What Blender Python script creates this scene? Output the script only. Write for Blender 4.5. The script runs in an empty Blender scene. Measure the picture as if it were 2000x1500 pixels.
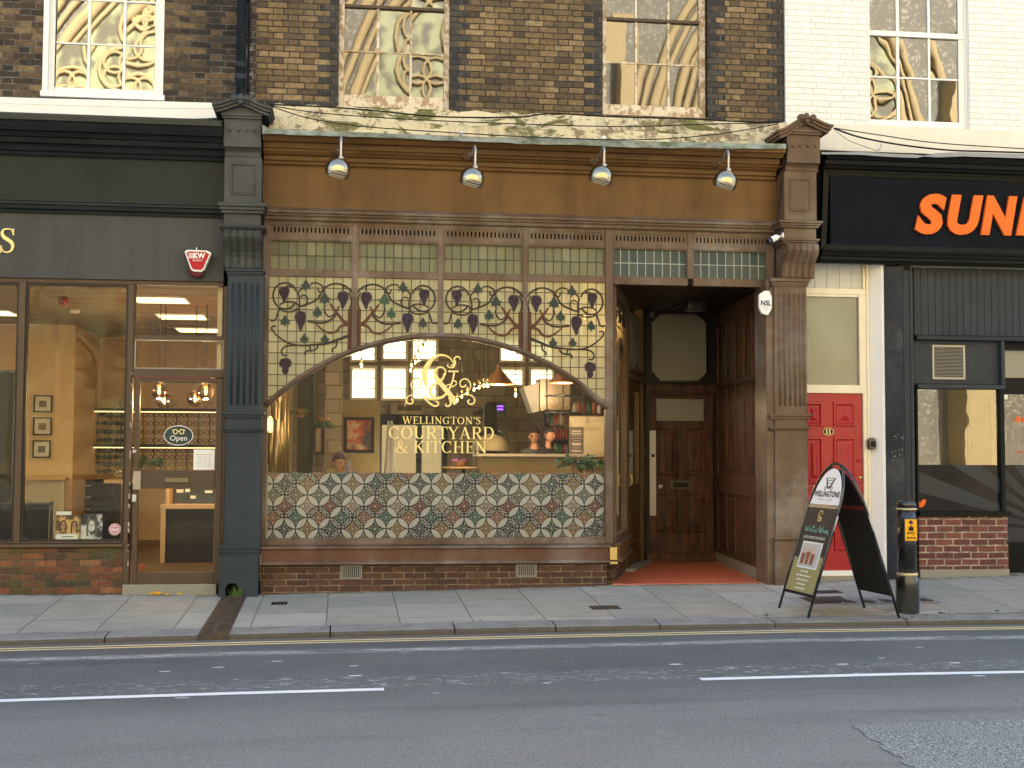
import bpy, bmesh, math, random
from mathutils import Vector, Matrix
random.seed(7)
sc = bpy.context.scene
COL = sc.collection
R = math.radians
PI = math.pi
# ---------------------------------------------------------------- camera (solved from the facade's horizontals, verticals and paving joints)
F, YAW, PITCH, ROLL = 2550.0, 0.129128, 0.054563, 0.0040423
CAM = Vector((0, -14.2, 1.46))
fwd = Vector((math.sin(YAW)*math.cos(PITCH), math.cos(YAW)*math.cos(PITCH), math.sin(PITCH)))
rgt = Vector((math.cos(YAW), -math.sin(YAW), 0)); upv = rgt.cross(fwd)
r2 = math.cos(ROLL)*rgt + math.sin(ROLL)*upv; u2 = -math.sin(ROLL)*rgt + math.cos(ROLL)*upv
cd = bpy.data.cameras.new('camera'); cam = bpy.data.objects.new('camera', cd); COL.objects.link(cam)
cd.sensor_width = 36; cd.lens = F/2000*36; cd.clip_end = 1000
m = Matrix((r2, u2, -fwd)).transposed().to_4x4(); m.translation = CAM; cam.matrix_world = m
sc.camera = cam
def ray(px, py): return (fwd + r2*((px-1000)/F) - u2*((py-750)/F))
def P(px, py, Y=0.0):                       # survey point of the photograph on the vertical plane y = Y
    d = ray(px, py); return CAM + d*((Y-CAM.y)/d.y)
def PZ(px, py, Z):
    d = ray(px, py); return CAM + d*((Z-CAM.z)/d.z)
def X(px, py, Y=0.0): return P(px, py, Y).x
def Z(px, py, Y=0.0): return P(px, py, Y).z
def rect(x0, y0, x1, y1, Y=0.0):
    xm, ym = (x0+x1)/2, (y0+y1)/2
    return X(x0, ym, Y), X(x1, ym, Y), Z(xm, y1, Y), Z(xm, y0, Y)
def lerp(a, b, t): return a+(b-a)*t
def interp(x, tab):
    if x <= tab[0][0]: return tab[0][1]
    for (a, b), (c, d) in zip(tab, tab[1:]):
        if x <= c: return b+(d-b)*(x-a)/(c-a)
    return tab[-1][1]
# ---------------------------------------------------------------- ground profile (the street climbs gently to the right)
BASE = [(X(*q), Z(*q)) for q in [(-400,1160),(0,1160),(240,1160),(500,1160),(850,1151),(1192,1142),(1490,1138),(1733,1130),(1965,1123),(2500,1110)]]
KT = [(X(a,b,-2.4), Z(a,b,-2.4)) for a,b in [(-500,1264),(0,1249),(500,1235),(1000,1223),(1500,1215),(2000,1207),(2600,1198)]]
KB = [(X(a,b,-2.4), Z(a,b,-2.4)) for a,b in [(-500,1276),(0,1261),(500,1248),(1000,1237),(1500,1226),(2000,1219),(2600,1211)]]
def pav(x, y):
    t = min(1, max(0, -y/2.4)); return lerp(interp(x, BASE), interp(x, KT), t)
def road(x, y): return interp(x, KB) + .012*min(4, (-2.4-y)) - .012*max(0, (-6.4-y))
# ---------------------------------------------------------------- mesh builder
class MB:
    def __init__(s, T=None): s.v=[]; s.f=[]; s.T=T; s.sm=[]
    def pt(s, p):
        p = Vector(p); s.v.append(s.T(p) if s.T else p); return len(s.v)-1
    def face(s, idx, smooth=False): s.f.append(list(idx)); s.sm.append(smooth)
    def quad(s, a, b, c, d): s.face([s.pt(a), s.pt(b), s.pt(c), s.pt(d)])
    def poly(s, pts): s.face([s.pt(p) for p in pts])
    def box(s, x0, x1, y0, y1, z0, z1):
        i = [s.pt((x, y, z)) for x in (x0, x1) for y in (y0, y1) for z in (z0, z1)]
        for q in ((0,1,3,2),(4,6,7,5),(0,4,5,1),(2,3,7,6),(0,2,6,4),(1,5,7,3)): s.face([i[k] for k in q])
        return s
    def prism(s, poly, y0, y1, smooth=False):
        n = len(poly); a = [s.pt((x, y0, z)) for x, z in poly]; b = [s.pt((x, y1, z)) for x, z in poly]
        s.face(a[::-1]); s.face(b)
        for k in range(n): s.face([a[k], a[(k+1)%n], b[(k+1)%n], b[k]], smooth)
        return s
    def prismz(s, poly, z0, z1):
        n = len(poly); a = [s.pt((x, y, z0)) for x, y in poly]; b = [s.pt((x, y, z1)) for x, y in poly]
        s.face(a[::-1]); s.face(b)
        for k in range(n): s.face([a[k], a[(k+1)%n], b[(k+1)%n], b[k]])
        return s
    def extx(s, prof, x0, x1, cap=True, smooth=False):
        n = len(prof); a = [s.pt((x0, y, z)) for y, z in prof]; b = [s.pt((x1, y, z)) for y, z in prof]
        if cap: s.face(a[::-1]); s.face(b)
        for k in range(n): s.face([a[k], a[(k+1)%n], b[(k+1)%n], b[k]], smooth)
        return s
    def tube(s, pts, r, n=8, closed=False, cap=True):
        pts = [Vector(p) for p in pts]; N = len(pts); rings = []; up = None
        for k, p in enumerate(pts):
            a = pts[(k-1)%N] if (closed or k) else p; b = pts[(k+1)%N] if (closed or k < N-1) else p
            t = (b-a).normalized()
            if up is None: up = Vector((0,0,1)) if abs(t.z) < .9 else Vector((0,1,0))
            u = t.cross(up); 
            if u.length < 1e-6: u = t.cross(Vector((1,0,0)))
            u.normalize(); w = u.cross(t).normalized(); up = w
            rr = r[k] if isinstance(r, (list, tuple)) else r
            rings.append([s.pt(p + (u*math.cos(2*PI*j/n) + w*math.sin(2*PI*j/n))*rr) for j in range(n)])
        M = N if closed else N-1
        for k in range(M):
            A, B = rings[k], rings[(k+1)%N]
            for j in range(n): s.face([A[j], A[(j+1)%n], B[(j+1)%n], B[j]], True)
        if cap and not closed: s.face(rings[0][::-1]); s.face(rings[-1])
        return s
    def lathe(s, c, prof, n=24, axis=None, smooth=True, cap=True):
        c = Vector(c); ax = Vector(axis or (0,0,1)).normalized()
        u = ax.orthogonal().normalized(); w = ax.cross(u); rings = []
        for r, h in prof: rings.append([s.pt(c + ax*h + (u*math.cos(2*PI*j/n)+w*math.sin(2*PI*j/n))*r) for j in range(n)])
        for A, B in zip(rings, rings[1:]):
            for j in range(n): s.face([A[j], A[(j+1)%n], B[(j+1)%n], B[j]], smooth)
        if cap: s.face(rings[0][::-1]); s.face(rings[-1])
        return s
    def stroke(s, pts, w, y0, y1, sub=5):          # flat ribbon in the x-z plane with varying width
        pp, ww = smooth_pts(pts, w, sub); L, Rr = [], []
        for k, p in enumerate(pp):
            a = pp[max(0, k-1)]; b = pp[min(len(pp)-1, k+1)]
            t = (b-a); t = t.normalized() if t.length > 1e-9 else Vector((1,0)); nn = Vector((-t.y, t.x))
            L.append(p+nn*ww[k]/2); Rr.append(p-nn*ww[k]/2)
        for k in range(len(pp)-1):
            q = [L[k], L[k+1], Rr[k+1], Rr[k]]
            a = [s.pt((c.x, y0, c.y)) for c in q]; s.face(a)
            b = [s.pt((c.x, y1, c.y)) for c in q]; s.face(b[::-1])
            s.face([a[0], b[0], b[1], a[1]]); s.face([a[3], a[2], b[2], b[3]])
        return s
    def grid(s, fn, us, vs, smooth=True):
        ids = [[s.pt(fn(u, v)) for v in vs] for u in us]
        for i in range(len(us)-1):
            for j in range(len(vs)-1): s.face([ids[i][j], ids[i+1][j], ids[i+1][j+1], ids[i][j+1]], smooth)
        return s
    def build(s, name, mat, parent=None, bevel=0, recalc=True, **props):
        o0 = root_loc(parent) if parent else Vector((0,0,0))
        me = bpy.data.meshes.new(name); me.from_pydata([tuple(p-o0) for p in s.v], [], s.f)
        for pl, f in zip(me.polygons, s.sm): pl.use_smooth = f
        if recalc:
            bm = bmesh.new(); bm.from_mesh(me); bmesh.ops.recalc_face_normals(bm, faces=bm.faces); bm.to_mesh(me); bm.free()
        me.materials.append(mat)
        o = bpy.data.objects.new(name, me); COL.objects.link(o)
        if parent: o.parent = parent
        if bevel:
            md = o.modifiers.new('bevel', 'BEVEL'); md.width = bevel; md.segments = 2; md.limit_method = 'ANGLE'; md.angle_limit = R(40)
        for k, v in props.items(): o[k] = v
        return o
def smooth_pts(pts, w, sub):
    pts = [Vector((p[0], p[1])) for p in pts]; n = len(pts)
    if not isinstance(w, (list, tuple)): w = [w]*n
    if n == 2 or sub <= 1: return pts, list(w)
    out, ow = [], []
    for k in range(n-1):
        p0, p1, p2, p3 = pts[max(0,k-1)], pts[k], pts[k+1], pts[min(n-1,k+2)]
        for j in range(sub):
            t = j/sub
            out.append(.5*((2*p1)+(p2-p0)*t+(2*p0-5*p1+4*p2-p3)*t*t+(3*p1-p0-3*p2+p3)*t*t*t)); ow.append(lerp(w[k], w[k+1], t))
    out.append(pts[-1]); ow.append(w[-1]); return out, ow
def catmull3(pts, sub=6):
    pts = [Vector(p) for p in pts]; n = len(pts); out = []
    for k in range(n-1):
        p0, p1, p2, p3 = pts[max(0,k-1)], pts[k], pts[k+1], pts[min(n-1,k+2)]
        for j in range(sub):
            t = j/sub; out.append(.5*((2*p1)+(p2-p0)*t+(2*p0-5*p1+4*p2-p3)*t*t+(3*p1-p0-3*p2+p3)*t*t*t))
    return out+[pts[-1]]
def root_loc(o):
    v = Vector((0,0,0))
    while o is not None: v += o.location; o = o.parent
    return v
def thing(name, label, cat, loc=(0,0,0), group=None):
    o = bpy.data.objects.new(name, None); COL.objects.link(o); o.location = loc; o.empty_display_size = .1
    o['label'] = label; o['category'] = cat
    if group: o['group'] = group
    return o
def tag(o, label, cat, group=None):
    o['label'] = label; o['category'] = cat
    if group: o['group'] = group
    return o
def dup(root, loc, label=None):
    r = root.copy(); COL.objects.link(r); r.location = loc
    if label: r['label'] = label
    for ch in list(root.children):
        c = ch.copy(); COL.objects.link(c); c.parent = r
        for g in list(ch.children):
            d = g.copy(); COL.objects.link(d); d.parent = c
    return r
class Fr:                                   # local frame of an oblique wall: x along A->B, y out of the wall to the viewer's side, z up
    def __init__(s, A, B, flip=1):
        s.A = Vector((A[0], A[1], 0)); s.u = (Vector((B[0], B[1], 0))-s.A); s.L = s.u.length; s.u.normalize()
        s.n = Vector((s.u.y, -s.u.x, 0))*flip
    def __call__(s, p): return s.A + s.u*p.x + s.n*p.y + Vector((0,0,p.z))
    def at(s, px, py):
        d = ray(px, py); n = s.n; t = (s.A-CAM).dot(n)/d.dot(n); q = CAM+d*t
        return (q-s.A).dot(s.u), q.z
_tc = {}
def text_mesh(txt, w=None, h=None, bold=0.0, shear=0.0, spacing=1.0):
    cu = bpy.data.curves.new('t', 'FONT'); cu.body = txt; cu.offset = bold; cu.shear = shear; cu.space_character = spacing; cu.resolution_u = 4
    o = bpy.data.objects.new('t', cu); COL.objects.link(o)
    dg = bpy.context.evaluated_depsgraph_get(); me = bpy.data.meshes.new_from_object(o.evaluated_get(dg))
    vs = [v.co.copy() for v in me.vertices]; fs = [list(p.vertices) for p in me.polygons]
    bpy.data.objects.remove(o); bpy.data.curves.remove(cu); bpy.data.meshes.remove(me)
    x0 = min(v.x for v in vs); x1 = max(v.x for v in vs); y0 = min(v.y for v in vs); y1 = max(v.y for v in vs)
    return [((v.x-x0)/(x1-x0), (v.y-y0)/(y1-y0)) for v in vs], fs, (x1-x0)/(y1-y0)
def text(mb, txt, x0, x1, z0, z1, y, th=0.0, **kw):
    vs, fs, _ = text_mesh(txt, **kw)
    n0 = [mb.pt((lerp(x0,x1,a), y, lerp(z0,z1,b))) for a, b in vs]
    for f in fs: mb.face([n0[i] for i in f])
    if th:
        n1 = [mb.pt((lerp(x0,x1,a), y+th, lerp(z0,z1,b))) for a, b in vs]
        cnt = {}
        for f in fs:
            for i in range(len(f)):
                e = (f[i], f[(i+1)%len(f)]); cnt[tuple(sorted(e))] = cnt.get(tuple(sorted(e)), 0)+1
        for (a, b), c in cnt.items():
            if c == 1: mb.face([n0[a], n0[b], n1[b], n1[a]])
# ---------------------------------------------------------------- serif capitals drawn with strokes, cap height 1
TH, TN, SF = .145, .05, .045
def _ell(cx, cy, rx, ry, a0, a1, n=18):
    pts, w = [], []
    for k in range(n+1):
        a = R(lerp(a0, a1, k/n)); pts.append((cx+rx*math.cos(a), cy+ry*math.sin(a))); w.append(TN+(TH-TN)*abs(math.cos(a))**1.5)
    return ('s', pts, w)
def _st(x, a=0, b=1, w=TH): return ('s', [(x,a),(x,b)], [w,w])
def _sf(x, y, w=.34): return ('s', [(x-w/2,y),(x+w/2,y)], [SF,SF])
def _ln(x0,y0,x1,y1,w): return ('s', [(x0,y0),(x1,y1)], [w,w])
B_, T_ = SF/2, 1-SF/2
GLY = {
 'I': (.4, [_st(.2), _sf(.2,B_), _sf(.2,T_)]),
 'L': (.72, [_st(.2), _sf(.2,T_), ('s',[(.05,B_),(.66,B_)],[SF,SF]), _ln(.65,0,.68,.25,.05)]),
 'E': (.76, [_st(.2), ('s',[(.05,T_),(.66,T_)],[SF,SF]), ('s',[(.05,B_),(.7,B_)],[SF,SF]), _ln(.2,.52,.52,.52,.05), _ln(.65,1,.66,.8,.045), _ln(.69,0,.71,.22,.045), _ln(.52,.42,.52,.62,.04)]),
 'T': (.8, [_st(.4), _sf(.4,B_), ('s',[(.04,T_),(.76,T_)],[SF,SF]), _ln(.045,1,.035,.76,.05), _ln(.755,1,.765,.76,.05)]),
 'H': (.95, [_st(.2), _st(.75), _sf(.2,B_), _sf(.2,T_), _sf(.75,B_), _sf(.75,T_), _ln(.2,.52,.75,.52,.05)]),
 'K': (.9, [_st(.2), _sf(.2,B_), _sf(.2,T_), _ln(.24,.44,.72,.98,.055), _ln(.38,.6,.8,.02,TH), _sf(.74,T_,.26), _sf(.78,B_,.3)]),
 'N': (.98, [_st(.2,0,1,.06), _st(.8,0,1,.06), _ln(.17,.98,.8,.04,TH), _sf(.2,B_,.3), _sf(.12,T_,.22), _sf(.8,T_,.3)]),
 'W': (1.3, [_ln(.12,.98,.4,.02,TH), _ln(.4,.02,.66,.98,.055), _ln(.6,.98,.88,.02,TH), _ln(.88,.02,1.16,.98,.055), _sf(.12,T_,.3), _sf(.62,T_,.3), _sf(1.16,T_,.26)]),
 'Y': (.86, [_ln(.12,.98,.43,.45,TH), _ln(.43,.45,.74,.98,.055), _st(.43,0,.48), _sf(.43,B_), _sf(.12,T_,.3), _sf(.74,T_,.26)]),
 'A': (.92, [_ln(.12,.02,.45,.98,.055), _ln(.43,.98,.78,.02,TH), _ln(.22,.34,.66,.34,.05), _sf(.12,B_,.26), _sf(.79,B_,.32)]),
 'R': (.88, [_st(.2), _sf(.2,B_), _ln(.05,T_,.5,T_,SF), _ln(.2,.5,.5,.5,.05), _ell(.47,.745,.22,.235,90,-90,12), _ln(.42,.5,.76,.02,TH), _sf(.8,B_,.2)]),
 'D': (.95, [_st(.2), _ln(.05,T_,.45,T_,SF), _ln(.05,B_,.45,B_,SF), _ell(.42,.5,.4,.475,90,-90,18)]),
 'O': (1.0, [_ell(.5,.5,.38,.475,0,360,32)]),
 'C': (.92, [_ell(.5,.5,.38,.475,42,318,28), _ln(.79,1,.79,.68,.045), _ln(.8,0.02,.8,.24,.03)]),
 'G': (1.0, [_ell(.5,.5,.38,.475,42,300,28), _ln(.79,1,.79,.7,.045), _st(.74,.04,.42,.13), _sf(.72,.42,.3)]),
 'U': (.94, [_st(.2,.3,1), _st(.74,.3,1,.06), _ell(.465,.32,.265,.295,180,360,14), _sf(.2,T_), _sf(.74,T_,.26)]),
 'S': (.66, [('s',[(.55,.78),(.5,.93),(.33,.975),(.17,.93),(.12,.78),(.2,.64),(.36,.53),(.5,.42),(.55,.26),(.48,.09),(.32,.025),(.16,.08),(.09,.24)],[.04,.05,.05,.07,.11,.14,.15,.14,.11,.07,.05,.05,.04]), _ln(.56,1,.56,.72,.04), _ln(.085,0,.085,.3,.04)]),
 '&': (1.0, [('s',[(.92,.5),(.75,.2),(.55,.03),(.33,.02),(.13,.1),(.09,.27),(.2,.42),(.42,.55),(.56,.72),(.5,.93),(.36,.96),(.25,.85),(.28,.68),(.5,.38),(.75,.1),(.9,.02),(1.0,.06)],[.05,.05,.06,.06,.1,.13,.1,.06,.08,.06,.05,.09,.12,.14,.13,.07,.03]), _sf(.86,.5,.26)]),
 "'": (.3, [('s',[(.17,.98),(.19,.86),(.1,.7)],[.13,.1,.03])]),
 ' ': (.35, []),
}
def serif(mb, txt, x0, x1, z0, z1, y0, y1, track=.06):
    W = sum(GLY[c][0] for c in txt)+track*(len(txt)-1); H = z1-z0; sx = (x1-x0)/W; cx = x0
    for c in txt:
        adv, st = GLY[c]
        for k, (_, pts, w) in enumerate(st):
            e = (k % 5)*.0002
            mb.stroke([(cx+p[0]*sx, z0+p[1]*H) for p in pts], [q*H for q in w], y0+e, y1+e, sub=4 if 2 < len(pts) < 18 else 1)
        cx += (adv+track)*sx
# ---------------------------------------------------------------- node graph helper
class S:
    def __init__(s, g, sock): s.g = g; s.k = sock
    def _m(s, op, o=None, o2=None): return s.g.math(op, s, o, o2)
    def __add__(s, o): return s._m('ADD', o)
    __radd__ = __add__
    def __sub__(s, o): return s._m('SUBTRACT', o)
    def __rsub__(s, o): return s.g.math('SUBTRACT', o, s)
    def __mul__(s, o): return s._m('MULTIPLY', o)
    __rmul__ = __mul__
    def __truediv__(s, o): return s._m('DIVIDE', o)
    def __lt__(s, o): return s._m('LESS_THAN', o)
    def __gt__(s, o): return s._m('GREATER_THAN', o)
    def abs(s): return s._m('ABSOLUTE')
    def floor(s): return s._m('FLOOR')
    def frac(s): return s._m('FRACT')
    def mod(s, o): return s._m('FLOORED_MODULO', o)
    def min(s, o): return s._m('MINIMUM', o)
    def max(s, o): return s._m('MAXIMUM', o)
    def sin(s): return s._m('SINE')
    def sqrt(s): return s._m('SQRT')
    def sstep(s, a, b):
        n = s.g.nt.nodes.new('ShaderNodeMapRange'); n.interpolation_type = 'SMOOTHSTEP'
        s.g.put(n.inputs[0], s); n.inputs[1].default_value = a; n.inputs[2].default_value = b; return S(s.g, n.outputs[0])
    def ramp(s, stops, const=False):
        n = s.g.nt.nodes.new('ShaderNodeValToRGB'); s.g.put(n.inputs[0], s); cr = n.color_ramp
        if const: cr.interpolation = 'CONSTANT'
        while len(cr.elements) < len(stops): cr.elements.new(.5)
        for e, (p, c) in zip(cr.elements, stops): e.position = p; e.color = (*c, 1) if len(c) == 3 else c
        return S(s.g, n.outputs[0])
class Gx:
    def __init__(g, nt): g.nt = nt; g._pos = None
    def put(g, inp, v):
        if isinstance(v, S): g.nt.links.new(v.k, inp)
        elif v is not None:
            if isinstance(v, (tuple, list)) and len(v) == 3 and len(inp.default_value) == 4: v = (*v, 1)
            inp.default_value = v
    def math(g, op, a, b=None, c=None):
        n = g.nt.nodes.new('ShaderNodeMath'); n.operation = op; g.put(n.inputs[0], a)
        if b is not None: g.put(n.inputs[1], b)
        if c is not None: g.put(n.inputs[2], c)
        return S(g, n.outputs[0])
    def pos(g, obj=False):
        if obj:
            n = g.nt.nodes.new('ShaderNodeTexCoord'); return S(g, n.outputs['Object'])
        if g._pos is None:
            n = g.nt.nodes.new('ShaderNodeNewGeometry'); g._pos = S(g, n.outputs['Position'])
        return g._pos
    def xyz(g, v=None):
        n = g.nt.nodes.new('ShaderNodeSeparateXYZ'); g.put(n.inputs[0], v or g.pos()); return [S(g, o) for o in n.outputs]
    def vec(g, x=0.0, y=0.0, z=0.0):
        n = g.nt.nodes.new('ShaderNodeCombineXYZ'); g.put(n.inputs[0], x); g.put(n.inputs[1], y); g.put(n.inputs[2], z); return S(g, n.outputs[0])
    def noise(g, scale, detail=4, rough=.55, v=None, dist=0.0, stretch=None):
        v = v or g.pos()
        if stretch:
            mp = g.nt.nodes.new('ShaderNodeMapping'); g.put(mp.inputs[0], v); mp.inputs['Scale'].default_value = stretch; v = S(g, mp.outputs[0])
        n = g.nt.nodes.new('ShaderNodeTexNoise'); g.put(n.inputs['Vector'], v); n.inputs['Scale'].default_value = scale
        n.inputs['Detail'].default_value = detail; n.inputs['Roughness'].default_value = rough; n.inputs['Distortion'].default_value = dist
        return S(g, n.outputs[0])
    def vor(g, scale, v=None, feat='F1', col=False):
        n = g.nt.nodes.new('ShaderNodeTexVoronoi'); n.feature = feat; g.put(n.inputs['Vector'], v or g.pos()); n.inputs['Scale'].default_value = scale
        return S(g, n.outputs['Color' if col else 'Distance'])
    def white(g, v):
        n = g.nt.nodes.new('ShaderNodeTexWhiteNoise'); g.put(n.inputs['Vector'], v); return S(g, n.outputs[0])
    def mix(g, f, a, b, mode='MIX'):
        n = g.nt.nodes.new('ShaderNodeMix'); n.data_type = 'RGBA'; n.blend_type = mode; g.put(n.inputs[0], f)
        for i, v in ((6, a), (7, b)): g.put(n.inputs[i], v)
        return S(g, n.outputs[2])
    def bump(g, h, strength=.3, dist=.01):
        n = g.nt.nodes.new('ShaderNodeBump'); n.inputs['Strength'].default_value = strength; n.inputs['Distance'].default_value = dist
        g.put(n.inputs['Height'], h); return S(g, n.outputs[0])
def mat(name, fn):
    m = bpy.data.materials.new(name); m.use_nodes = True; nt = m.node_tree; nt.nodes.clear(); g = Gx(nt)
    out = nt.nodes.new('ShaderNodeOutputMaterial'); r = fn(g)
    if isinstance(r, dict):
        b = nt.nodes.new('ShaderNodeBsdfPrincipled')
        r.setdefault('s', .2); names = {'c':'Base Color','r':'Roughness','n':'Normal','m':'Metallic','s':'Specular IOR Level','e':'Emission Color','es':'Emission Strength','t':'Transmission Weight','cc':'Coat Weight'}
        for k, v in r.items(): g.put(b.inputs[names[k]], v)
        nt.links.new(b.outputs[0], out.inputs[0])
    else: nt.links.new(r.k, out.inputs[0])
    return m
def scl(c, k): return tuple(min(1, x*k) for x in c)
def paint(name, c, rough=.45, var=.2, chips=0.0, chipc=(.5,.47,.42), bump=.12, scale=2.5, spec=.14, dust=.0):
    def fn(g):
        n = g.noise(scale, 5, .6); st = g.noise(6, 3, .6, stretch=(1, 1, .12)); f = g.noise(45, 3)
        t = n*.6+st*.4
        col = g.mix(t.sstep(.3,.7), scl(c, 1-var), scl(c, 1+var))
        if dust:
            col = g.mix((g.noise(1.3, 6, .7).sstep(.45,.75))*dust, col, (.33,.31,.28))
        if chips:
            col = g.mix(g.noise(14, 8, .75).sstep(.74-chips*.12, .745-chips*.12+.03), col, chipc)
        return dict(c=col, r=f*.25+(rough-.12), n=g.bump(n*.6+f*.4+st*.5, bump, .01), s=spec)
    return mat(name, fn)
def plain(name, c, rough=.5, metal=0.0, spec=.15): return mat(name, lambda g: dict(c=g.mix(g.noise(12,3), scl(c,.88), scl(c,1.12)), r=rough, m=metal, s=spec))
def emit(name, c, s):
    def fn(g):
        n = g.nt.nodes.new('ShaderNodeEmission'); g.put(n.inputs[0], c); n.inputs[1].default_value = s; return S(g, n.outputs[0])
    return mat(name, fn)
def shader_mix(g, f, a, b):
    n = g.nt.nodes.new('ShaderNodeMixShader'); g.put(n.inputs[0], f); g.put(n.inputs[1], a); g.put(n.inputs[2], b); return S(g, n.outputs[0])
def bsdf(g, t, c=(1,1,1), r=None, n=None):
    b = g.nt.nodes.new('ShaderNodeBsdf'+t); g.put(b.inputs['Color'], c)
    if r is not None: g.put(b.inputs['Roughness'], r)
    if n is not None: g.put(b.inputs['Normal'], n)
    return S(g, b.outputs[0])
def glass(name, refl=.08, tint=(.93,.95,.92), wav=0.0, wscale=3.0, rough=0.0):
    def fn(g):
        lw = g.nt.nodes.new('ShaderNodeLayerWeight'); lw.inputs[0].default_value = .5
        f = (S(g, lw.outputs['Facing'])._m('POWER', 4.0))*.8+refl
        n = None
        if wav: n = g.bump(g.noise(wscale, 2, .5), 1.0, wav)
        return shader_mix(g, f, bsdf(g, 'Transparent', tint), bsdf(g, 'Glossy', (1,1,1), rough, n))
    return mat(name, fn)
# bricks: flemish bond worked out from the position on the wall
def bricks(g, L, h, mo, flemish=True, x=None, z=None, warp=.006):
    if x is None:
        x, y, z = g.xyz()
    w = g.noise(9, 2, .5); w2 = g.noise(7, 2, .5, v=g.vec(z, x, 3.3))
    x = x + (w-.5)*warp*2; z = z + (w2-.5)*warp*2.2
    rz = z/h; row = rz.floor(); fz = rz.frac()
    u = x/L + (row.mod(2.0))*(.5 if not flemish else .5) + (g.white(g.vec(row, 1.7, 0))*.12)
    cell = u.floor(); fx = u.frac()
    if flemish:
        hd = fx > .66
        dx = fx.min((fx-.66).abs()).min(1-fx)*L
    else:
        hd = fx*0.0; dx = fx.min(1-fx)*L
    dz = fz.min(1-fz)*h; d = dx.min(dz)
    mask = d.sstep(mo*.35, mo*.75)
    idv = g.vec(cell+hd*.5, row, .37)
    return mask, g.white(idv), idv
def brick_mat(name, L, h, mo, stops, mortar, flemish=True, soot=.5, rough=.85, bumpd=.006, sootc=(.018,.017,.016), green=0.0, chalk=0.0):
    def fn(g):
        mask, rnd, idv = bricks(g, L, h, mo, flemish)
        col = rnd.ramp(stops)
        n = g.noise(34, 7, .75); col = g.mix(n.sstep(.40,.66)*.75, col, g.mix(.62, col, sootc)); col = g.mix(1-mask.sstep(.4,1.0) if False else (g.noise(11,4,.7).sstep(.45,.65))*.45, col, scl(stops[1][1], .9))
        n2 = g.noise(60, 3, .6); col = g.mix(n2.sstep(.6,.75)*.35, col, scl(stops[-1][1], 1.5))
        mc = g.mix(g.noise(8,5,.7).sstep(.4,.6), mortar, scl(mortar, .45))
        col = g.mix(mask, mc, col)
        big = g.noise(1.6, 5, .65)
        col = g.mix(big.sstep(.42,.68)*soot, col, g.mix(.75, col, sootc))
        if green: col = g.mix(g.noise(2.2, 6, .7).sstep(.42,.7)*green, col, (.07,.085,.03))
        if chalk:
            x, y, z = g.xyz()
            near = 1-((x+.75).abs()).sstep(.15,.6)
            col = g.mix(g.noise(7, 8, .75).sstep(.53,.62)*near*chalk*(1-mask*.55), col, (.5,.48,.45))
        return dict(c=col, r=rough, n=g.bump(mask*.8+n*.35+n2*.15, 1.0, bumpd), s=.25)
    return mat(name, fn)
M = {}
M['stock'] = brick_mat('stock_brick', .335, .0685, .011, [(0,(.07,.05,.032)),(.12,(.12,.083,.045)),(.5,(.19,.128,.062)),(.8,(.24,.165,.08)),(1,(.33,.235,.12))], (.060,.052,.042), soot=.4)
M['soot'] = brick_mat('sooted_brick', .335, .0685, .011, [(0,(.02,.019,.018)),(.4,(.045,.036,.028)),(.75,(.085,.06,.035)),(1,(.17,.11,.05))], (.16,.15,.14), soot=.55, chalk=1.0)
M['jamb'] = brick_mat('dark_jamb_brick', .25, .0685, .011, [(0,(.03,.029,.028)),(.6,(.05,.046,.042)),(1,(.09,.075,.055))], (.12,.11,.10), soot=.3)
M['riser'] = brick_mat('brown_brick', .228, .0655, .010, [(0,(.065,.034,.026)),(.5,(.092,.046,.033)),(1,(.12,.062,.044))], (.24,.19,.11), flemish=False, soot=.2, bumpd=.004)
M['orange'] = brick_mat('orange_brick', .225, .071, .010, [(0,(.06,.042,.028)),(.3,(.115,.056,.032)),(.6,(.17,.062,.034)),(.85,(.27,.085,.036)),(1,(.33,.14,.06))], (.13,.11,.075), flemish=False, soot=.5, green=.8)
M['purple'] = brick_mat('purple_brick', .21, .0755, .013, [(0,(.10,.042,.035)),(.5,(.155,.055,.045)),(1,(.22,.08,.055))], (.42,.35,.27), flemish=False, soot=.12, bumpd=.004)
def f_white(g):
    mask, rnd, idv = bricks(g, .335, .0705, .010, True)
    n = g.noise(25, 5, .65); big = g.noise(1.2, 5)
    col = g.mix(mask, (.66,.64,.57), g.mix(rnd, (.72,.71,.65), (.79,.78,.72)))
    col = g.mix(g.noise(5,8,.75).sstep(.62,.7)*.4, col, (.5,.46,.38))
    col = g.mix(big.sstep(.5,.75)*.3, col, (.66,.62,.52))
    return dict(c=col, r=.6, n=g.bump(mask+n*.45, 1.0, .005), s=.35)
M['whitebrick'] = mat('white_painted_brick', f_white)
BR = (.126,.068,.026); PB = (.118,.078,.054)
M['brown'] = paint('ochre_brown_paint', BR, .42, .26, .4, (.4,.33,.26), scale=1.2)
M['purplebrown'] = paint('purple_brown_paint', PB, .42, .28, .6, (.4,.36,.33), dust=.5)
M['redbrown'] = paint('red_brown_paint', (.112,.054,.036), .38, .12, .25, (.4,.35,.3), dust=.25)
M['char'] = paint('charcoal_paint', (.050,.055,.057), .45, .2, .3, (.5,.5,.5), dust=.12)
M['chard'] = paint('dark_slate_paint', (.030,.040,.050), .42, .15, .15, (.35,.36,.38))
M['charboard'] = paint('charcoal_sign_board', (.060,.062,.062), .55, .15, .02, scale=.8)
M['green_black'] = paint('green_black_paint', (.014,.019,.022), .4, .2, .05)
M['bronze'] = paint('bronze_window_frame', (.080,.053,.034), .38, .1, .15, (.3,.26,.2), spec=.2)
M['navy'] = paint('blue_black_paint', (.013,.019,.030), .42, .35, .5, (.35,.36,.38), dust=.15)
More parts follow.
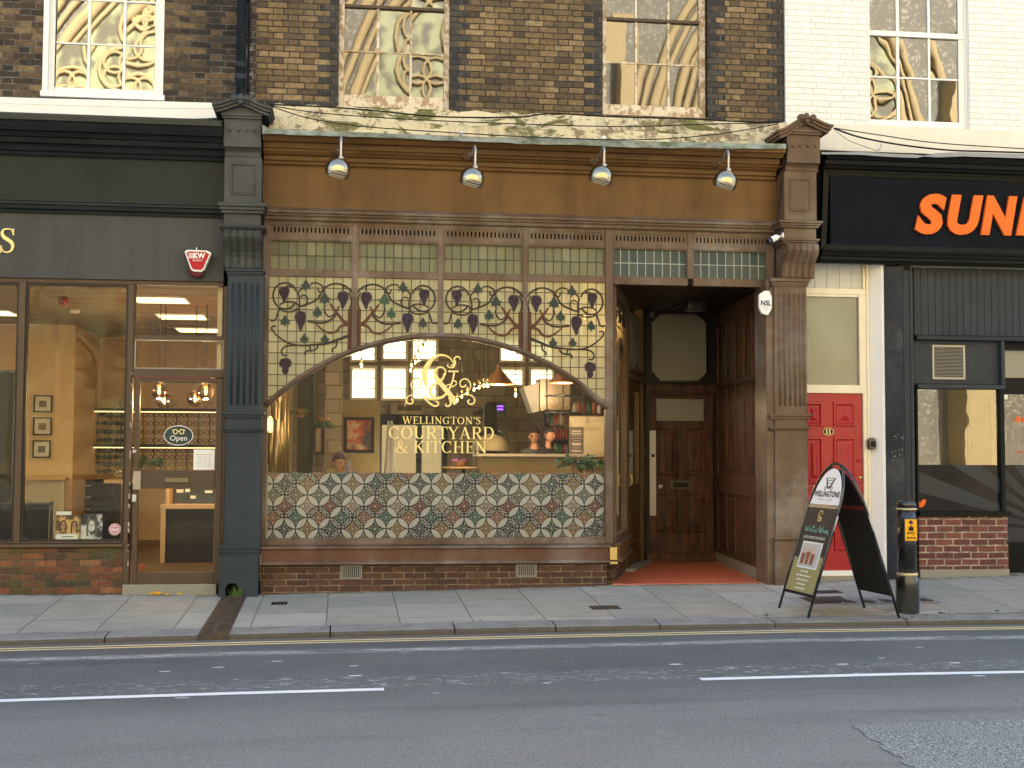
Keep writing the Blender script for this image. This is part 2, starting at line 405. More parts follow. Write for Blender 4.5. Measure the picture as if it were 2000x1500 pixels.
M['navyboard'] = paint('slate_boarding_paint', (.032,.037,.046), .5, .15, .2, (.2,.2,.2))
M['black'] = paint('black_paint', (.008,.009,.010), .35, .2, .3, (.3,.3,.3), spec=.08)
M['blackboard'] = paint('black_sign_board', (.006,.008,.013), .5, .15, .1, (.35,.36,.36), scale=1.5, spec=.04)
M['white'] = paint('white_gloss_paint', (.78,.77,.73), .4, .04, .25, (.4,.36,.3))
M['cream'] = paint('cream_paint', (.72,.65,.50), .45, .06, .3, (.4,.33,.22))
M['peel'] = mat('peeling_window_paint', lambda g: dict(c=g.mix(g.noise(10,9,.78).sstep(.48,.54), g.mix(g.noise(3,4), (.62,.52,.38), (.72,.64,.52)), g.mix(g.noise(20,4), (.30,.19,.10), (.42,.30,.18))), r=.6, n=g.bump(g.noise(16,8,.75), .6, .01)))
M['render'] = paint('white_render', (.76,.75,.74), .6, .04, .05, (.5,.46,.4), scale=1.5, bump=.3)
def f_stucco(g):
    n = g.noise(4, 9, .75, dist=.6, stretch=(.55,1,1.3)); n2 = g.noise(9, 8, .75); x, y, z = g.xyz()
    a = g.mix(g.noise(2,4), (.62,.55,.36), (.70,.62,.45)); b = g.mix(g.noise(12,5), (.085,.085,.035), (.20,.20,.07)); c = g.mix(n2, (.30,.22,.14), (.20,.17,.12))
    col = g.mix(n.sstep(.50,.57), a, b); col = g.mix(g.noise(2.5,8,.8,v=g.vec(x,z,9.0)).sstep(.54,.58), col, c); col = g.mix(g.noise(3,7,.75,stretch=(1,1,.25)).sstep(.5,.7)*.6, col, (.10,.085,.05))
    return dict(c=col, r=.8, n=g.bump(n+n2*.5, .8, .02), s=.2)
M['stucco'] = mat('flaking_mossy_stucco', f_stucco)
def f_lead(g):
    n = g.noise(4, 8, .75, stretch=(.6,1,1)); x, y, z = g.xyz()
    return dict(c=g.mix(n.sstep(.4,.62), g.mix(g.noise(15,4), (.20,.23,.20), (.31,.34,.30)), (.085,.10,.055)), r=.65, m=.1, n=g.bump(g.noise(12,5), .5, .01))
M['lead'] = mat('weathered_lead', f_lead)
M['gold'] = mat('gold_leaf', lambda g: dict(c=g.mix(g.noise(9,3), (.80,.60,.20), (.95,.78,.36)), r=.45, m=.0, e=(.9,.68,.25), es=0.0))
M['brass'] = plain('brass', (.55,.40,.16), .3, .9)
M['steel'] = mat('scratched_steel_plate', lambda g: dict(c=g.mix(g.noise(30,6,.7), (.42,.40,.36), (.58,.56,.50)), r=.5, m=.4))
M['lampmetal'] = mat('lamp_chrome', lambda g: dict(c=g.mix(g.noise(5,4), (.36,.30,.20), (.50,.43,.30)), r=.22, m=1.0))
M['lampneck'] = plain('lamp_neck_galvanised', (.42,.39,.36), .35, .8)
M['came'] = plain('lead_came', (.07,.065,.06), .5, .4)
M['came_light'] = plain('oxidised_lead_came', (.33,.34,.31), .6, .2)
M['vine'] = plain('dark_vine_leading', (.034,.029,.026), .5, .2)
M['wood_trunk'] = plain('brown_trunk_glass', (.085,.035,.022), .4)
M['grape'] = mat('purple_grape_glass', lambda g: dict(c=g.mix(g.vor(60).sstep(.1,.7), (.062,.034,.046), (.022,.012,.018)), r=.3, n=g.bump(g.vor(60), .8, .01)))
M['leafd'] = plain('dark_green_leaf_glass', (.026,.040,.032), .35)
M['leafg'] = plain('green_leaf_glass', (.03,.075,.04), .3)
def stained(name, c1, c2, cw, ch, x0, z0, trans=.45, clear=.12):
    def fn(g):
        x, y, z = g.xyz(); idv = g.vec(((x-x0)/cw).floor(), ((z-z0)/ch).floor(), .5); r = g.white(idv)
        rip = g.noise(26, 3, .6, stretch=(1,1,3.5)); rip2 = g.noise(26, 3, .6, stretch=(3.5,1,1)); pick = g.white(g.vec(r, 2.0, 1.0)) > .5
        h = rip*pick + rip2*(1-pick)
        col = g.mix(r, c1, c2); nb = g.bump(h, .7, .02)
        tr = bsdf(g, 'Translucent', col); df = bsdf(g, 'Diffuse', col)
        a = shader_mix(g, trans, df, tr); a = shader_mix(g, clear, a, bsdf(g, 'Transparent', col))
        return shader_mix(g, .02, a, bsdf(g, 'Glossy', (1,1,1), .1, nb))
    return mat(name, fn)
M['glass'] = glass('shop_glass', .009, (.95,.96,.94), .0008, 1.5)
M['glass_opt'] = glass('optician_glass', .009, (.94,.95,.93), .001, 1.2)
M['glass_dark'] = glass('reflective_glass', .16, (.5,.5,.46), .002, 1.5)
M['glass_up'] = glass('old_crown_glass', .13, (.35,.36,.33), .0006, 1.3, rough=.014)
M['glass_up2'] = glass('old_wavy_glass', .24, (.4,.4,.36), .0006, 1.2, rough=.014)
M['clear'] = glass('clear_bulb_glass', .03, (.96,.93,.85))
M['smoke'] = glass('smoked_globe_glass', .10, (.55,.42,.28))
M['frost'] = mat('frosted_glass', lambda g: dict(c=g.mix(g.noise(1.2,3), (.24,.23,.19), (.34,.32,.26)), r=.16, s=.7))
# ground
def f_slab(g):
    x, y, z = g.xyz(); row = ((x+.12)/.675+g.noise(1.5,1)*.02).floor(); fr = ((x+.12)/.675+g.noise(1.5,1)*.02).frac()
    off = g.white(g.vec(row, 4.0, 0)); v = (y+off*1.1)/(.62+g.white(g.vec(row, 8.0, 0))*.5); cy = v.floor(); fy = v.frac()
    d = (fr.min(1-fr)*.675).min(fy.min(1-fy)*.8); d = d+(g.noise(30,3)-.5)*.006
    mask = d.sstep(.003,.009); rnd = g.white(g.vec(row, cy, 2.2)); rn2 = g.white(g.vec(row, cy, 7.7))
    col = g.mix(rnd, (.29,.29,.25), (.405,.392,.335)); col = g.mix((rn2 > .72)*.5, col, (.36,.31,.24))
    n = g.noise(3, 7, .7); col = g.mix(n.sstep(.4,.75)*.5, col, (.20,.20,.175)); sp = g.noise(140, 2); col = g.mix(sp.sstep(.62,.7)*.5, col, (.42,.42,.40))
    gum = g.vor(7, v=g.vec(x, y, 3.0)); col = g.mix((gum < .07)*.5, col, (.10,.10,.095)); spot = g.vor(5, v=g.vec(x, y, g.noise(2,1))); col = g.mix((spot < .06)*.6, col, (.52,.52,.49))
    edge = 1-(y*-1.0).sstep(.02,.22); col = g.mix(edge*g.noise(6,6,.7).sstep(.35,.6)*.8, col, (.06,.075,.028))  # mossy grime along the wall foot, its dark also painted in as contact shadow
    k = (y*-1.0).sstep(1.75,2.2); col = g.mix(k*g.noise(5,6,.7).sstep(.4,.7)*.4, col, (.11,.10,.07))
    col = g.mix(mask, g.mix(g.noise(4,4), (.09,.085,.07), (.21,.20,.175)), col)
    return dict(c=col, r=.75, n=g.bump(mask*.6+g.noise(60,5)*.25+n*.3, .8, .006), s=.35)
M['slab'] = mat('paving_slabs', f_slab)
def f_kerb(g):
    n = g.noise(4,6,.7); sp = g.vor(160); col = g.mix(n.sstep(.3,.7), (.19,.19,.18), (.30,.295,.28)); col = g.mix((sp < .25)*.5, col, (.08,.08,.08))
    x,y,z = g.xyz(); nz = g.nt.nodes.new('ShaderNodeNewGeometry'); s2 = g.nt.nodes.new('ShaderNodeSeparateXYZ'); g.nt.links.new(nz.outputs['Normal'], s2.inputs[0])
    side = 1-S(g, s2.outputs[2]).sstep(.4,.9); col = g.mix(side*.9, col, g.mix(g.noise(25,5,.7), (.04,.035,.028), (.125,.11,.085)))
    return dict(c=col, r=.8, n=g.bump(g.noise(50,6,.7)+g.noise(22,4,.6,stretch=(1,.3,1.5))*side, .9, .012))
M['kerb'] = mat('granite_kerb', f_kerb)
def f_road(g):
    x, y, z = g.xyz(); n = g.noise(1.1, 5, .6); v = g.vor(75); f = g.noise(85, 4, .8); v2 = g.vor(95)
    Y = y*-1.0
    col = g.mix(n.sstep(.3,.7), (.094,.100,.099), (.118,.124,.123))
    col = g.mix(f.sstep(.50,.62)*.42, col, (.24,.245,.242)); col = g.mix((v < .26)*.6, col, (.03,.031,.032))
    near = Y.sstep(5.2,6.4); col = g.mix(near*v2.sstep(.3,.6)*.5, col, (.26,.255,.235))
    # scrubbed-off paint: two long scars of thin scratches and crumbs
    dy = Y-3.31+(n-.5)*.12
    scr = g.noise(9, 6, .75, stretch=(.55,7.5,1)); band = 1-dy.abs().sstep(.03,.15)
    scr2 = g.noise(8, 6, .75, v=g.vec(x+y*2.2, y*5.5, 1.0))
    mk = (scr.sstep(.49,.55).max(scr2.sstep(.53,.57)))*(1-dy.abs().sstep(.0,.17))*g.noise(60,2).sstep(.33,.45)*g.noise(2.2,3,.6,stretch=(.5,2,1)).sstep(.30,.44)
    dy2 = Y-4.88+(n-.5)*.3; band2 = 1-dy2.abs().sstep(.06,.36)
    mk2 = g.noise(13, 5, .7, stretch=(.7,4,1)).sstep(.60,.62)*band2.sstep(.05,.6)
    cr = g.vor(3.1, v=g.vec(x*.55, y, 0)); mk3 = (cr < .085)*Y.sstep(2.9,4.5)*(1-Y.sstep(5.0,5.8))
    col = g.mix(mk.max(mk2).max(mk3)*.85, col, (.66,.67,.64))
    dk = g.noise(5, 4, .6, stretch=(.6,2.5,1)).sstep(.70,.73)*Y.sstep(5,6); col = g.mix(dk*.55, col, (.02,.021,.024))
    wt = g.noise(.9,4,.6,stretch=(.25,2.5,1)); col = g.mix(wt.sstep(.5,.72)*.35, col, (.055,.058,.062))
    gut = 1-Y.sstep(2.42,2.58); col = g.mix(gut*.7, col, g.mix(g.noise(20,5), (.12,.115,.10), (.22,.215,.20)))
    return dict(c=col, r=.82, n=g.bump(f*.5+v*.6, .7, .006), s=.3)
M['road'] = mat('asphalt', f_road)
M['patch'] = mat('coarse_asphalt_patch', lambda g: dict(c=g.mix(g.vor(120,col=False).sstep(.15,.6), (.06,.065,.068), g.mix(g.noise(80,4,.8).sstep(.45,.56), (.12,.13,.13), (.42,.45,.45))), r=.8, n=g.bump(g.vor(130), 1, .008)))
M['whiteline'] = mat('white_road_paint', lambda g: dict(c=g.mix(g.noise(30,6,.7).sstep(.62,.72)*.5, (.72,.74,.74), (.3,.3,.31)), r=.6))
def f_yel(g):
    x, y, z = g.xyz()
    return dict(c=g.mix(g.noise(22,7,.75,stretch=(.5,3,1)).sstep(.53,.63)*.55, (.78,.62,.33), (.20,.19,.17)), r=.7)
M['yellowline'] = mat('worn_yellow_road_paint', f_yel)
M['tile'] = mat('red_quarry_tile', lambda g: dict(c=g.mix(g.noise(3,6,.7), (.50,.10,.05), (.62,.20,.11)), r=.4, n=g.bump(g.noise(40,3), .2, .005)))
def f_wood(g):
    n = g.noise(7, 8, .7, stretch=(2.5,2.5,.35)); b = g.noise(1.8, 6, .7); f = g.noise(60, 4, .6, stretch=(3,3,.2))
    col = g.mix(n.sstep(.3,.7), (.030,.016,.011), (.130,.055,.032)); col = g.mix(b.sstep(.45,.7)*.6, col, (.085,.065,.05)); col = g.mix(f.sstep(.6,.75)*.4, col, (.16,.13,.11))
    return dict(c=col, r=.5, n=g.bump(n*.6+f*.5, .5, .006))
M['wood'] = mat('weathered_door_wood', f_wood)
M['wood_d'] = mat('dark_stained_wood', lambda g: dict(c=g.mix(g.noise(6,6,.7,stretch=(3,3,.4)), (.009,.007,.006), (.030,.021,.016)), r=.45))
M['wood_o'] = mat('varnished_oak', lambda g: dict(c=g.mix(g.noise(6,6,.7,stretch=(3,3,.4)), (.06,.035,.016), (.13,.078,.034)), r=.45))
M['pine'] = mat('pale_wood', lambda g: dict(c=g.mix(g.noise(5,5,.6,stretch=(1,1,.3)), (.45,.30,.16), (.58,.42,.24)), r=.5))
M['red'] = paint('red_door_paint', (.31,.010,.012), .33, .1, .05, (.6,.4,.35), spec=.35)
M['boards'] = plain('grey_white_boards', (.50,.51,.50), .6)
M['iron'] = paint('cast_iron_gloss', (.010,.013,.015), .2, .15, .0, spec=.7, dust=.1)
M['chan'] = mat('rusty_channel_iron', lambda g: dict(c=g.mix(g.noise(9,7,.75).sstep(.4,.62), (.050,.047,.043), (.10,.07,.05)), r=.7, n=g.bump(g.noise(40,4), .7, .006), m=.2))
M['cover'] = plain('worn_cover_iron', (.07,.068,.065), .6, .3)
M['cable'] = plain('black_cable', (.010,.010,.010), .5)
M['ventgrey'] = plain('grey_vent_metal', (.22,.21,.19), .5, .2)
M['hole'] = plain('dark_void', (.004,.004,.004), .9)
M['concrete'] = plain('concrete', (.25,.235,.19), .8)
M['orangesign'] = plain('orange_letter_acrylic', (.78,.14,.02), .4)
M['redp'] = plain('red_plastic', (.38,.014,.022), .3)
M['dredp'] = plain('dark_red_plastic', (.09,.008,.012), .25)
M['whitep'] = plain('white_plastic', (.78,.78,.76), .35)
M['yellowp'] = plain('yellow_plate', (.80,.40,.015), .35)
M['ink'] = plain('black_ink', (.012,.012,.013), .5)
M['paper'] = plain('white_paper', (.74,.74,.72), .6)
M['grey_ink'] = plain('grey_ink', (.30,.30,.30), .6)
# patterned window film: overlapping circles, petals and coloured stars
def f_film(g):
    x, y, z = g.xyz(); s = .1705; x = x-FX0; z = z-FZ0
    u = (x+z)/(s*1.41421); v = (x-z)/(s*1.41421)
    i = (u+.5).floor(); j = (v+.5).floor(); a = u-i; b = v-j; A = a.abs(); B = b.abs(); mx = A.max(B); mn = A.min(B)
    d = ((1-mx)*(1-mx)+mn*mn).sqrt(); rad = (a*a+b*b).sqrt()
    lens = d < .7071; line = 1-((d-.7071).abs()).sstep(.014,.042)
    horiz = A > B
    sa = (a > 0)*2-1; sb = (b > 0)*2-1
    li = i*2 + sa*horiz; lj = j*2 + sb*(1-horiz)
    lr = g.white(g.vec(li.mod(8.0), lj.mod(8.0), .3)); row = (i-j); colm = (i+j)
    lace = g.math('SINE', rad*46)*.5+.5; lace2 = g.vor(95).sstep(.15,.5)
    lensc = g.mix((lr > .52), g.mix((lace2 > .55)*.45, (.47,.46,.395), (.20,.195,.17)), g.mix((lace*lace2) > .3, (.025,.025,.022), (.30,.30,.26)))
    # colour of the concave star by row (period 4) and parity along the row
    r4 = (1-row).mod(4.0); p2 = ((colm-row.mod(2.0))/2).floor().mod(2.0)
    ang = g.math('ARCTAN2', a, b); star = (ang*8).sin()*.5+.5
    def C(k): return k
    c0 = g.mix(p2, (.045,.13,.10), (.30,.13,.065)); c1 = g.mix(p2, (.17,.22,.18), (.27,.165,.06)); c2 = g.mix(p2, (.15,.125,.08), (.12,.145,.11)); c3 = g.mix(p2, (.17,.035,.026), (.36,.27,.20))
    cc = g.mix((r4 > .5), c0, c1); cc = g.mix((r4 > 1.5), cc, c2); cc = g.mix((r4 > 2.5), cc, c3)
    rings = ((rad*52).sin()*.5+.5); core = rad < .11; ring = (rad-.19).abs() < .02
    cc = g.mix((rings*star > .35)*.5, cc, (.45,.42,.33)); cc = g.mix(.12, cc, (.01,.01,.01)); cc = g.mix(core, cc, (.04,.045,.04)); cc = g.mix(ring, cc, (.03,.03,.03)); cc = g.mix(rad < .05, cc, (.5,.48,.38))
    st = (star > .62)*((rad > .12))*(r4 > .5)*(r4 < 1.5)*(1-p2); cc = g.mix(st, cc, (.03,.03,.03))
    col = g.mix(lens, cc, lensc); col = g.mix(line, col, (.022,.021,.02)); col = g.mix(g.noise(150,3).sstep(.5,.65)*.25, col, (.12,.12,.11))
    tr = shader_mix(g, .18, bsdf(g, 'Diffuse', col), bsdf(g, 'Translucent', col))
    return shader_mix(g, .012, tr, bsdf(g, 'Glossy', (1,1,1), .02))
FX0 = X(645, 945, 0); FZ0 = Z(645, 945, 0)
M['film'] = mat('patterned_window_film', f_film)
# ---------------------------------------------------------------- ground
def structure(o): o['kind'] = 'structure'; return o
xs = [-60,-40,-25,-15,-10,-8]+[-7+.35*k for k in range(57)]+[14,18,25,40,60]
def strip(name, m, ys, fn, **k):
    mb = MB(); mb.grid(lambda u, v: (u, v, fn(u, v)), xs, ys); return structure(mb.build(name, m, **k))
strip('pavement', M['slab'], [.6, .02, 0]+[-.2*k for k in range(1, 11)]+[-2.13], pav)
strip('road', M['road'], [-2.35,-2.6,-3,-3.6,-4.4,-5.2,-6,-6.8,-8,-9.5], road)
strip('far_kerb', M['kerb'], [-9.48,-9.5,-9.7], lambda x, y: road(x, -9.5)+(.10 if y < -9.49 else -.02))
strip('far_pavement', M['slab'], [-9.69,-13,-17,-23], lambda x, y: road(x, -9.5)+.098+.01*(-9.7-y))
g = MB(); g.quad((-300,-300,-1.2),(300,-300,-1.2),(300,300,-1.2),(-300,300,-1.2)); structure(g.build('ground', M['concrete']))
g = MB(); g.box(-60, 60, .58, 9.25, -.8, -.03); structure(g.build('ground_slab', M['concrete']))
# granite kerb stones
kb = MB(); joints = []
for a, b in [(205,1240),(402,1234),(645,1228),(888,1222),(1085,1219),(1288,1218),(1512,1214),(1770,1211)]:
    joints.append(X(a, b, -2.38))
while joints[0] > -60: joints.insert(0, joints[0]-1.2)
while joints[-1] < 60: joints.append(joints[-1]+1.25)
for a, b in zip(joints, joints[1:]):
    a += .006; b -= .006; n = 5; ch = X(387,1240,-2.4); cr = X(447,1240,-2.4)
    if a < cr and b > ch:
        segs = [(a, ch), (cr, b)]
    else: segs = [(a, b)]
    j1, j2 = random.uniform(-.006,.006), random.uniform(-.006,.006)
    for (p, q) in segs:
        if q-p < .05: continue
        prof = lambda x: [(-2.12, -.3), (-2.12, .014), (-2.375, -.004), (-2.398, -.012), (-2.408, -.035), (-2.415, -.3)]
        us = [lerp(p, q, k/n) for k in range(n+1)]; rows = []
        for u in us: rows.append([kb.pt((u, y+j1*(dz > -.2), (interp(u, KT)+dz+(j2 if k2 == 1 else 0)*0))) for k2, (y, dz) in enumerate(prof(u))])
        for r0, r1 in zip(rows, rows[1:]):
            for k in range(len(r0)-1): kb.face([r0[k], r1[k], r1[k+1], r0[k+1]])
        kb.face(rows[0]); kb.face(rows[-1][::-1])
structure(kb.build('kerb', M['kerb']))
# painted lines (sheets 4 mm above the asphalt)
def roadline(name, m, x0, x1, yc0, yc1, w, dz=.004, ragged=0.0, step=.25):
    mb = MB(); n = max(2, int((x1-x0)/step)); L, Q = [], []
    for k in range(n+1):
        x = lerp(x0, x1, k/n); yc = lerp(yc0, yc1, k/n); r = lambda: random.uniform(-ragged, ragged)
        L.append(mb.pt((x, yc+w/2+r(), road(x, yc)+dz))); Q.append(mb.pt((x, yc-w/2+r(), road(x, yc)+dz)))
    for k in range(n): mb.face([L[k], Q[k], Q[k+1], L[k+1]])
    return structure(mb.build(name, m))
def road_y(px, py):
    lo, hi = -13.0, -2.0
    for _ in range(50):
        mid = (lo+hi)/2; q = P(px, py, mid)
        if q.z > road(q.x, mid): lo = mid
        else: hi = mid
    return P(px, py, mid)
def pav_y(px, py):
    lo, hi = -13.0, .5
    for _ in range(50):
        mid = (lo+hi)/2; q = P(px, py, mid)
        if q.z > pav(q.x, mid): lo = mid
        else: hi = mid
    return P(px, py, mid)
ya = [road_y(300,1263).y, road_y(1000,1244.5).y, road_y(1700,1231.5).y]
yb = sum(ya)/3
roadline('yellow_line', M['yellowline'], -60, 60, yb+.065, yb+.065, .06, ragged=.003)
roadline('yellow_line', M['yellowline'], -60, 60, yb-.06, yb-.06, .06, ragged=.003)
w0, w1, w2_, w3 = road_y(0,1369), road_y(750,1347), road_y(1368,1327.5), road_y(2000,1314)
yw = w0.y
roadline('white_line', M['whiteline'], w0.x-3, w1.x, w0.y-.02, w1.y, .10, ragged=.003, step=.08)
roadline('white_line', M['whiteline'], w2_.x, w3.x+3, w2_.y, w3.y, .10, ragged=.003, step=.08)
pp = [road_y(1668,1416), road_y(1850,1412), road_y(1995,1410), road_y(1995,1500), road_y(1780,1502), road_y(1715,1452)]
mb = MB(); q = [(pp[0].x, pp[0].y), (pp[1].x, pp[1].y), (9.5, pp[2].y-.02), (9.5, -9.4), (pp[4].x-.1, -9.4), (pp[4].x, pp[4].y), (pp[5].x, pp[5].y)]
nn = 40; cols = []
def lefty(y): return interp(-y, [(-pp[0].y, pp[0].x), (-pp[5].y, pp[5].x), (-pp[4].y, pp[4].x), (9.4, pp[4].x-.15)])
for k in range(nn+1):
    y = lerp(pp[0].y, -9.3, k/nn); xl = lefty(y)+random.uniform(-.035,.035)
    cols.append([mb.pt((lerp(xl, 12, t/8), y+(random.uniform(-.012,.012) if k == 0 else 0), road(lerp(xl, 12, t/8), y)+.004)) for t in range(9)])
for r0, r1 in zip(cols, cols[1:]):
    for k in range(8): mb.face([r0[k], r1[k], r1[k+1], r0[k+1]])
structure(mb.build('road_patch', M['patch']))
# drainage channel cover across the pavement
c = [pav_y(436,1166), pav_y(482,1166), pav_y(449,1236), pav_y(389,1236)]
ch = thing('channel_cover', 'rusty ribbed iron drainage channel running from the charcoal pilaster to the kerb', 'drain cover', (c[0].x, c[0].y, c[0].z))
y0c, y1c = -.22, -2.42
xl0, xr0 = X(432,1166,-.3), X(480,1166,-.3)
def chx(y, s): 
    t = (y+.22)/(y1c+.22); return lerp(xl0 if s < 0 else xr0, X(389,1240,-2.35) if s < 0 else X(449,1240,-2.35), t)
mb = MB(); n = 8
for k in range(n):
    a, b = lerp(y0c, y1c, k/n)-.006, lerp(y0c, y1c, (k+1)/n)+.006
    q = [(chx(a,-1), a), (chx(a,1), a), (chx(b,1), b), (chx(b,-1), b)]
    zt = [pav(x, y)+.008 for x, y in q]
    t = [mb.pt((x, y, z)) for (x, y), z in zip(q, zt)]; d = [mb.pt((x, y, z-.13)) for (x, y), z in zip(q, zt)]
    mb.face(t); mb.face(d[::-1])
    for e in range(4): mb.face([t[e], t[(e+1)%4], d[(e+1)%4], d[e]])
mb.build('cover_plate', M['chan'], ch, bevel=.004)
mb = MB()
for k in range(n*3):
    a = lerp(y0c, y1c, (k+.3)/(n*3)); b = a-.03
    for s0, s1 in ((.12,.42),(.58,.88)):
        xa, xb = lerp(chx(a,-1), chx(a,1), s0), lerp(chx(a,-1), chx(a,1), s1); z = pav((xa+xb)/2, a)+.008
        mb.box(xa, xb, b, a, z-.01, z+.007)
mb.build('cover_rib', M['chan'], ch)
# small access covers
def cover(x0, y0, x1, y1, label, m='cover'):
    a = pav_y(x0, y1); b = pav_y(x1, y0); z = lambda x, y: pav(x, y)
    if b.y < a.y: a, b = Vector((a.x, b.y, 0)), Vector((b.x, a.y, 0))
    t = thing('access_cover', label, 'cover', (a.x, a.y, z(a.x, a.y)), 'small covers set in the pavement')
    mb = MB(); q = [(a.x, a.y), (b.x, a.y), (b.x, b.y), (a.x, b.y)]
    i = [mb.pt((x, y, z(x, y)+.005)) for x, y in q]; j = [mb.pt((x, y, z(x, y)-.03)) for x, y in q]; mb.face(i)
    for e in range(4): mb.face([i[e], i[(e+1)%4], j[(e+1)%4], j[e]])
    mb.build('cover_frame', M[m], t)
    mb = MB(); dx = (b.x-a.x); dy = (b.y-a.y)
    n = 5
    for k in range(n):
        xa = lerp(a.x, b.x, (k+.25)/n); xb = lerp(a.x, b.x, (k+.75)/n); ya_, yb_ = a.y+dy*.15, b.y-dy*.15
        mb.box(xa, xb, ya_, yb_, z(xa, ya_)-.01, z(xa, (ya_+yb_)/2)+.009)
    mb.build('cover_rib', M['hole'] if m == 'cover' else M['chan'], t)
cover(529,1176,562,1182, 'small grey slotted cover in the slabs just right of the channel cover')
cover(1157,1183,1205,1191, 'small rusty cover in the slabs below the stained glass shop corner', 'chan')
cover(1592,1153,1634,1160, 'narrow brown cover in the paving nearest the red door', 'chan')
cover(1590,1165,1640,1180, 'broad dark cover in the paving between the legs of the folding sign', 'chan')
cover(1650,1163,1800,1182, 'wide grey concrete infill cover beneath the sign and beside the bollard', 'kerb')
# grass tuft at the drain hole, fallen daffodils by the step
gq = pav_y(461,1166); gq.y = -.275; mb = MB()
for k in range(46):
    a = random.uniform(0, 2*PI); r = random.uniform(0,.05); h = random.uniform(.04,.13); x, y = gq.x+r*math.cos(a)*1.2, gq.y+.02+r*math.sin(a)*.4
    l = random.uniform(.01,.06); dx, dy = math.cos(a)*l, math.sin(a)*l*.6; z = pav(x, y)
    mb.face([mb.pt((x-.003,y,z)), mb.pt((x+.003,y,z)), mb.pt((x+dx*.5+.0025,y+dy*.5,z+h*.6)), mb.pt((x+dx*.5-.0025,y+dy*.5,z+h*.6))])
    mb.face([mb.pt((x+dx*.5-.0025,y+dy*.5,z+h*.6)), mb.pt((x+dx*.5+.0025,y+dy*.5,z+h*.6)), mb.pt((x+dx,y+dy,z+h))])
M['grass'] = plain('grass_blade', (.07,.13,.03), .6)
tag(mb.build('grass_tuft', M['grass'], recalc=False), 'tuft of green grass growing at the drain hole of the charcoal pilaster', 'grass tuft')
M['petal'] = plain('yellow_petal', (.85,.55,.03), .5); M['trumpet'] = plain('orange_trumpet', (.85,.34,.02), .5)
def flower(px, py, s, label, open_=True):
    q = pav_y(px, py+3); q.y = min(q.y, -.16); t = thing('daffodil_head', label, 'flower', (q.x, q.y, pav(q.x, q.y)), 'yellow flower heads dropped by the step')
    mb = MB()
    for k in range(6):
        a = k*PI/3+random.uniform(-.2,.2); c, d = math.cos(a), math.sin(a); tilt = .35 if open_ else .1
        P_ = lambda r, w, h: (q.x+c*r*s-d*w*s, q.y+(d*r+c*w)*s*.8, pav(q.x,q.y)+.008+h*s)
        mb.face([mb.pt(P_(.1,0,.1)), mb.pt(P_(.5,.28,.3+tilt*.6)), mb.pt(P_(1.0,0,.2+tilt)), mb.pt(P_(.5,-.28,.3+tilt*.6))])
    mb.build('petal_ring', M['petal'], t, recalc=False)
    MB().lathe((q.x,q.y,pav(q.x,q.y)+.01), [(.12*s,0),(.22*s,.35*s),(.34*s,.6*s),(.28*s,.58*s),(.1*s,.1*s)], 10).build('trumpet', M['trumpet'], t)
M['leaf'] = plain('dead_leaf', (.10,.065,.035), .8)
for k, (px, py) in enumerate(((1782,1207),(1806,1203),(1838,1199),(1855,1196),(1497,1203),(1770,1212),(938,1214),(1948,1195),(1762,1206))):
    q = pav_y(px, py); a = k*1.3; s_ = .022+.008*(k % 3); z = pav(q.x, q.y)+.006; mb = MB(); c_, d_ = math.cos(a)*s_, math.sin(a)*s_
    mb.face([mb.pt((q.x-c_, q.y-d_, z)), mb.pt((q.x+d_*.6, q.y-c_*.6, z+.012)), mb.pt((q.x+c_, q.y+d_, z+.004)), mb.pt((q.x-d_*.6, q.y+c_*.6, z+.014))]); tag(mb.build('dead_leaf', M['leaf'], recalc=False), 'small curled dead leaf lying on the pavement edge', 'leaf', 'dead leaves along the pavement edge')
flower(311,1157,.062,'large open yellow flower head lying at the foot of the shop step')
flower(298,1160,.04,'small flattened yellow flower left of the large open one')
flower(328,1160,.035,'small yellow flower just right of the large open one')
flower(352,1160,.038,'lone yellow flower nearest the charcoal pilaster')
# ================================================================ cafe building
YU = .16                                              # plane of the brick upper wall
cafe = thing('cafe_building', 'yellow stock brick building with brown shopfront and stained glass vine window', 'building', (1.8, YU, 0))
XL = X(440,120,YU); XR = X(1533,120,YU); ZT = 10.5
Zb = lambda: 0
def wall_with_holes(mb, x0, x1, z0, z1, y0, y1, holes):
    xs_ = sorted({x0, x1, *[h[0] for h in holes], *[h[1] for h in holes]}); xs_ = [x for x in xs_ if x0 <= x <= x1]
    for a, b in zip(xs_, xs_[1:]):
        hs = sorted([(h[2], h[3]) for h in holes if h[0] <= a+1e-6 and h[1] >= b-1e-6]); z = z0
        for c, d in hs:
            if c > z: mb.box(a, b, y0, y1, z, c)
            z = max(z, d)
        if z < z1: mb.box(a, b, y0, y1, z, z1)
zledge = Z(1000,226,YU)
win_px = [(661.5,879,205,0), (1177.5,1383,220,0)]
upw = [(X(661.5,100,YU), X(879,100,YU), Z(770,211,YU), 7.05), (X(1177,120,YU), X(1381,120,YU), Z(1280,227,YU), 7.02)]
mb = MB(); wall_with_holes(mb, X(478,120,YU)+.12, XR, zledge-.35, ZT, YU, YU+.22, [(a, b, c, d) for a, b, c, d in upw])
mb.build('brick_wall', M['stock'], cafe)
mb = MB(); mb.box(XL-.2+.001, X(478,120,YU)+.12, YU, YU+.22, zledge-.35, ZT); mb.build('sooted_wall', M['soot'], cafe)
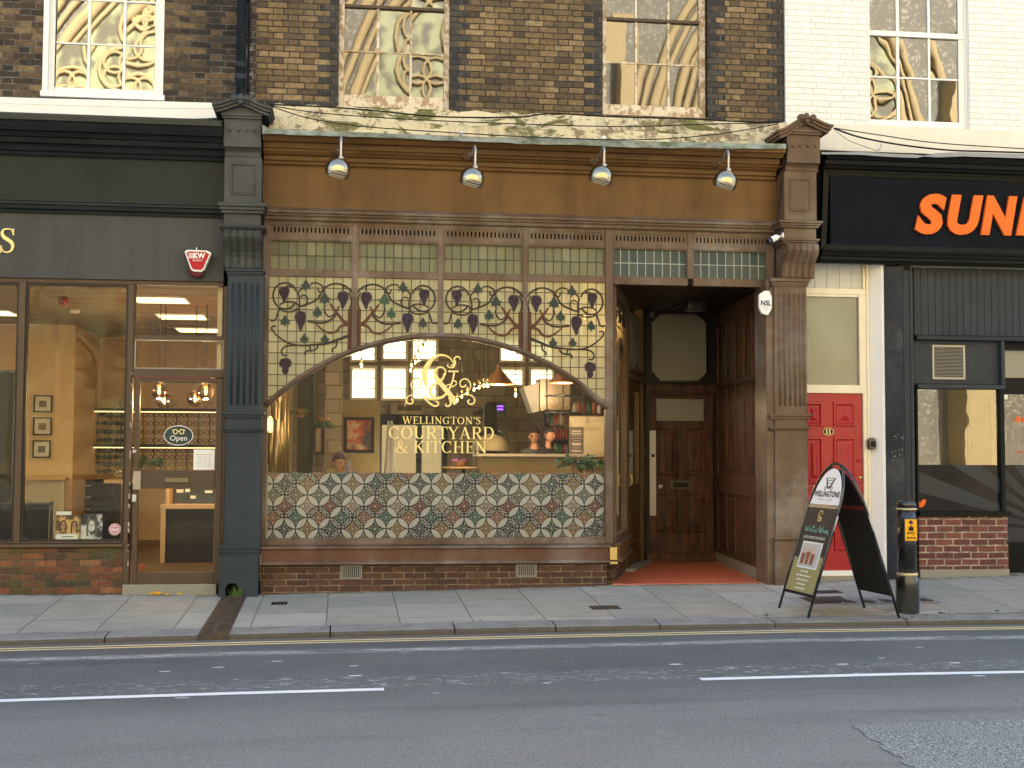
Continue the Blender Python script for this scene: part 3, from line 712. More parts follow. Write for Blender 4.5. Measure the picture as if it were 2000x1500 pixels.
# darker cut bricks beside the openings (alternate closers standing 3 mm proud)
mb = MB(); h = .0685
def closers(xe, sgn):
    mb = MB(); k = int(zledge/h)
    while k*h < ZT-.1:
        w = .215 if k % 2 else .10
        z0 = k*h+.004
        if z0 > zledge-.02: mb.box(min(xe, xe+sgn*w), max(xe, xe+sgn*w), YU-.003, YU+.05, z0, z0+h-.009)
        k += 1
    mb.build('closer_brick', M['jamb'], cafe)
for a, b, c, d in upw: closers(a, -1); closers(b, 1)
closers(XR, -1)
for q_ in ((X(478,120,YU)+.12, upw[0][0], zledge-.05, zledge+.075), (upw[0][1], upw[1][0], zledge-.06, zledge+.03), (upw[1][1], XR, zledge-.09, zledge-.005)): MB().box(q_[0], q_[1], YU-.004, YU+.05, q_[2], q_[3]).build('sooty_course', M['jamb'], cafe)
# body of the building: side walls, back wall, roof, floors
ZC = 3.95
XPL = X(516,800)-.03
for a, b in ((XL+.03, XPL-.09), (XR+.14, XR+.28)): MB().box(a, b, YU+.23, 9.3, 0, ZT).build('party_wall', M['stock'], cafe)
MB().box(XL+.03, XR+.28, 9.2, 9.5, ZC, ZT).build('rear_wall', M['stock'], cafe)
mb = MB(); mb.box(XL-.2, XR, YU-.05, 9.5, ZT, ZT+.25); mb.build('roof', M['lead'], cafe)
mb = MB(); mb.box(XL, XR+.14, YU+.22, 9.3, ZC, ZC+.3); mb.build('upper_floor', M['cream'], cafe)
# sash windows
def sash(parent, x0, x1, z0, z1, Y, cols, zmeet, zbars, zglass, mfr, mgl, frw=.045, botrail=.11, glass_y=.045, meet=.035, meetm=None, xs_cols=None, bar=.018):
    """box frame + two sashes: cols = glass column edges, zmeet = centre of meeting rail, zbars = glazing bar heights"""
    f = MB(); f.box(x0, x0+frw, Y, Y+.10, z0, z1); f.box(x1-frw, x1, Y, Y+.10, z0, z1); f.box(x0, x1, Y-.004, Y+.10, z1-.05, z1)
    fr = f.build('window_frame', mfr, parent, bevel=.004)
    a, b = xs_cols[0][0], xs_cols[-1][1]
    s_ = MB(); s_.box(x0+frw, a, Y+.02, Y+.06, z0, z1); s_.box(b, x1-frw, Y+.02, Y+.06, z0, z1)
    s_.box(x0+frw+.002, x1-frw-.002, Y+.015, Y+.065, z0, zglass)
    for (p, q), (r_, t) in zip(xs_cols, xs_cols[1:]): s_.box(q, r_, Y+.03, Y+.058, zglass, z1)
    for z in zbars: s_.box(a, b, Y+.032, Y+.056, z-bar/2, z+bar/2)
    s_.build('sash', mfr, fr, bevel=.003)
    mt = MB().box(x0+frw, x1-frw, Y+.008, Y+.062, zmeet-meet/2, zmeet+meet/2); mt.build('meeting_rail', meetm or mfr, fr, bevel=.003)
    gl = MB(); seed = 0
    zz = sorted([zglass]+list(zbars)+[zmeet, z1])
    for p, q in xs_cols:
        for zl, zh in zip(zz, zz[1:]):
            rx, rz = random.uniform(-.004,.004), random.uniform(-.004,.004)
            gl.quad((p-.01, Y+glass_y+rx, zl-.01), (q+.01, Y+glass_y-rx, zl-.01), (q+.01, Y+glass_y-rx+rz, zh+.01), (p-.01, Y+glass_y+rx+rz, zh+.01))
    gl.build('pane', mgl, fr, recalc=False)
    return fr
def s0(px): return px/2.439+600
W1 = [(X(s0(a),120,YU+.13), X(s0(b),120,YU+.13)) for a, b in ((173,330),(343,488),(498,655))]
W2 = [(X(s0(a),140,YU+.13), X(s0(b),140,YU+.13)) for a, b in ((1415,1560),(1569,1714),(1724,1862))]
Yw = YU+.10
zz = lambda y, px: Z(px, y, Yw+.04)
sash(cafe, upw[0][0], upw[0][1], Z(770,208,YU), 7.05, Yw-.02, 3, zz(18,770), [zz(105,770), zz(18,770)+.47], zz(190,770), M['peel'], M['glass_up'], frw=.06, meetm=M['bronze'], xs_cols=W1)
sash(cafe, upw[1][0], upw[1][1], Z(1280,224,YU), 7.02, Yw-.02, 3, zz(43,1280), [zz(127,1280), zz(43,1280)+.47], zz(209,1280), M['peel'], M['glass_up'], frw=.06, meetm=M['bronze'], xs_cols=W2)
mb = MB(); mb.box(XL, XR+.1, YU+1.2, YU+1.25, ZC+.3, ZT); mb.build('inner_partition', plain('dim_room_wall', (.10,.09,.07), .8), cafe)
# white net behind nothing here; stucco band
mb = MB(); n = 60; x0, x1 = X(528,230,YU-.03), X(1540,240,YU-.03)
def stz(t): return lerp(Z(540,204,YU-.04), Z(1530,240,YU-.04), t)
for k in range(n):
    a, b = lerp(x0, x1, k/n), lerp(x0, x1, (k+1)/n); ja, jb = .012*math.sin(k*1.7), .012*math.sin((k+1)*1.7)
    za, zb = stz(k/n)+ja, stz((k+1)/n)+jb
    q = [(a, YU-.05, 4.1), (b, YU-.05, 4.1), (b, YU-.05, zb), (a, YU-.05, za)]
    i = [mb.pt(p) for p in q]; mb.face(i); mb.face([i[3], i[2], mb.pt((b, YU+.002, zb+.01)), mb.pt((a, YU+.002, za+.01))])
mb.build('stucco_band', M['stucco'], cafe)
# a second, lower lip of render with moss
mb = MB()
for k in range(n):
    a, b = lerp(x0, x1, k/n), lerp(x0, x1, (k+1)/n); f = lambda t: lerp(Z(540,231,-.05), Z(1530,268,-.05), t)+.012*math.sin(t*31)
    mb.quad((a, -.08, f(k/n)-.3), (b, -.08, f((k+1)/n)-.3), (b, -.06, f((k+1)/n)), (a, -.06, f(k/n))); mb.quad((a, -.06, f(k/n)), (b, -.06, f((k+1)/n)), (b, YU-.03, f((k+1)/n)+.03), (a, YU-.03, f(k/n)+.03))
mb.build('mossy_lip', M['stucco'], cafe)
# lead flashing with its sagging front edge
edge = [(512,243,262),(527,252,261),(560,253,263),(640,256,265.5),(725,259,268.5),(850,264,274),(960,268,279),(1050,269,282.5),(1150,272,285),(1260,276,289),(1400,279,290),(1535,281,291.5)]
mb = MB(); YL = -.50; top, bot = [], []
pts = []
for (a, t0, b0), (c_, t1, b1) in zip(edge, edge[1:]):
    for k in range(5): pts.append((lerp(a, c_, k/5), lerp(t0, t1, k/5), lerp(b0, b1, k/5)+random.uniform(-1.2,1.2)))
pts.append(edge[-1]); T, B2, K = [], [], []
for a, t, b in pts:
    p = P(a, t, YL); q = P(a, b, YL); jy = random.uniform(-.008,.008)
    K.append(mb.pt((p.x, -.05, p.z+.10))); T.append(mb.pt((p.x, YL+jy, p.z))); B2.append(mb.pt((q.x, YL-.012+jy, q.z)))
for k in range(len(pts)-1): mb.face([K[k], T[k], T[k+1], K[k+1]], True); mb.face([T[k], B2[k], B2[k+1], T[k+1]])
mb.build('lead_flashing', M['lead'], cafe, recalc=False)
# cornice and fascia
xa, xb = X(513,330,-.1), X(1522,345,-.1)
zy = lambda py, Y: Z(608, py, Y)
def prof_from(steps, yback): return [(y, zy(py, y)) for y, py in steps]+[(yback, zy(steps[-1][1], yback)), (yback, zy(steps[0][1], yback))]
cor = [(-.07,323),(-.11,322),(-.12,316),(-.15,314),(-.16,306),(-.20,303),(-.235,296),(-.235,291),(-.27,290),(-.285,280),(-.30,279),(-.38,277),(-.43,268),(-.47,266),(-.475,257)]
mb = MB(); mb.extx(prof_from(cor, .15), X(512.5,290,-.42), X(1531,300,-.42)); mb.build('cornice', M['brown'], cafe)
zf0, zf1 = zy(412,-.06), zy(323,-.06)
mb = MB(); mb.box(xa-.05, xb+.06, -.06, .14, zf0, zf1+.03); mb.build('fascia', M['brown'], cafe)
led = [(-.06,431),(-.085,430),(-.095,424),(-.12,421),(-.12,418),(-.15,416),(-.155,411.5),(-.07,406)]
mb = MB(); mb.extx(prof_from(led, .12), xa-.02, xb+.04); mb.build('ledge', M['purplebrown'], cafe)
mb = MB()
for k, px in enumerate((772,1049,1282,1498)):
    p = P(px, 296+k*4, -.24); mb.lathe((p.x, -.26, p.z-.01), [(.014,0),(.018,.01),(.0,.03)], 10, axis=(0,-1,0)); mb.tube([(p.x,-.25,p.z+.04),(p.x,-.25,p.z-.01)], .006)
mb.tube([(X(700,295,-.25), -.25, zy(295,-.25)), (xb, -.25, zy(295,-.25))], .011); mb.build('conduit', M['brown'], cafe)
# ---- shopfront frame. mullions / rails
yM = 500
bx = [X(v, yM) for v in (514,527,688,699,856,866,1021,1030,1181.5,1196)]
ex = [X(v, 500) for v in (1196,1198,1342,1353,1497,1506)]
zt = lambda py: Z(608, py)
z_top, z_sl1, z_sl0, z_l1, z_l0, z_v1 = zt(431), zt(440.5), zt(460), zt(469.5), zt(529), zt(541)
z_bot, z_film, z_rail0 = Z(850,1050), Z(850,923.5), Z(850,1063)
z_sill0, z_pan0, z_drip0 = Z(850,1067), Z(850,1093), Z(850,1101)
fr = MB()
YF, YB = -.035, .05
fr.box(bx[0], bx[1], YF, YB, z_rail0, z_top)
fr.box(bx[8], bx[9], YF-.01, YB, z_rail0, z_top)
for k in (2, 4, 6): fr.box(bx[k], bx[k+1], YF, YB, [Z(693,682),0,Z(861,652.5),0,Z(1025,682.5)][k-2]-.03, z_top)
fr.box(ex[2], ex[3], YF, YB, z_l0, z_top); fr.box(ex[4], ex[5]+.03, YF, YB, z_l0-.1, z_top)
def rail(zl, zh, x0, x1, y=YF+.004): fr.box(x0, x1, y, YB, zl, zh)
segs = [(bx[1],bx[2]),(bx[3],bx[4]),(bx[5],bx[6]),(bx[7],bx[8]),(ex[0]+.003,ex[2]),(ex[3],ex[4])]
for a, b in segs:
    rail(z_sl1, z_top, a, b); rail(z_l1, z_sl0, a, b); 
for a, b in segs[:4]: rail(z_v1, z_l0, a, b)
for a, b in segs[4:]: rail(z_v1-.012, z_l0, a, b)
rail(z_rail0, z_bot, bx[1], bx[8])
fr.build('shopfront_frame', M['purplebrown'], cafe, bevel=.005)
# thin raised beads around openings
bd = MB()
for a, b in segs:
    for zl, zh in ((z_sl0, z_sl1), (z_l0, z_l1)):
        for q in ((a, b, zh-.012, zh), (a, b, zl, zl+.012)): bd.box(q[0], q[1], YF+.012, YB-.02, q[2], q[3])
        bd.box(a, a+.012, YF+.012, YB-.02, zl+.012, zh-.012); bd.box(b-.012, b, YF+.012, YB-.02, zl+.012, zh-.012)
bd.build('glazing_bead', M['purplebrown'], cafe)
# slotted vent boards
for a, b in segs:
    v = MB(); a += .012; b -= .012; n = 19; w = (b-a)/(n+.6); zl, zh = z_sl0+.012, z_sl1-.012; zc0, zc1 = lerp(zl,zh,.18), lerp(zl,zh,.86)
    v.box(a, b, YF+.02, YF+.035, zl, zc0); v.box(a, b, YF+.02, YF+.035, zc1, zh); xx = a
    for k in range(n):
        s = a+w*(.8+k); v.box(xx, s-.009, YF+.02, YF+.035, zc0, zc1); xx = s+.009
    v.box(xx, b, YF+.02, YF+.035, zc0, zc1)
    vo = v.build('vent_board', M['purplebrown'], cafe)
    MB().box(a, b, YF+.042, YF+.05, zl, zh).build('vent_void', M['hole'], vo)
# leaded lights of the top row
def leaded(x0, x1, z0, z1, cw, nr, mglass, mcame, name='leaded_light', cols=None):
    gl = MB().box(x0, x1, .012, .018, z0, z1).build(name, mglass, cafe)
    c = MB(); n = cols or max(1, round((x1-x0)/cw)); t = .0045
    for k in range(1, n): x = lerp(x0, x1, k/n)+random.uniform(-.003,.003); c.box(x-t, x+t, .004, .011, z0, z1)
    for k in range(1, nr): z = lerp(z0, z1, k/nr); c.box(x0, x1, .003, .0105, z-t, z+t)
    c.build('came', mcame, gl); return gl
KH = ((.30,.31,.16), (.40,.40,.235))
for k, (a, b) in enumerate(segs[:4]):
    mg = stained('khaki_leaded_glass', (.17,.165,.09) if k == 0 else (.22,.22,.125), (.31,.31,.18), (b-a)/9, (z_l1-z_l0)/2, a, z_l0, trans=.35, clear=.10)
    leaded(a, b, z_l0, z_l1, .1, 2, mg, M['came'], cols=9)
for k, (a, b) in enumerate(segs[4:]):
    mg = stained('grey_green_leaded_glass', (.06,.08,.07), (.085,.108,.093), (b-a)/9, (z_l1-z_l0)/2, a, z_l0, trans=.2, clear=.05)
    leaded(a, b, z_l0, z_l1, .1, 2, mg, M['came_light'], cols=9)
# arch rail
pA, pB, pC = P(516,792), P(1189,792), P(852,651.5)
hc = (pB.x-pA.x)/2; sg = pC.z-(pA.z+pB.z)/2; RA = (hc*hc+sg*sg)/(2*sg); cx, cz = (pA.x+pB.x)/2, pC.z-RA
def archz(x, r=RA): return cz+math.sqrt(max(0, r*r-(x-cx)**2))
a0 = math.asin(min(1, hc/RA)); ar = MB(); n = 48; rin = RA-.055
for rr0, rr1, y0, y1 in ((rin, RA, YF-.006, YB), (rin+.018, RA-.016, YF-.02, YF)):
    prev = None
    for k in range(n+1):
        a = lerp(-a0, a0, k/n); o = (cx+rr1*math.sin(a), cz+rr1*math.cos(a)); i = (cx+rr0*math.sin(a), cz+rr0*math.cos(a))
        cur = [ar.pt((i[0], y0, i[1])), ar.pt((o[0], y0, o[1])), ar.pt((o[0], y1, o[1])), ar.pt((i[0], y1, i[1]))]
        if prev:
            for e in range(4): ar.face([prev[e], prev[(e+1)%4], cur[(e+1)%4], cur[e]], True)
        else: ar.face(cur)
        prev = cur
    ar.face(prev[::-1])
ar.build('arch_rail', M['purplebrown'], cafe)
# vine glass : four panes above the arch
cw, chh = (bx[2]-bx[1])/9, .118
mg = stained('yellow_green_cathedral_glass', (.47,.53,.40), (.60,.66,.51), cw, chh, bx[1], z_v1-9*chh, trans=.72, clear=.2)
vgl = []
for k in range(4):
    x0_, x1_ = bx[1+2*k], bx[2+2*k]; nx = 16; g_ = MB()
    ids = []
    for j in range(nx+1):
        x = lerp(x0_, x1_, j/nx); zl = archz(x) if abs(x-cx) < hc else z_v1-1.2
        zl = max(archz(max(min(x, cx+hc-.001), cx-hc+.001)), 0)-.01
        ids.append((g_.pt((x, .015, zl)), g_.pt((x, .015, z_v1))))
    for p, q in zip(ids, ids[1:]): g_.face([p[0], q[0], q[1], p[1]])
    go = g_.build('vine_glass', mg, cafe, recalc=False); vgl.append(go)
    c = MB(); t = .0045
    nn = 9
    for j in range(1, nn): x = lerp(x0_, x1_, j/nn); c.box(x-t, x+t, .005, .013, archz(x), z_v1)
    z = z_v1-chh
    while z > cz+rin*.5:
        if z < RA+cz:
            dx = math.sqrt(max(0, RA*RA-(z-cz)**2)); a, b = x0_, x1_
            if x0_ < cx and x1_ <= cx+.1: b = min(b, cx-dx)
            elif x0_ >= cx-.1: a = max(a, cx+dx)
        else: a, b = x0_, x1_
        if b-a > .01 and z > archz(cx-hc+.01): c.box(a, b, .004, .0125, z-t, z+t)
        z -= chh
    c.build('came', M['came'], go)
# vines traced once in the left bay, mirrored for the others
def zc5(zx, zy_): p = P(500+zx/2.817, 420+zy_/2.817); return p.x, p.z
XT = (bx[2]+bx[3])/2; XM = (bx[4]+bx[5])/2
def trace(l): return [zc5(*p) for p in l]
def circ(cx_, cy_, rx, ry, a0_, a1_, n=12): return [(cx_+rx*math.cos(R(lerp(a0_,a1_,k/n))), cy_-ry*math.sin(R(lerp(a0_,a1_,k/n)))) for k in range(n+1)]
V = [(circ(442,462,92,84,170,-35),8), (circ(160,445,66,72,20,330,16),8), (circ(182,505,55,28,160,-170,14),7), ([(235,505),(285,490),(335,465),(350,440)],8),
 ([(130,515),(118,545),(108,575),(90,582),(78,575)],7), ([(240,500),(238,455),(232,430),(245,410),(262,402)],7), ([(262,500),(282,480),(283,455),(262,440),(245,450)],6),
 ([(300,378),(335,374),(365,392),(378,415),(350,425),(340,400)],7), ([(285,585),(330,592),(385,590),(430,562),(440,540)],9), ([(478,420),(482,395),(470,385)],6),
 ([(440,540),(400,560),(375,520),(380,495)],7), ([(195,395),(175,390),(160,400)],6), ([(245,535),(235,515)],7),([(510,425),(525,470),(515,520)],6)]
VW = [([(515,612),(480,582),(440,532),(408,488)],[18,16,14,9]), ([(440,535),(458,500)],[12,8]), ([(515,600),(468,612),(442,640),(400,648),(358,625),(330,598)],[14,13,12,11,9,6])]
VLow = [([(515,663),(450,686),(385,708),(320,714),(250,718),(180,705),(118,665),(88,630),(92,612),(112,612)],[14,11,10,9,8,8,7,7,7,6]), ([(230,717),(165,722),(140,748),(150,772),(172,770)],7),
 ([(290,716),(300,742),(272,752),(268,770)],7), ([(340,712),(335,735),(300,748),(285,742)],7), ([(500,672),(450,688),(440,725),(420,738),(420,755)],7)]
G_ = [(155,437,60,90,0),(478,468,64,96,0),(245,583,66,108,0)]
GLow = [(162,832,70,92,1)]
Lf = [(275,388,62,72),(377,460,70,80),(160,582,62,68),(338,535,62,72)]
LfLow = [(266,680,56,62),(379,683,56,66)]
def grape_poly(cx_, cy_, w, h, lobed):
    if lobed: return [(cx_+w*a, cy_+h*b) for a, b in ((-.1,-.48),(.12,-.5),(.35,-.42),(.5,-.22),(.42,0),(.24,.1),(.26,.3),(.1,.5),(-.12,.5),(-.27,.3),(-.24,.1),(-.44,0),(-.5,-.2),(-.38,-.42))]
    return [(cx_+w*a, cy_+h*b) for a, b in ((-.40,-.40),(-.18,-.5),(.04,-.47),(.25,-.5),(.45,-.38),(.5,-.17),(.38,.08),(.2,.3),(.05,.5),(-.12,.45),(-.2,.2),(-.38,.02),(-.5,-.18))]
def leaf_poly(cx_, cy_, w, h): return [(cx_+w*a, cy_+h*b) for a, b in ((0,-.5),(.16,-.28),(.26,-.1),(.5,-.02),(.34,.1),(.42,.3),(.18,.24),(.05,.36),(.0,.5),(-.08,.36),(-.2,.26),(-.42,.32),(-.34,.1),(-.5,0),(-.26,-.1),(-.16,-.28))]
def bay_vines(low, mir, shift, clip, parent, greens=()):
    f = (lambda p: (2*mir-p[0] if mir is not None else p[0]+shift, p[1]))
    okp = lambda p: clip[0] < p[0] < clip[1] and p[1] > archz(p[0])-.02
    mbv = MB(); cnt = [0]
    def str_(mb, l, w):
        pts, ww = smooth_pts(trace(l), w if isinstance(w, list) else [w]*len(l), 4); run, rw = [], []
        y = -.001-cnt[0]*.0006; cnt[0] = (cnt[0]+1) % 9
        for p, a in list(zip([f((q.x, q.y)) for q in pts], ww))+[(None, 0)]:
            if p is not None and okp(p): run.append(p); rw.append(a*1.2/2.817/176)
            else:
                if len(run) > 1: mb.stroke(run, rw, y-.006, y+.006, sub=1)
                run, rw = [], []
    for l, w in V: str_(mbv, l, w)
    if low:
        for l, w in VLow: str_(mbv, l, w)
    mbv.build('vine_stem', M['vine'], parent)
    w_ = MB()
    for l, w in VW: str_(w_, l, [q*.9 for q in w])
    w_.build('vine_branch', M['wood_trunk'], parent)
    for gi, gq_ in enumerate(G_+(GLow if low else [])):
        poly = [f(zc5(*p)) for p in grape_poly(*gq_)]
        if all(okp(p) for p in poly):
            MB().prism(poly, -.004, .008).build('grape_bunch', M['grape'], parent)
            outline(poly, parent)
    for li, l in enumerate(Lf+(LfLow if low else [])):
        poly = [f(zc5(*p)) for p in leaf_poly(*l)]
        if all(okp(p) for p in poly):
            MB().prism(poly, -.0045, .0085).build('vine_leaf', M['leafg'] if li in greens else M['leafd'], parent); outline(poly, parent)
M['outl'] = plain('grey_lead_outline', (.19,.19,.16), .6, .1)
def outline(poly, parent):
    o = MB(); n = len(poly)
    o.tube([(x, -.003, z) for x, z in poly], .0035, 5, closed=True); o.build('lead_outline', M['outl'], parent)
D2 = XM-XT
bay_vines(True, None, 0, (bx[1], bx[2]), vgl[0])
bay_vines(False, XT, 0, (bx[3], bx[4]), vgl[1], greens=(1,3))
bay_vines(False, None, 2*(XM-XT), (bx[5], bx[6]), vgl[2])
bay_vines(True, XM, 0, (bx[7], bx[8]), vgl[3])
for i, gx in ((0, XT), (2, 2*XM-XT)):
    for s, par in ((-1, vgl[i]), (1, vgl[i+1])):
        a = gx+s*.02; b = gx+s*.072; zl = archz(gx+s*.05); zh = Z(690, 604)
        MB().prism([(a, zl), (b, zl), (b, zh), (lerp(a,b,.5), zh+.02), (a, zh-.01)], -.004, .008).build('vine_trunk', M['wood_trunk'], par)
# main pane under the arch
mb = MB(); n = 40; row = []
for k in range(n+1):
    x = lerp(bx[1], bx[8], k/n); row.append((mb.pt((x, .02, z_bot)), mb.pt((x, .02, archz(max(min(x, cx+hc-.001), cx-hc+.001))-.03))))
for p, q in zip(row, row[1:]): mb.face([p[0], q[0], q[1], p[1]])
pane = mb.build('window_pane', M['glass'], cafe, recalc=False)
mb = MB(); mb.box(bx[1]+.012, bx[8]-.01, .006, .010, z_bot, z_film); mb.build('pattern_film', M['film'], cafe)
# gilt monogram and lettering on the glass
def zl6(zx, zy_): p = P(740+zx/4.348, 660+zy_/4.348, .01); return (p.x, p.z)
px2m = 1/4.348/176.5
lg = MB(); yk = [0]
def gs(pts, w, sub=6):
    yk[0] = (yk[0]+1) % 20
    lg.stroke([zl6(*p) for p in pts], [q*px2m for q in (w if isinstance(w, list) else [w]*len(pts))], .004+yk[0]*.0004, .012+yk[0]*.0003, sub=sub)
gs([(692,183),(680,163),(655,160),(640,182),(648,205),(640,228),(610,232)],[10,12,12,14,16,16,8]); gs([(640,226),(628,205),(600,168),(548,146),(495,152),(448,185),(412,235),(390,295),(388,350),(400,400),(412,418)],[8,10,12,16,22,32,42,48,44,26,6])
gs([(640,226),(632,248),(600,250),(582,236),(590,220)],[14,14,12,10,10]); gs([(350,285),(385,285)],[4,22],1)
gs([(560,320),(566,280),(540,252),(505,252),(482,278),(478,312),(496,350),(560,430),(620,500),(655,560)],[14,12,12,14,22,30,38,40,38,30]); gs([(556,300),(545,340),(508,375),(460,400),(436,438),(440,480),(478,510),(530,505),(575,470),(610,405),(632,340),(640,285)],[16,18,20,24,26,26,24,22,18,14,12,12])
gs([(590,284),(676,284)],14,1); gs([(545,420),(600,395),(625,420)],[8,10,6]); gs([(600,500),(612,535),(610,560),(590,580),(570,575),(572,555)],[28,24,16,14,14,10]); gs([(620,420),(655,395),(655,370),(630,365)],[8,10,10,10])
gs([(640,500),(700,495),(745,462),(775,425),(776,385),(752,353),(715,350),(690,375),(696,410),(725,415),(740,395)],[8,9,10,10,11,11,11,11,11,11,12])
gs([(720,478),(765,482),(800,500),(815,530),(800,558),(768,560),(755,538),(770,525)],[8,10,11,12,12,12,12,14])
gs([(470,520),(420,518),(370,500),(318,455),(280,425),(276,385),(300,353),(335,350),(356,372),(350,403),(330,405)],[8,9,10,10,11,11,11,11,11,12,12])
gs([(380,500),(420,545),(470,578),(500,572),(505,548),(482,540)],[12,16,16,14,14,14]); gs([(395,492),(430,520),(455,515),(470,540)],[8,16,12,6])
gs([(330,478),(285,482),(245,500),(232,530),(250,556),(282,555),(290,532),(272,522)],[8,10,11,12,12,12,12,14]); gs([(220,580),(228,545)],[3,7],1)
lg.build('gilt_monogram', M['gold'], cafe)
for txt, a, b, c_, d in (("WELLINGTON'S",200,865,672,729), ("COURTYARD",80,982,757,856), ("& KITCHEN",140,918,878,975)):
    l = MB(); p = zl6(a, d); q = zl6(b, c_); serif(l, txt, p[0], q[0], p[1], q[1], .006, .011); l.build('gilt_lettering', M['gold'], cafe)
# sill, stall riser and brick plinth
xs0, xs1 = X(509,1085,-.1), X(1192,1080,-.1)
mb = MB(); mb.extx([(.05,z_rail0+.003),(-.07,z_rail0-.004),(-.13,z_sill0+.008),(-.135,z_sill0-.012),(-.11,z_sill0-.02),(.05,z_sill0-.02)], xs0, xs1+.012)
sl = mb.build('sill', M['purplebrown'], cafe, bevel=.003)
MB().box(xs0+.005, xs1, -.105, .05, z_pan0, z_sill0-.02).build('sill_panel', M['redbrown'], cafe)
MB().extx([(.05,z_pan0),(-.11,z_pan0),(-.135,z_pan0-.012),(-.14,z_drip0+.012),(-.12,z_drip0),(.05,z_drip0)], xs0, xs1+.012).build('drip_mould', M['purplebrown'], cafe, bevel=.003)
MB().box(xs0, xs1-.03, -.055, .06, -.25, z_drip0).build('plinth', M['riser'], cafe)
for a, b in ((665,707),(1007.5,1048.5)):
    x0_, x1_, zb_, zt_ = rect(a, 1104 if a < 900 else 1102, b, 1131 if a < 900 else 1127, -.07); v = MB(); t = .016
    v.box(x0_, x0_+t, -.075, -.05, zb_, zt_); v.box(x1_-t, x1_, -.075, -.05, zb_, zt_); v.box(x0_+t, x1_-t, -.074, -.05, zb_, zb_+t); v.box(x0_+t, x1_-t, -.074, -.05, zt_-t, zt_)
    n = 9
    for k in range(n): x = lerp(x0_+t, x1_-t, (k+.5)/n); v.box(x-.006, x+.006, -.072, -.052, zb_+t, zt_-t)
    vo = v.build('air_brick', M['ventgrey'], cafe); MB().box(x0_+t, x1_-t, -.0565, -.0555, zb_+t, zt_-t).build('vent_void', M['hole'], vo)
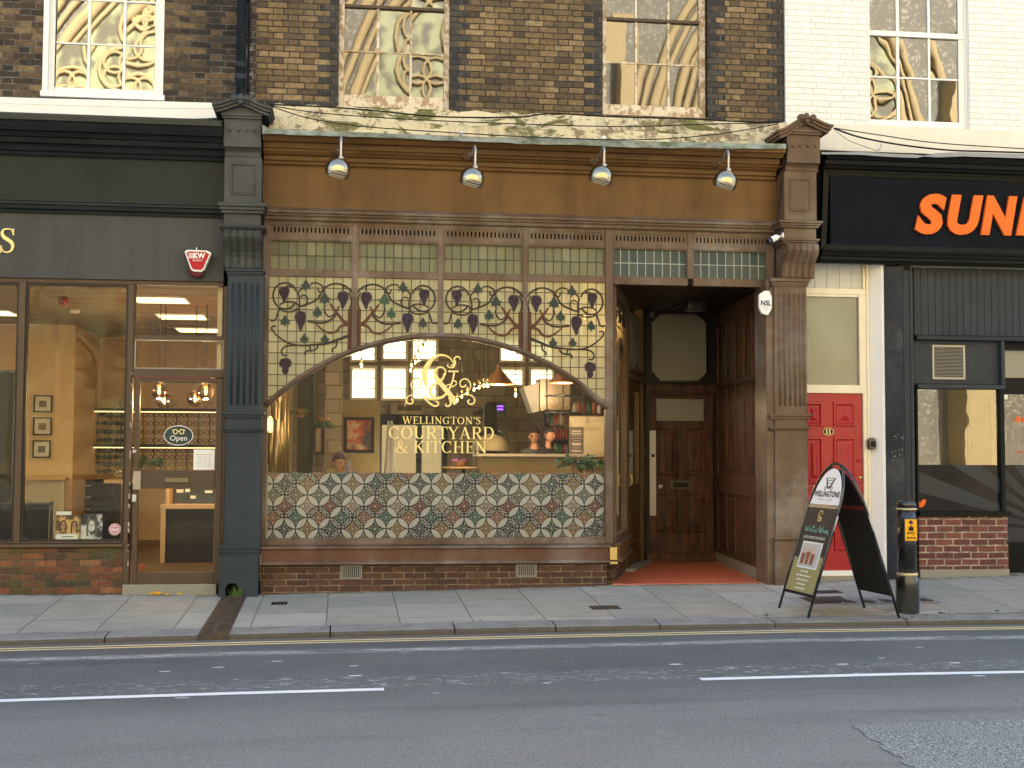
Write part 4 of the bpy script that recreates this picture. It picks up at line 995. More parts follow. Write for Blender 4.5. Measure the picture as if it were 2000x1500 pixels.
# ================================================================ console pilasters
def pilaster(S_, label, m_main, m_shaft, d, parent=None):
    """d: dictionary of surveyed pixels"""
    cxp = d['cx']; YS = -.20; YH = -.36
    root = thing('console_pilaster', label, 'pilaster', (X(cxp, 600, YS), YS, interp(X(cxp,600,YS), BASE)-.0), 'console pilasters between the shopfronts')
    def bxp(mb, x0, y0, x1, y1, Y, yb=.18):
        a, b, c, e = rect(x0, y0, x1, y1, Y); mb.box(a, b, Y, yb, c, e); return a, b, c, e
    zb = -.25
    # shaft
    s = d['shaft']; a, b, c, e = rect(s[0], s[1], s[2], s[3], YS)
    zlow = Z(cxp, d['base'][1], YS-.03)
    mb = MB(); mb.box(a, b, YS, .2, zlow, e)
    sh = mb.build('shaft', m_shaft, root, bevel=.004)
    fl = MB()
    for fx in d['flutes']:
        xx = X(fx, (d['fy'][0]+d['fy'][1])/2, YS); z0, z1 = Z(cxp, d['fy'][1], YS), Z(cxp, d['fy'][0], YS)
        fl.tube([(xx, YS, z0), (xx, YS, z1)], .0145, 8)
    fl.build('fluting', m_shaft, root)
    for (x0, y0, x1, y1) in d['bands']:
        mo = MB(); a2, b2, c2, e2 = rect(x0, y0, x1, y1, YS-.035); h = e2-c2
        for k, (o, f0, f1) in enumerate(((0, .55, 1), (.014, .22, .55), (.022, 0, .22))): mo.box(a2+o, b2-o, YS-.035+o, .2+k*.002, c2+h*f0, c2+h*f1)
        mo.build('band_moulding', m_shaft, root, bevel=.005)
    # base block
    x0, y0, x1, y1 = d['base']; a3, b3, c3, e3 = rect(x0, y0, x1, y1, YS-.03)
    mb = MB()
    if d.get('hole'):
        hx, hz, hr = X(d['hole'][0], 1150, YS-.03), Z(d['hole'][0], d['hole'][1], YS-.03), d['hole'][2]/176.
        arc = [(hx+hr*math.cos(R(t)), hz+hr*math.sin(R(t))) for t in range(180, -1, -15)]
        mb.prism([(a3, zb), (hx-hr, zb)]+arc+[(hx+hr, zb), (b3, zb), (b3, e3), (a3, e3)], YS-.03, .1)
    else: mb.box(a3, b3, YS-.03, .2, zb, e3)
    bb = mb.build('base_block', m_shaft, root, bevel=.004)
    if d.get('hole'):
        MB().box(a3+.02, b3-.02, YS+.06, YS+.07, zb+.05, e3-.05).build('drain_void', M['hole'], bb)
    # console bracket: s-curved ribs
    x0, y0, x1, y1 = d['bracket']; a4 = X(d['bt'][0], y0, -.33); b4 = X(d['bt'][1], y0, -.33); z1_, z0_ = Z(cxp, y0, -.33), Z(cxp, y1, YS-.02)
    prof = []
    H = z1_-z0_
    for t, y in ((0,-.225),(.06,-.232),(.15,-.235),(.28,-.245),(.42,-.27),(.55,-.315),(.66,-.355),(.78,-.385),(.9,-.39),(.97,-.375),(1,-.35)): prof.append((y, z0_+H*t))
    prof = [(p[0], p[1]) for p in prof]
    mb = MB(); mb.extx(prof+[(.15, z1_), (.15, z0_)], a4, b4, smooth=False)
    n = d.get('ribs', 5)
    for k in range(n):
        xa_, xb_ = lerp(a4, b4, (k+.12)/n), lerp(a4, b4, (k+.88)/n)
        for inset, dep in ((0, .012), (.012, .020)):
            q = [(y-dep, z) for y, z in prof]; mb.extx(q+[(.0, z1_-.001), (.0, z0_+.001)], xa_+inset, xb_-inset)
    cb = mb.build('console_bracket', m_main, root, bevel=.003)
    mb = MB()
    for s_, xx in ((-1, a4), (1, b4)):     # side scrolls
        mb.lathe((xx, -.28, z0_+H*.78), [(.075,0),(.07,.012),(.05,.014),(.045,.006),(.02,.008),(.018,.02)], 20, axis=(s_,0,0))
    mb.build('side_scroll', m_main, cb)
    # stacked blocks above
    for (q0, q1, q2, q3, Y) in d['blocks']: st = MB(); bxp(st, q0, q1, q2, q3, Y); st.build('frieze_block', m_main, root, bevel=.004)
    for (q0, q1, q2, q3, Y) in d['caps']:
        cp = MB(); a2, b2, c2, e2 = rect(q0, q1, q2, q3, Y); h = e2-c2
        cp.box(a2, b2, Y, .17, c2+h*.62, e2); cp.box(a2+.018, b2-.018, Y+.02, .172, c2+h*.3, c2+h*.62); cp.box(a2+.032, b2-.032, Y+.04, .174, c2, c2+h*.3)
        cp.build('cap_moulding', m_main, root, bevel=.006)
    # recessed panel with bead
    q0, q1, q2, q3 = d['panel']; Yp = d['panelY']; a2, b2, c2, e2 = rect(q0, q1, q2, q3, Yp-.004); t = .014; pn = MB()
    pn.box(a2, b2, Yp-.012, Yp+.01, e2-t, e2); pn.box(a2, b2, Yp-.012, Yp+.01, c2, c2+t); pn.box(a2, a2+t, Yp-.0115, Yp+.01, c2+t, e2-t); pn.box(b2-t, b2, Yp-.0115, Yp+.01, c2+t, e2-t)
    pn.box(a2+t+.01, b2-t-.01, Yp-.004, Yp+.01, c2+t+.01, e2-t-.01)
    pn.build('panel_moulding', m_main, root, bevel=.004)
    # hollow neck
    q0, q1, q2, q3 = d['neck']; a2, b2, c2, e2 = rect(q0, q1, q2, q3, -.35); nk = MB(); pr = []
    for k in range(9):
        t = k/8; pr.append((lerp(-.345, d['headY'], t)+.05*math.sin(PI*t), lerp(c2, e2, t)))
    nk.extx(pr+[(.15, e2), (.15, c2)], a2+.006, b2-.006, smooth=False); nk.build('hollow_neck', m_main, root)
    # bolt heads
    bo = MB()
    for bx_ in d['bolts'][0]:
        p = P(bx_, d['bolts'][1], d['headY']); bo.lathe((p.x, d['headY']+.002, p.z), [(.021,0),(.018,.01),(.010,.017),(.001,.019)], 12, axis=(0,-1,0))
    bo.build('bolt_head', m_main, root)
    # hood: swept double curve with scrolls
    h = d['hood']; Yh = d['headY']-.13
    L_, Rr_, Pk = P(*h['l'], Yh), P(*h['r'], Yh), P(*h['p'], Yh); zb1 = Z(h['p'][0], h['b'], d['headY']); xm_ = Pk.x
    def hoodz(t):                       # t in -1..1
        s_ = abs(t); side = L_ if t < 0 else Rr_
        curve = .28*(1-s_)+.72*(.5+.5*math.cos(PI*min(1, s_*1.02))); bump_ = 0
        return side.z+(Pk.z-.035-side.z)*(curve+bump_)
    def hoodx(t): return xm_+(xm_-L_.x)*t if t < 0 else xm_+(Rr_.x-xm_)*t
    hd = MB(); N = 24; outer = [(hoodx(lerp(-1,1,k/N)), hoodz(lerp(-1,1,k/N))) for k in range(N+1)]
    def layer(sc_, dz, y0, y1, th):
        o = [(xm_+(x-xm_)*sc_, z+dz) for x, z in outer]; i = [(xm_+(x-xm_)*sc_*.985, z+dz-th) for x, z in outer]
        hd.prism(o+i[::-1], y0, y1)
    layer(1, 0, Yh, .12, .028); layer(.95, -.026, Yh+.025, .121, .03); layer(.88, -.055, Yh+.05, .122, .03)
    hm = hd.build('hood_moulding', m_main, root, bevel=.004)
    q0, q2 = h['bx']; xa2, xb2 = X(q0, h['b'], d['headY']-.02), X(q2, h['b'], d['headY']-.02); tp = [(xm_+(x-xm_)*.84, z-.07) for x, z in outer]
    tm = MB(); tm.prism([(xa2, zb1)]+[(max(xa2, min(xb2, x)), max(z, zb1+.01)) for x, z in tp]+[(xb2, zb1)], d['headY']-.02, .15)
    tm.box(xa2-.02, xb2+.02, d['headY']-.045, .152, zb1-.0, zb1+.028); tm.box(xa2-.008, xb2+.008, d['headY']-.03, .153, zb1-.024, zb1-.0)
    tm.build('hood_tympanum', m_main, root, bevel=.003)
    sc_ = MB()
    for s_ in (-1, 1): sc_.lathe((xm_+s_*.07, Yh+.01, Pk.z-.055), [(.036,-.03),(.036,.01),(.028,.02),(.012,.022),(.006,.03)], 16, axis=(0,-1,0))
    sc_.lathe((xm_, Yh+.01, Pk.z-.095), [(.028,-.03),(.028,.01),(.012,.02),(.002,.022)], 14, axis=(0,-1,0)); sc_.lathe((xm_, Yh+.02, Pk.z-.03), [(.03,-.03),(.03,.0),(.015,.01)], 14, axis=(0,-1,0))
    sc_.build('hood_scroll', m_main, root)
    return root
pilaster(None, 'charcoal fluted console pilaster between the opticians and the brown shopfront', M['char'], M['chard'], dict(
    cx=475, headY=-.40, shaft=(441,537,512,1075), flutes=[453,466,478,490,501], fy=(553,790), bands=[(432,804,516,817),(433,835,515,845),(439,524,517,537),(428,1063,506,1084)],
    base=(427,1084,504,1165), hole=(453,1152,12), bracket=(437,449,514,524), bt=(437,510), blocks=[(437,228,510,287,-.40),(438,307,511,396,-.34),(437,415,509,440,-.34)],
    caps=[(425,395,520,415,-.42),(428,440,518,449,-.41)], panel=(451,320,499,381), panelY=-.34, neck=(438,287,510,307), bolts=([449,466,481,496.5],255), hood=dict(l=(413,200),r=(533,208),p=(470,181),b=228,bx=(436,509))))
pilaster(None, 'brown fluted console pilaster between the porch and the red door', M['purplebrown'], M['purplebrown'], dict(
    cx=1550, headY=-.40, shaft=(1513.5,559,1577,1060), flutes=[1523,1533,1543,1553,1563,1571], fy=(573,793), bands=[(1503,807,1586,820),(1504,834,1584,841),(1505,543,1583,559),(1512,1050,1580,1058)],
    base=(1514,1058,1579,1150), bracket=(1533,476,1580,543), bt=(1533,1596), blocks=[(1537,262,1602,318,-.40),(1532,335,1595,430,-.34),(1531,443,1594,465,-.34)],
    caps=[(1522,430,1608,443,-.42),(1526,465,1602,476,-.41)], panel=(1542,349,1583,413), panelY=-.34, neck=(1535,318,1600,335), bolts=([1549,1563,1577.5,1593],285), hood=dict(l=(1519,252),r=(1629,243),p=(1577,219),b=260,bx=(1540,1603))))
# ================================================================ recessed porch (part of the cafe building)
ZFL = .055
xr0 = X(1490, 800, .25)
Lf0 = P(1200, 800, .06); Lf1 = PZ(1223, 1117, .03); Lf2 = PZ(1259, 1096, ZFL); Rb = PZ(1401, 1096, ZFL)
YBK = (Lf2.y+Rb.y)/2
A0 = (Lf0.x, .06); A1 = (X(1222, 900, 1.5), 1.5); A2 = (X(1257, 900, YBK), YBK); B2_ = (X(1402, 900, YBK), YBK); B0 = (xr0, .22)
zce = Z(1350, 553, 0)+.0
mb = MB(); mb.prismz([(A0[0]-.05, -.02), (xr0+.15, -.02), (xr0+.15, .2), (B2_[0]+.1, YBK+.05), (A2[0]-.1, YBK+.05), (A1[0]-.05, A1[1])], -.2, ZFL-.002)
mb.build('porch_floor', M['tile'], cafe)
mb = MB(); mb.box(A0[0]-.05, xr0+.05, -.05, .02, -.2, ZFL-.012); mb.build('threshold_stone', M['concrete'], cafe)
mb = MB(); mb.prismz([(A0[0]-.3, .05), (xr0+.3, .05), (B2_[0]+.3, YBK+.1), (A2[0]-.3, YBK+.1)], zce, zce+.06)
ceil_ = mb.build('porch_ceiling', M['wood_d'], cafe)
mb = MB()
for k in range(1, 7): mb.box(lerp(A2[0]-.1, B2_[0]+.1, k/7)-.015, lerp(A2[0]-.1, B2_[0]+.1, k/7)+.015, .06, YBK, zce-.02, zce)
mb.build('ceiling_batten', M['wood_d'], ceil_)
p = P(1357, 588, 1.6); bl = MB(); bl.box(p.x-.11, p.x+.11, 1.5, 1.72, zce-.13, zce-.001); bo = bl.build('bulkhead_lamp', M['iron'], cafe, bevel=.01)
# right-hand panelled wall
fw = Fr(B0, B2_, 1)
if (fw.n.x > 0): fw.n = -fw.n
L = fw.L
mb = MB(fw); mb.box(0, L, -.06, 0, ZFL, zce); rw = mb.build('panelled_wall', M['wood'], cafe)
us = []
for px in (1486, 1472, 1456, 1438, 1421, 1406): us.append(fw.at(px, 900)[0])
us[0] = .03; us[-1] = L-.06
st = MB(fw); zr = {'bot': ZFL, 'b1': ZFL+.18, 'm0': .95, 'm1': 1.09, 't0': 2.42, 't1': 2.52}
zA = fw.at(1450, 928)[1]; zB = fw.at(1450, 968)[1]; zC_ = fw.at(1450, 748)[1]; zD = fw.at(1450, 737)[1]
for a, b in ((ZFL, ZFL+.2), (zB, zA), (zC_, zD), (zce-.2, zce-.001)): st.box(0, L, .0005, .03, a, b)
for u in us: st.box(u-.035, u+.035, .0005, .026, ZFL+.2, zce-.2)
st.build('wall_stile', M['wood'], rw, bevel=.004)
rp = MB(fw)
for a, b in zip(us, us[1:]):
    for z0, z1 in ((ZFL+.2, zB), (zA, zC_)):
        rp.box(a+.075, b-.075, .0005, .014, z0+.05, z1-.05)
rp.build('wall_panel', M['wood'], rw, bevel=.006)
mb = MB(fw); mb.box(0, L, .03, .05, ZFL-.03, ZFL+.12); mb.build('skirting', M['concrete'], rw)
p = fw.at(1400, 846); mb = MB(fw); u_, z_ = fw.at(1398, 832); mb.lathe((L-.12, .03, z_), [(.03,0),(.03,.015),(.012,.02),(.01,.05)], 12, axis=(0,1,0)); mb.build('bell_push', M['wood_d'], rw)
mb = MB(); mb.box(X(1489,800,-.02), X(1517,800,-.17), -.17, .24, ZFL-.3, zce+.05); mb.build('porch_reveal', M['purplebrown'], cafe, bevel=.004)
for k, (py0, py1) in enumerate(((807,820),(834,841),(1050,1058))):
    pass
# back wall with fanlight and door
Yk = YBK
def rk(x0, y0, x1, y1, y=0.0): return rect(x0, y0, x1, y1, Yk+y)
bw = MB(); a_, b_, c_, d_ = rk(1275, 615, 1380, 742); da, db, dc, dd = rk(1268, 768, 1394, 1076)
bw.box(A2[0]-.25, a_-.02, Yk, Yk+.08, d_ + .0-(d_-c_)-.02, zce); bw.box(b_+.02, B2_[0]+.1, Yk, Yk+.08, c_-.02, zce); bw.box(a_-.02, b_+.02, Yk, Yk+.08, d_+.02, zce)
bw.box(A2[0]-.25, da, Yk, Yk+.08, ZFL, c_-.02); bw.box(db, B2_[0]+.1, Yk, Yk+.08, ZFL, c_-.02); bw.box(da, db, Yk, Yk+.08, dd, c_-.02)
back = bw.build('porch_back_wall', M['wood_d'], cafe)
ch_ = .09; oct_ = []
for sx, sz, ccx, ccz in ((1,-1,b_,d_),(1,1,b_,c_),(-1,1,a_,c_),(-1,-1,a_,d_)):
    q = [(ccx-sx*ch_, ccz), (ccx-sx*ch_, ccz+sz*.025), (ccx-sx*.03, ccz+sz*ch_*.75), (ccx, ccz+sz*ch_)]
    oct_ += q if (sx, sz) in ((1,-1),(-1,1)) else q[::-1]
mb = MB(); mb.prism(oct_, Yk+.03, Yk+.036); M['fan'] = mat('dim_fanlight_glass', lambda g: dict(c=g.mix(g.noise(.9,2), (.24,.22,.17), (.44,.41,.32)), r=.10, s=.8)); mb.build('fanlight_glass', M['fan'], back)
# notched frame made as four corner fillets
ff = MB()
for (sx, sz, ccx, ccz) in ((1,-1,b_,d_),(1,1,b_,c_),(-1,1,a_,c_),(-1,-1,a_,d_)):
    ff.prism([(ccx+sx*.021, ccz-sz*.021), (ccx-sx*ch_, ccz-sz*.021), (ccx-sx*ch_, ccz+sz*.022), (ccx-sx*.05, ccz+sz*.03), (ccx-sx*.03, ccz+sz*.06), (ccx-sx*.022, ccz+sz*ch_), (ccx+sx*.021, ccz+sz*ch_)], Yk-.002, Yk+.02)
ff.build('fanlight_corner', M['wood_d'], back)
mb = MB(); za, zb_ = Z(1330, 765, Yk-.05), Z(1330, 752, Yk-.05); mb.box(A2[0]+.02, B2_[0]-.02, Yk-.06, Yk-.001, za, zb_); mb.box(A2[0]+.02, B2_[0]-.02, Yk-.04, Yk-.002, za-.04, za)
n = 44
for k in range(n): x = lerp(A2[0]+.03, B2_[0]-.03, (k+.5)/n); mb.box(x-.007, x+.007, Yk-.052, Yk-.041, za-.03, za-.002)
mb.build('dentil_transom', M['wood'], back)
# door
door = MB(); t = .0
ga, gb, gc, gd = rk(1282, 779, 1375, 822, .02)
door.box(da+.003, ga, Yk+.015, Yk+.06, dc, dd); door.box(gb, db-.003, Yk+.015, Yk+.06, dc, dd); door.box(ga, gb, Yk+.015, Yk+.06, dc, gc); door.box(ga, gb, Yk+.015, Yk+.06, gd, dd-.0)
dr = door.build('wooden_door', M['wood'], cafe, bevel=.003)
MB().box(ga, gb, Yk+.035, Yk+.04, gc, gd).build('door_glass', M['frost'], dr)
def raised(parent, x0, x1, z0, z1, y, m, T=None, w=.03, field=.05, out=-1, name='raised_panel'):
    """bolection moulding + bevelled raised field"""
    mb = MB(T); o = out
    def ring(i0, i1, h0, h1):
        A = [(x0+i0,z0+i0),(x1-i0,z0+i0),(x1-i0,z1-i0),(x0+i0,z1-i0)]; Bq = [(x0+i1,z0+i1),(x1-i1,z0+i1),(x1-i1,z1-i1),(x0+i1,z1-i1)]
        for k in range(4):
            a, b, c, d = A[k], A[(k+1)%4], Bq[(k+1)%4], Bq[k]
            mb.quad((a[0], y+o*h0, a[1]), (b[0], y+o*h0, b[1]), (c[0], y+o*h1, c[1]), (d[0], y+o*h1, d[1]))
    ring(0,.006,.0,.018); ring(.006,w*.6,.018,.02); ring(w*.6,w,.02,.003); i2 = w+.02; ring(w, i2, .003, .004)
    i3 = min(i2+field, (x1-x0)/2-.012, (z1-z0)/2-.012); ring(i2, i3, .004, .022)
    mb.quad((x0+i3, y+o*.022, z0+i3), (x1-i3, y+o*.022, z0+i3), (x1-i3, y+o*.022, z1-i3), (x0+i3, y+o*.022, z1-i3))
    return mb.build(name, m, parent, recalc=False)
for q in ((1283,836,1324,930),(1338,836,1379,930),(1283,963,1324,1040),(1338,963,1379,1040)):
    a, b, c, e = rk(*q, .01); raised(dr, a, b, c, e, Yk+.014, M['wood'], w=.03, field=.045, name='door_panel')
a, b, c, e = rk(1310, 939, 1349, 955); mb = MB(); mb.box(a, b, Yk-.0, Yk+.014, c, e); lb = mb.build('letterbox', plain('green_bronze', (.12,.13,.085), .45, .5), dr, bevel=.004); MB().box(a+.03, b-.03, Yk-.008, Yk-.001, c+.022, e-.022).build('letter_flap', M['wood_d'], lb)
a, b, c, e = rk(1269.5, 841, 1281.5, 1007); mb = MB(); mb.box(a, b, Yk+.008, Yk+.0145, c, e); pl_ = mb.build('kick_plate', M['steel'], dr)
mb = MB(); p = P(1276, 890, Yk); mb.lathe((p.x, Yk+.008, p.z), [(.024,0),(.022,.008),(.01,.012)], 14, axis=(0,-1,0)); mb.build('keyhole_rose', M['wood_d'], pl_)
sc2 = MB()
for k in range(16):
    z = lerp(c+.02, e-.02, k/15)
    for xx in (a+.012, b-.012): sc2.lathe((xx, Yk+.008, z), [(.004,0),(.003,.002)], 6, axis=(0,-1,0))
sc2.build('screw', M['wood_d'], pl_)
p = P(1289, 950, Yk); mb = MB(); mb.lathe((p.x, Yk+.015, p.z), [(.014,0),(.012,.03),(.026,.04),(.033,.055),(.028,.07),(.01,.076)], 16, axis=(0,-1,0)); mb.build('door_knob', M['steel'], dr)
mb = MB(); mb.box(da-.06, db+.06, Yk-.1, Yk+.05, ZFL, dc-.03); mb.box(da-.02, db+.02, Yk-.05, Yk+.06, dc-.03, dc); mb.build('door_sill', M['wood'], cafe, bevel=.004)
p = P(1273, 613, Yk-.03); mb = MB(); mb.box(p.x-.035, p.x+.035, Yk-.03, Yk, p.z-.045, p.z+.045); mb.build('junction_box', M['ventgrey'], cafe, bevel=.004)
# left side: return window then side door
fl_ = Fr(A0, A1, 1); 
if fl_.n.x < 0: fl_.n = -fl_.n
LL = fl_.L
zb0, zb1, zb2, zb3 = z_drip0, z_pan0, z_sill0, z_bot
mb = MB(fl_); mb.box(0, LL, -.12, .0, -.2, zb0); mb.build('return_plinth', M['riser'], cafe)
mb = MB(fl_); mb.box(-.0, LL+.03, -.06, .055, zb1+.012, zb2-.003); mb.build('return_panel', M['brown'], cafe)
mb = MB(fl_); mb.box(.0, LL+.05, -.06, .085, zb0+.0, zb1+.012); mb.box(.0, LL+.05, -.06, .07, zb2-.003, z_rail0+.004); mb.build('return_sill', M['purplebrown'], cafe, bevel=.006)
mb = MB(); q = X(1190.5,1080,-.12); q1 = X(1204,1080,-.1); mb.box(q, q1, -.146, -.02, z_pan0-.004, z_sill0-.01); mb.box(q, q1+.005, -.152, -.02, z_drip0-.006, z_drip0+.02); mb.build('gilt_corner', M['brass'], cafe, bevel=.003)
rf = MB(fl_); rf.box(LL-.1, LL, -.05, .02, z_rail0, zce); rf.box(0, .06, -.05, .02, z_rail0, zce); rf.box(.06, LL-.1, -.05, .018, z_rail0, z_bot+.005); rf.box(.06, LL-.1, -.05, .018, zce-.12, zce)
# pointed-arch rail on the return
hc2 = (LL-.16)/2; mid = .06+hc2; zspr = Z(850,792)+.0; zap = fl_.at(1207, 660)[1]
def arc2(t): return (mid+hc2*math.cos(t), zspr+(zap-zspr)*math.sin(t))
oo = [arc2(PI*k/24) for k in range(25)]
for (xa_, za_), (xb_, zb_2) in zip(oo, oo[1:]):
    i = [rf.pt((xa_, -.03, za_-.03)), rf.pt((xb_, -.03, zb_2-.03)), rf.pt((xb_, .02, zb_2-.03)), rf.pt((xa_, .02, za_-.03)), rf.pt((xa_, -.03, za_+.03)), rf.pt((xb_, -.03, zb_2+.03)), rf.pt((xb_, .02, zb_2+.03)), rf.pt((xa_, .02, za_+.03))]
    rf.face([i[2], i[3], i[7], i[6]]); rf.face([i[0], i[3], i[2], i[1]]); rf.face([i[4], i[5], i[6], i[7]])
rf.build('return_frame', M['purplebrown'], cafe, bevel=.003)
gl = MB(fl_); gl.box(.06, LL-.1, -.02, -.015, z_bot, zap); gl.build('return_pane', M['glass'], cafe)
mgr = stained('return_vine_glass', (.40,.38,.20), (.50,.46,.25), .2, .13, 0, 0, trans=.7)
gl = MB(fl_); n = 20
for k in range(n):
    u0, u1 = lerp(.06, LL-.1, k/n), lerp(.06, LL-.1, (k+1)/n)
    f = lambda u: zspr+(zap-zspr)*math.sqrt(max(0, 1-((u-mid)/hc2)**2))
    gl.quad((u0, -.01, f(u0)), (u1, -.01, f(u1)), (u1, -.01, zce-.12), (u0, -.01, zce-.12))
rg = gl.build('return_vine_glass', mgr, cafe, recalc=False)
vn = MB(fl_)
for k in range(5):
    c0, z0 = lerp(.2, LL-.25, k/4), zap+.35+.25*(k % 2); rr = .17
    vn.tube([(c0+rr*math.cos(a*.5), .0, z0+rr*.9*math.sin(a*.5)) for a in range(13)], .011, 5)
    vn.prism([(c0-.06, z0+.08), (c0+.06, z0+.08), (c0+.05, z0-.02), (c0, z0-.12), (c0-.05, z0-.02)], -.004, .004)
for k in range(1, 8): vn.box(lerp(.06, LL-.1, k/8)-.004, lerp(.06, LL-.1, k/8)+.004, -.008, -.001, zap-.02, zce-.12)
for k in range(1, 8): vn.box(.06, LL-.1, -.008, -.002, zap+k*.13, zap+k*.13+.008)
vn.build('vine_stem', M['vine'], rg)
# side door into the cafe
fd = Fr(A1, A2, 1)
if fd.n.x < 0: fd.n = -fd.n
LD = fd.L
zd1 = fd.at(1240, 745)[1]
sd = MB(fd); sd.box(0, .1, -.08, .03, ZFL, zce); sd.box(LD-.22, LD, -.08, .03, ZFL, zce); sd.box(.1, LD-.22, -.08, .025, zd1, zd1+.16); sd.box(.1, LD-.22, -.06, .05, zd1+.1, zd1+.14)
sdf = sd.build('side_door_frame', M['wood_o'], cafe, bevel=.004)
da_, db_ = .1, LD-.22
sd = MB(fd); sd.box(da_, da_+.12, -.06, -.01, ZFL+.02, zd1); sd.box(db_-.12, db_, -.06, -.01, ZFL+.02, zd1); sd.box(da_+.12, db_-.12, -.06, -.01, zd1-.12, zd1); sd.box(da_+.12, db_-.12, -.06, -.012, ZFL+.02, ZFL+1.05)
sdo = sd.build('side_door', M['wood_o'], cafe, bevel=.003)
raised(sdo, da_+.14, db_-.14, ZFL+.2, ZFL+.8, -.012, M['wood_o'], T=fd, out=1, name='door_panel')
MB(fd).box(da_+.12, db_-.12, -.04, -.035, ZFL+1.05, zd1-.12).build('door_glass', M['glass'], sdo)
MB(fd).box(.1, LD-.22, -.03, -.025, zd1+.16, zce-.1).build('top_light', M['frost'], sdf)
u0, z0 = fd.at(1238, 928); u1, z1 = fd.at(1238, 946); u0 = da_+.06
MB(fd).tube(catmull3([(u0, -.01, z0), (u0, .04, z0), (u0, .055, (z0+z1)/2), (u0, .04, z1), (u0, -.01, z1)]), .011, 8).build('pull_handle', M['brass'], sdo)
mb = MB(); mb.prismz([(A1[0]-.05, A1[1]-.05), (A1[0]+.12, A1[1]+.0), (A2[0]+.12, A2[1]-.02), (A2[0]-.05, A2[1])], -.1, ZFL+.03); mb.build('side_step', M['concrete'], cafe)
# ================================================================ wall lamps
def lamp(px, py, neck_top, rose, label):
    Yl = -.62; p = P(px, py, Yl); r_ = .132
    t = thing('wall_lamp', label, 'lamp', (p.x, -.26, p.z), 'swan neck lamps above the brown fascia')
    tilt = Vector((-.26, .30, -1)).normalized()
    c = Vector((p.x, Yl, p.z))
    prof = []
    for k in range(13):
        a = lerp(R(4), R(112), k/12); prof.append((r_*math.sin(a), -r_*math.cos(a)*(-1)))
    prof = [(r_*math.sin(lerp(R(6), R(118), k/14)), -r_*math.cos(lerp(R(6), R(118), k/14))) for k in range(15)]
    mb = MB(); mb.lathe(c, prof, 32, axis=tuple(tilt), cap=False)
    for h_, dr_ in ((.02,.004),(.045,.005),(.066,.004)):
        rr = math.sqrt(max(0, r_*r_-h_*h_)); mb.lathe(c+tilt*h_, [(rr-.002,-.006),(rr+dr_,-.003),(rr+dr_,.003),(rr-.004,.006)], 32, axis=tuple(tilt), cap=False)
    sh = mb.build('lamp_shade', M['lampmetal'], t, recalc=True)
    MB().lathe(c+tilt*.02, [(.005,-.05),(.035,-.02),(.045,.01),(.03,.04),(.002,.05)], 14, axis=tuple(tilt)).build('bulb', M['whitep'], t)
    top = P(neck_top[0], neck_top[1], Yl+.05); ro = P(rose[0], rose[1], -.26)
    n0 = c-tilt*(r_-.01); 
    MB().lathe(c-tilt*(r_+.02), [(.022,0),(.03,.012),(.026,.03),(.034,.045)], 16, axis=tuple(tilt)).build('lamp_gallery', M['lampneck'], t)
    pts = catmull3([(ro.x, -.24, ro.z), (ro.x+.02, -.33, ro.z-.03), (lerp(ro.x, n0.x,.35), -.38, ro.z+.0), (lerp(ro.x, n0.x,.7), -.47, top.z-.06), (n0.x-.008, n0.y+.085, top.z-.012), (n0.x, n0.y+.03, top.z), (n0.x+.002, n0.y, top.z-.05), (n0.x, n0.y, (n0.z+top.z)/2), (n0.x, n0.y, n0.z)])
    MB().tube(pts, .0125, 10).build('swan_neck', M['lampneck'], t)
    MB().lathe((ro.x, -.22, ro.z), [(.055,0),(.055,.012),(.04,.035),(.02,.045)], 20, axis=(0,-1,0)).build('wall_rose', plain('rusty_rose', (.13,.08,.05), .6, .3), t)
for a, l in zip(((660,332,(663,270),(657,292)),(922,350,(926,288),(912,303)),(1173.5,346,(1171,289),(1159,312)),(1416,355,(1417,297),(1397,317))),
    ('leftmost chrome ball lamp, over the first grape panel beside the charcoal pilaster','second chrome ball lamp from the charcoal pilaster, above the apex of the arch window','third chrome ball lamp, above the post between window and porch','rightmost chrome ball lamp, above the porch beside the brown pilaster')): lamp(*a, l)
# ================================================================ small fixtures
def placed(px, py, Y): return P(px, py, Y)
p = P(1510, 466, -.33); t = thing('security_camera', 'small white bullet security camera fixed on the brown console', 'camera', tuple(p))
ax = Vector((-.8, -.35, -.42)).normalized(); o_ = Vector((p.x+.03, p.y-.03, p.z+.01))
MB().lathe(o_, [(.03,-.01),(.034,.0),(.034,.10),(.03,.105)], 16, axis=tuple(ax)).build('camera_body', M['whitep'], t)
MB().lathe(o_+ax*.095, [(.036,0),(.037,.05),(.03,.052)], 16, axis=tuple(ax)).build('lens_hood', M['iron'], t)
MB().tube([o_-ax*.0, o_-ax*.04+Vector((.02,.02,0)), Vector((p.x+.09, p.y+.03, p.z+.03))], .013, 8).build('bracket', M['whitep'], t)
MB().lathe((p.x+.115, p.y+.0, p.z+.035), [(.035,0),(.035,.01),(.02,.02)], 14, axis=(-1,0,0)).build('mounting_plate', M['whitep'], t)
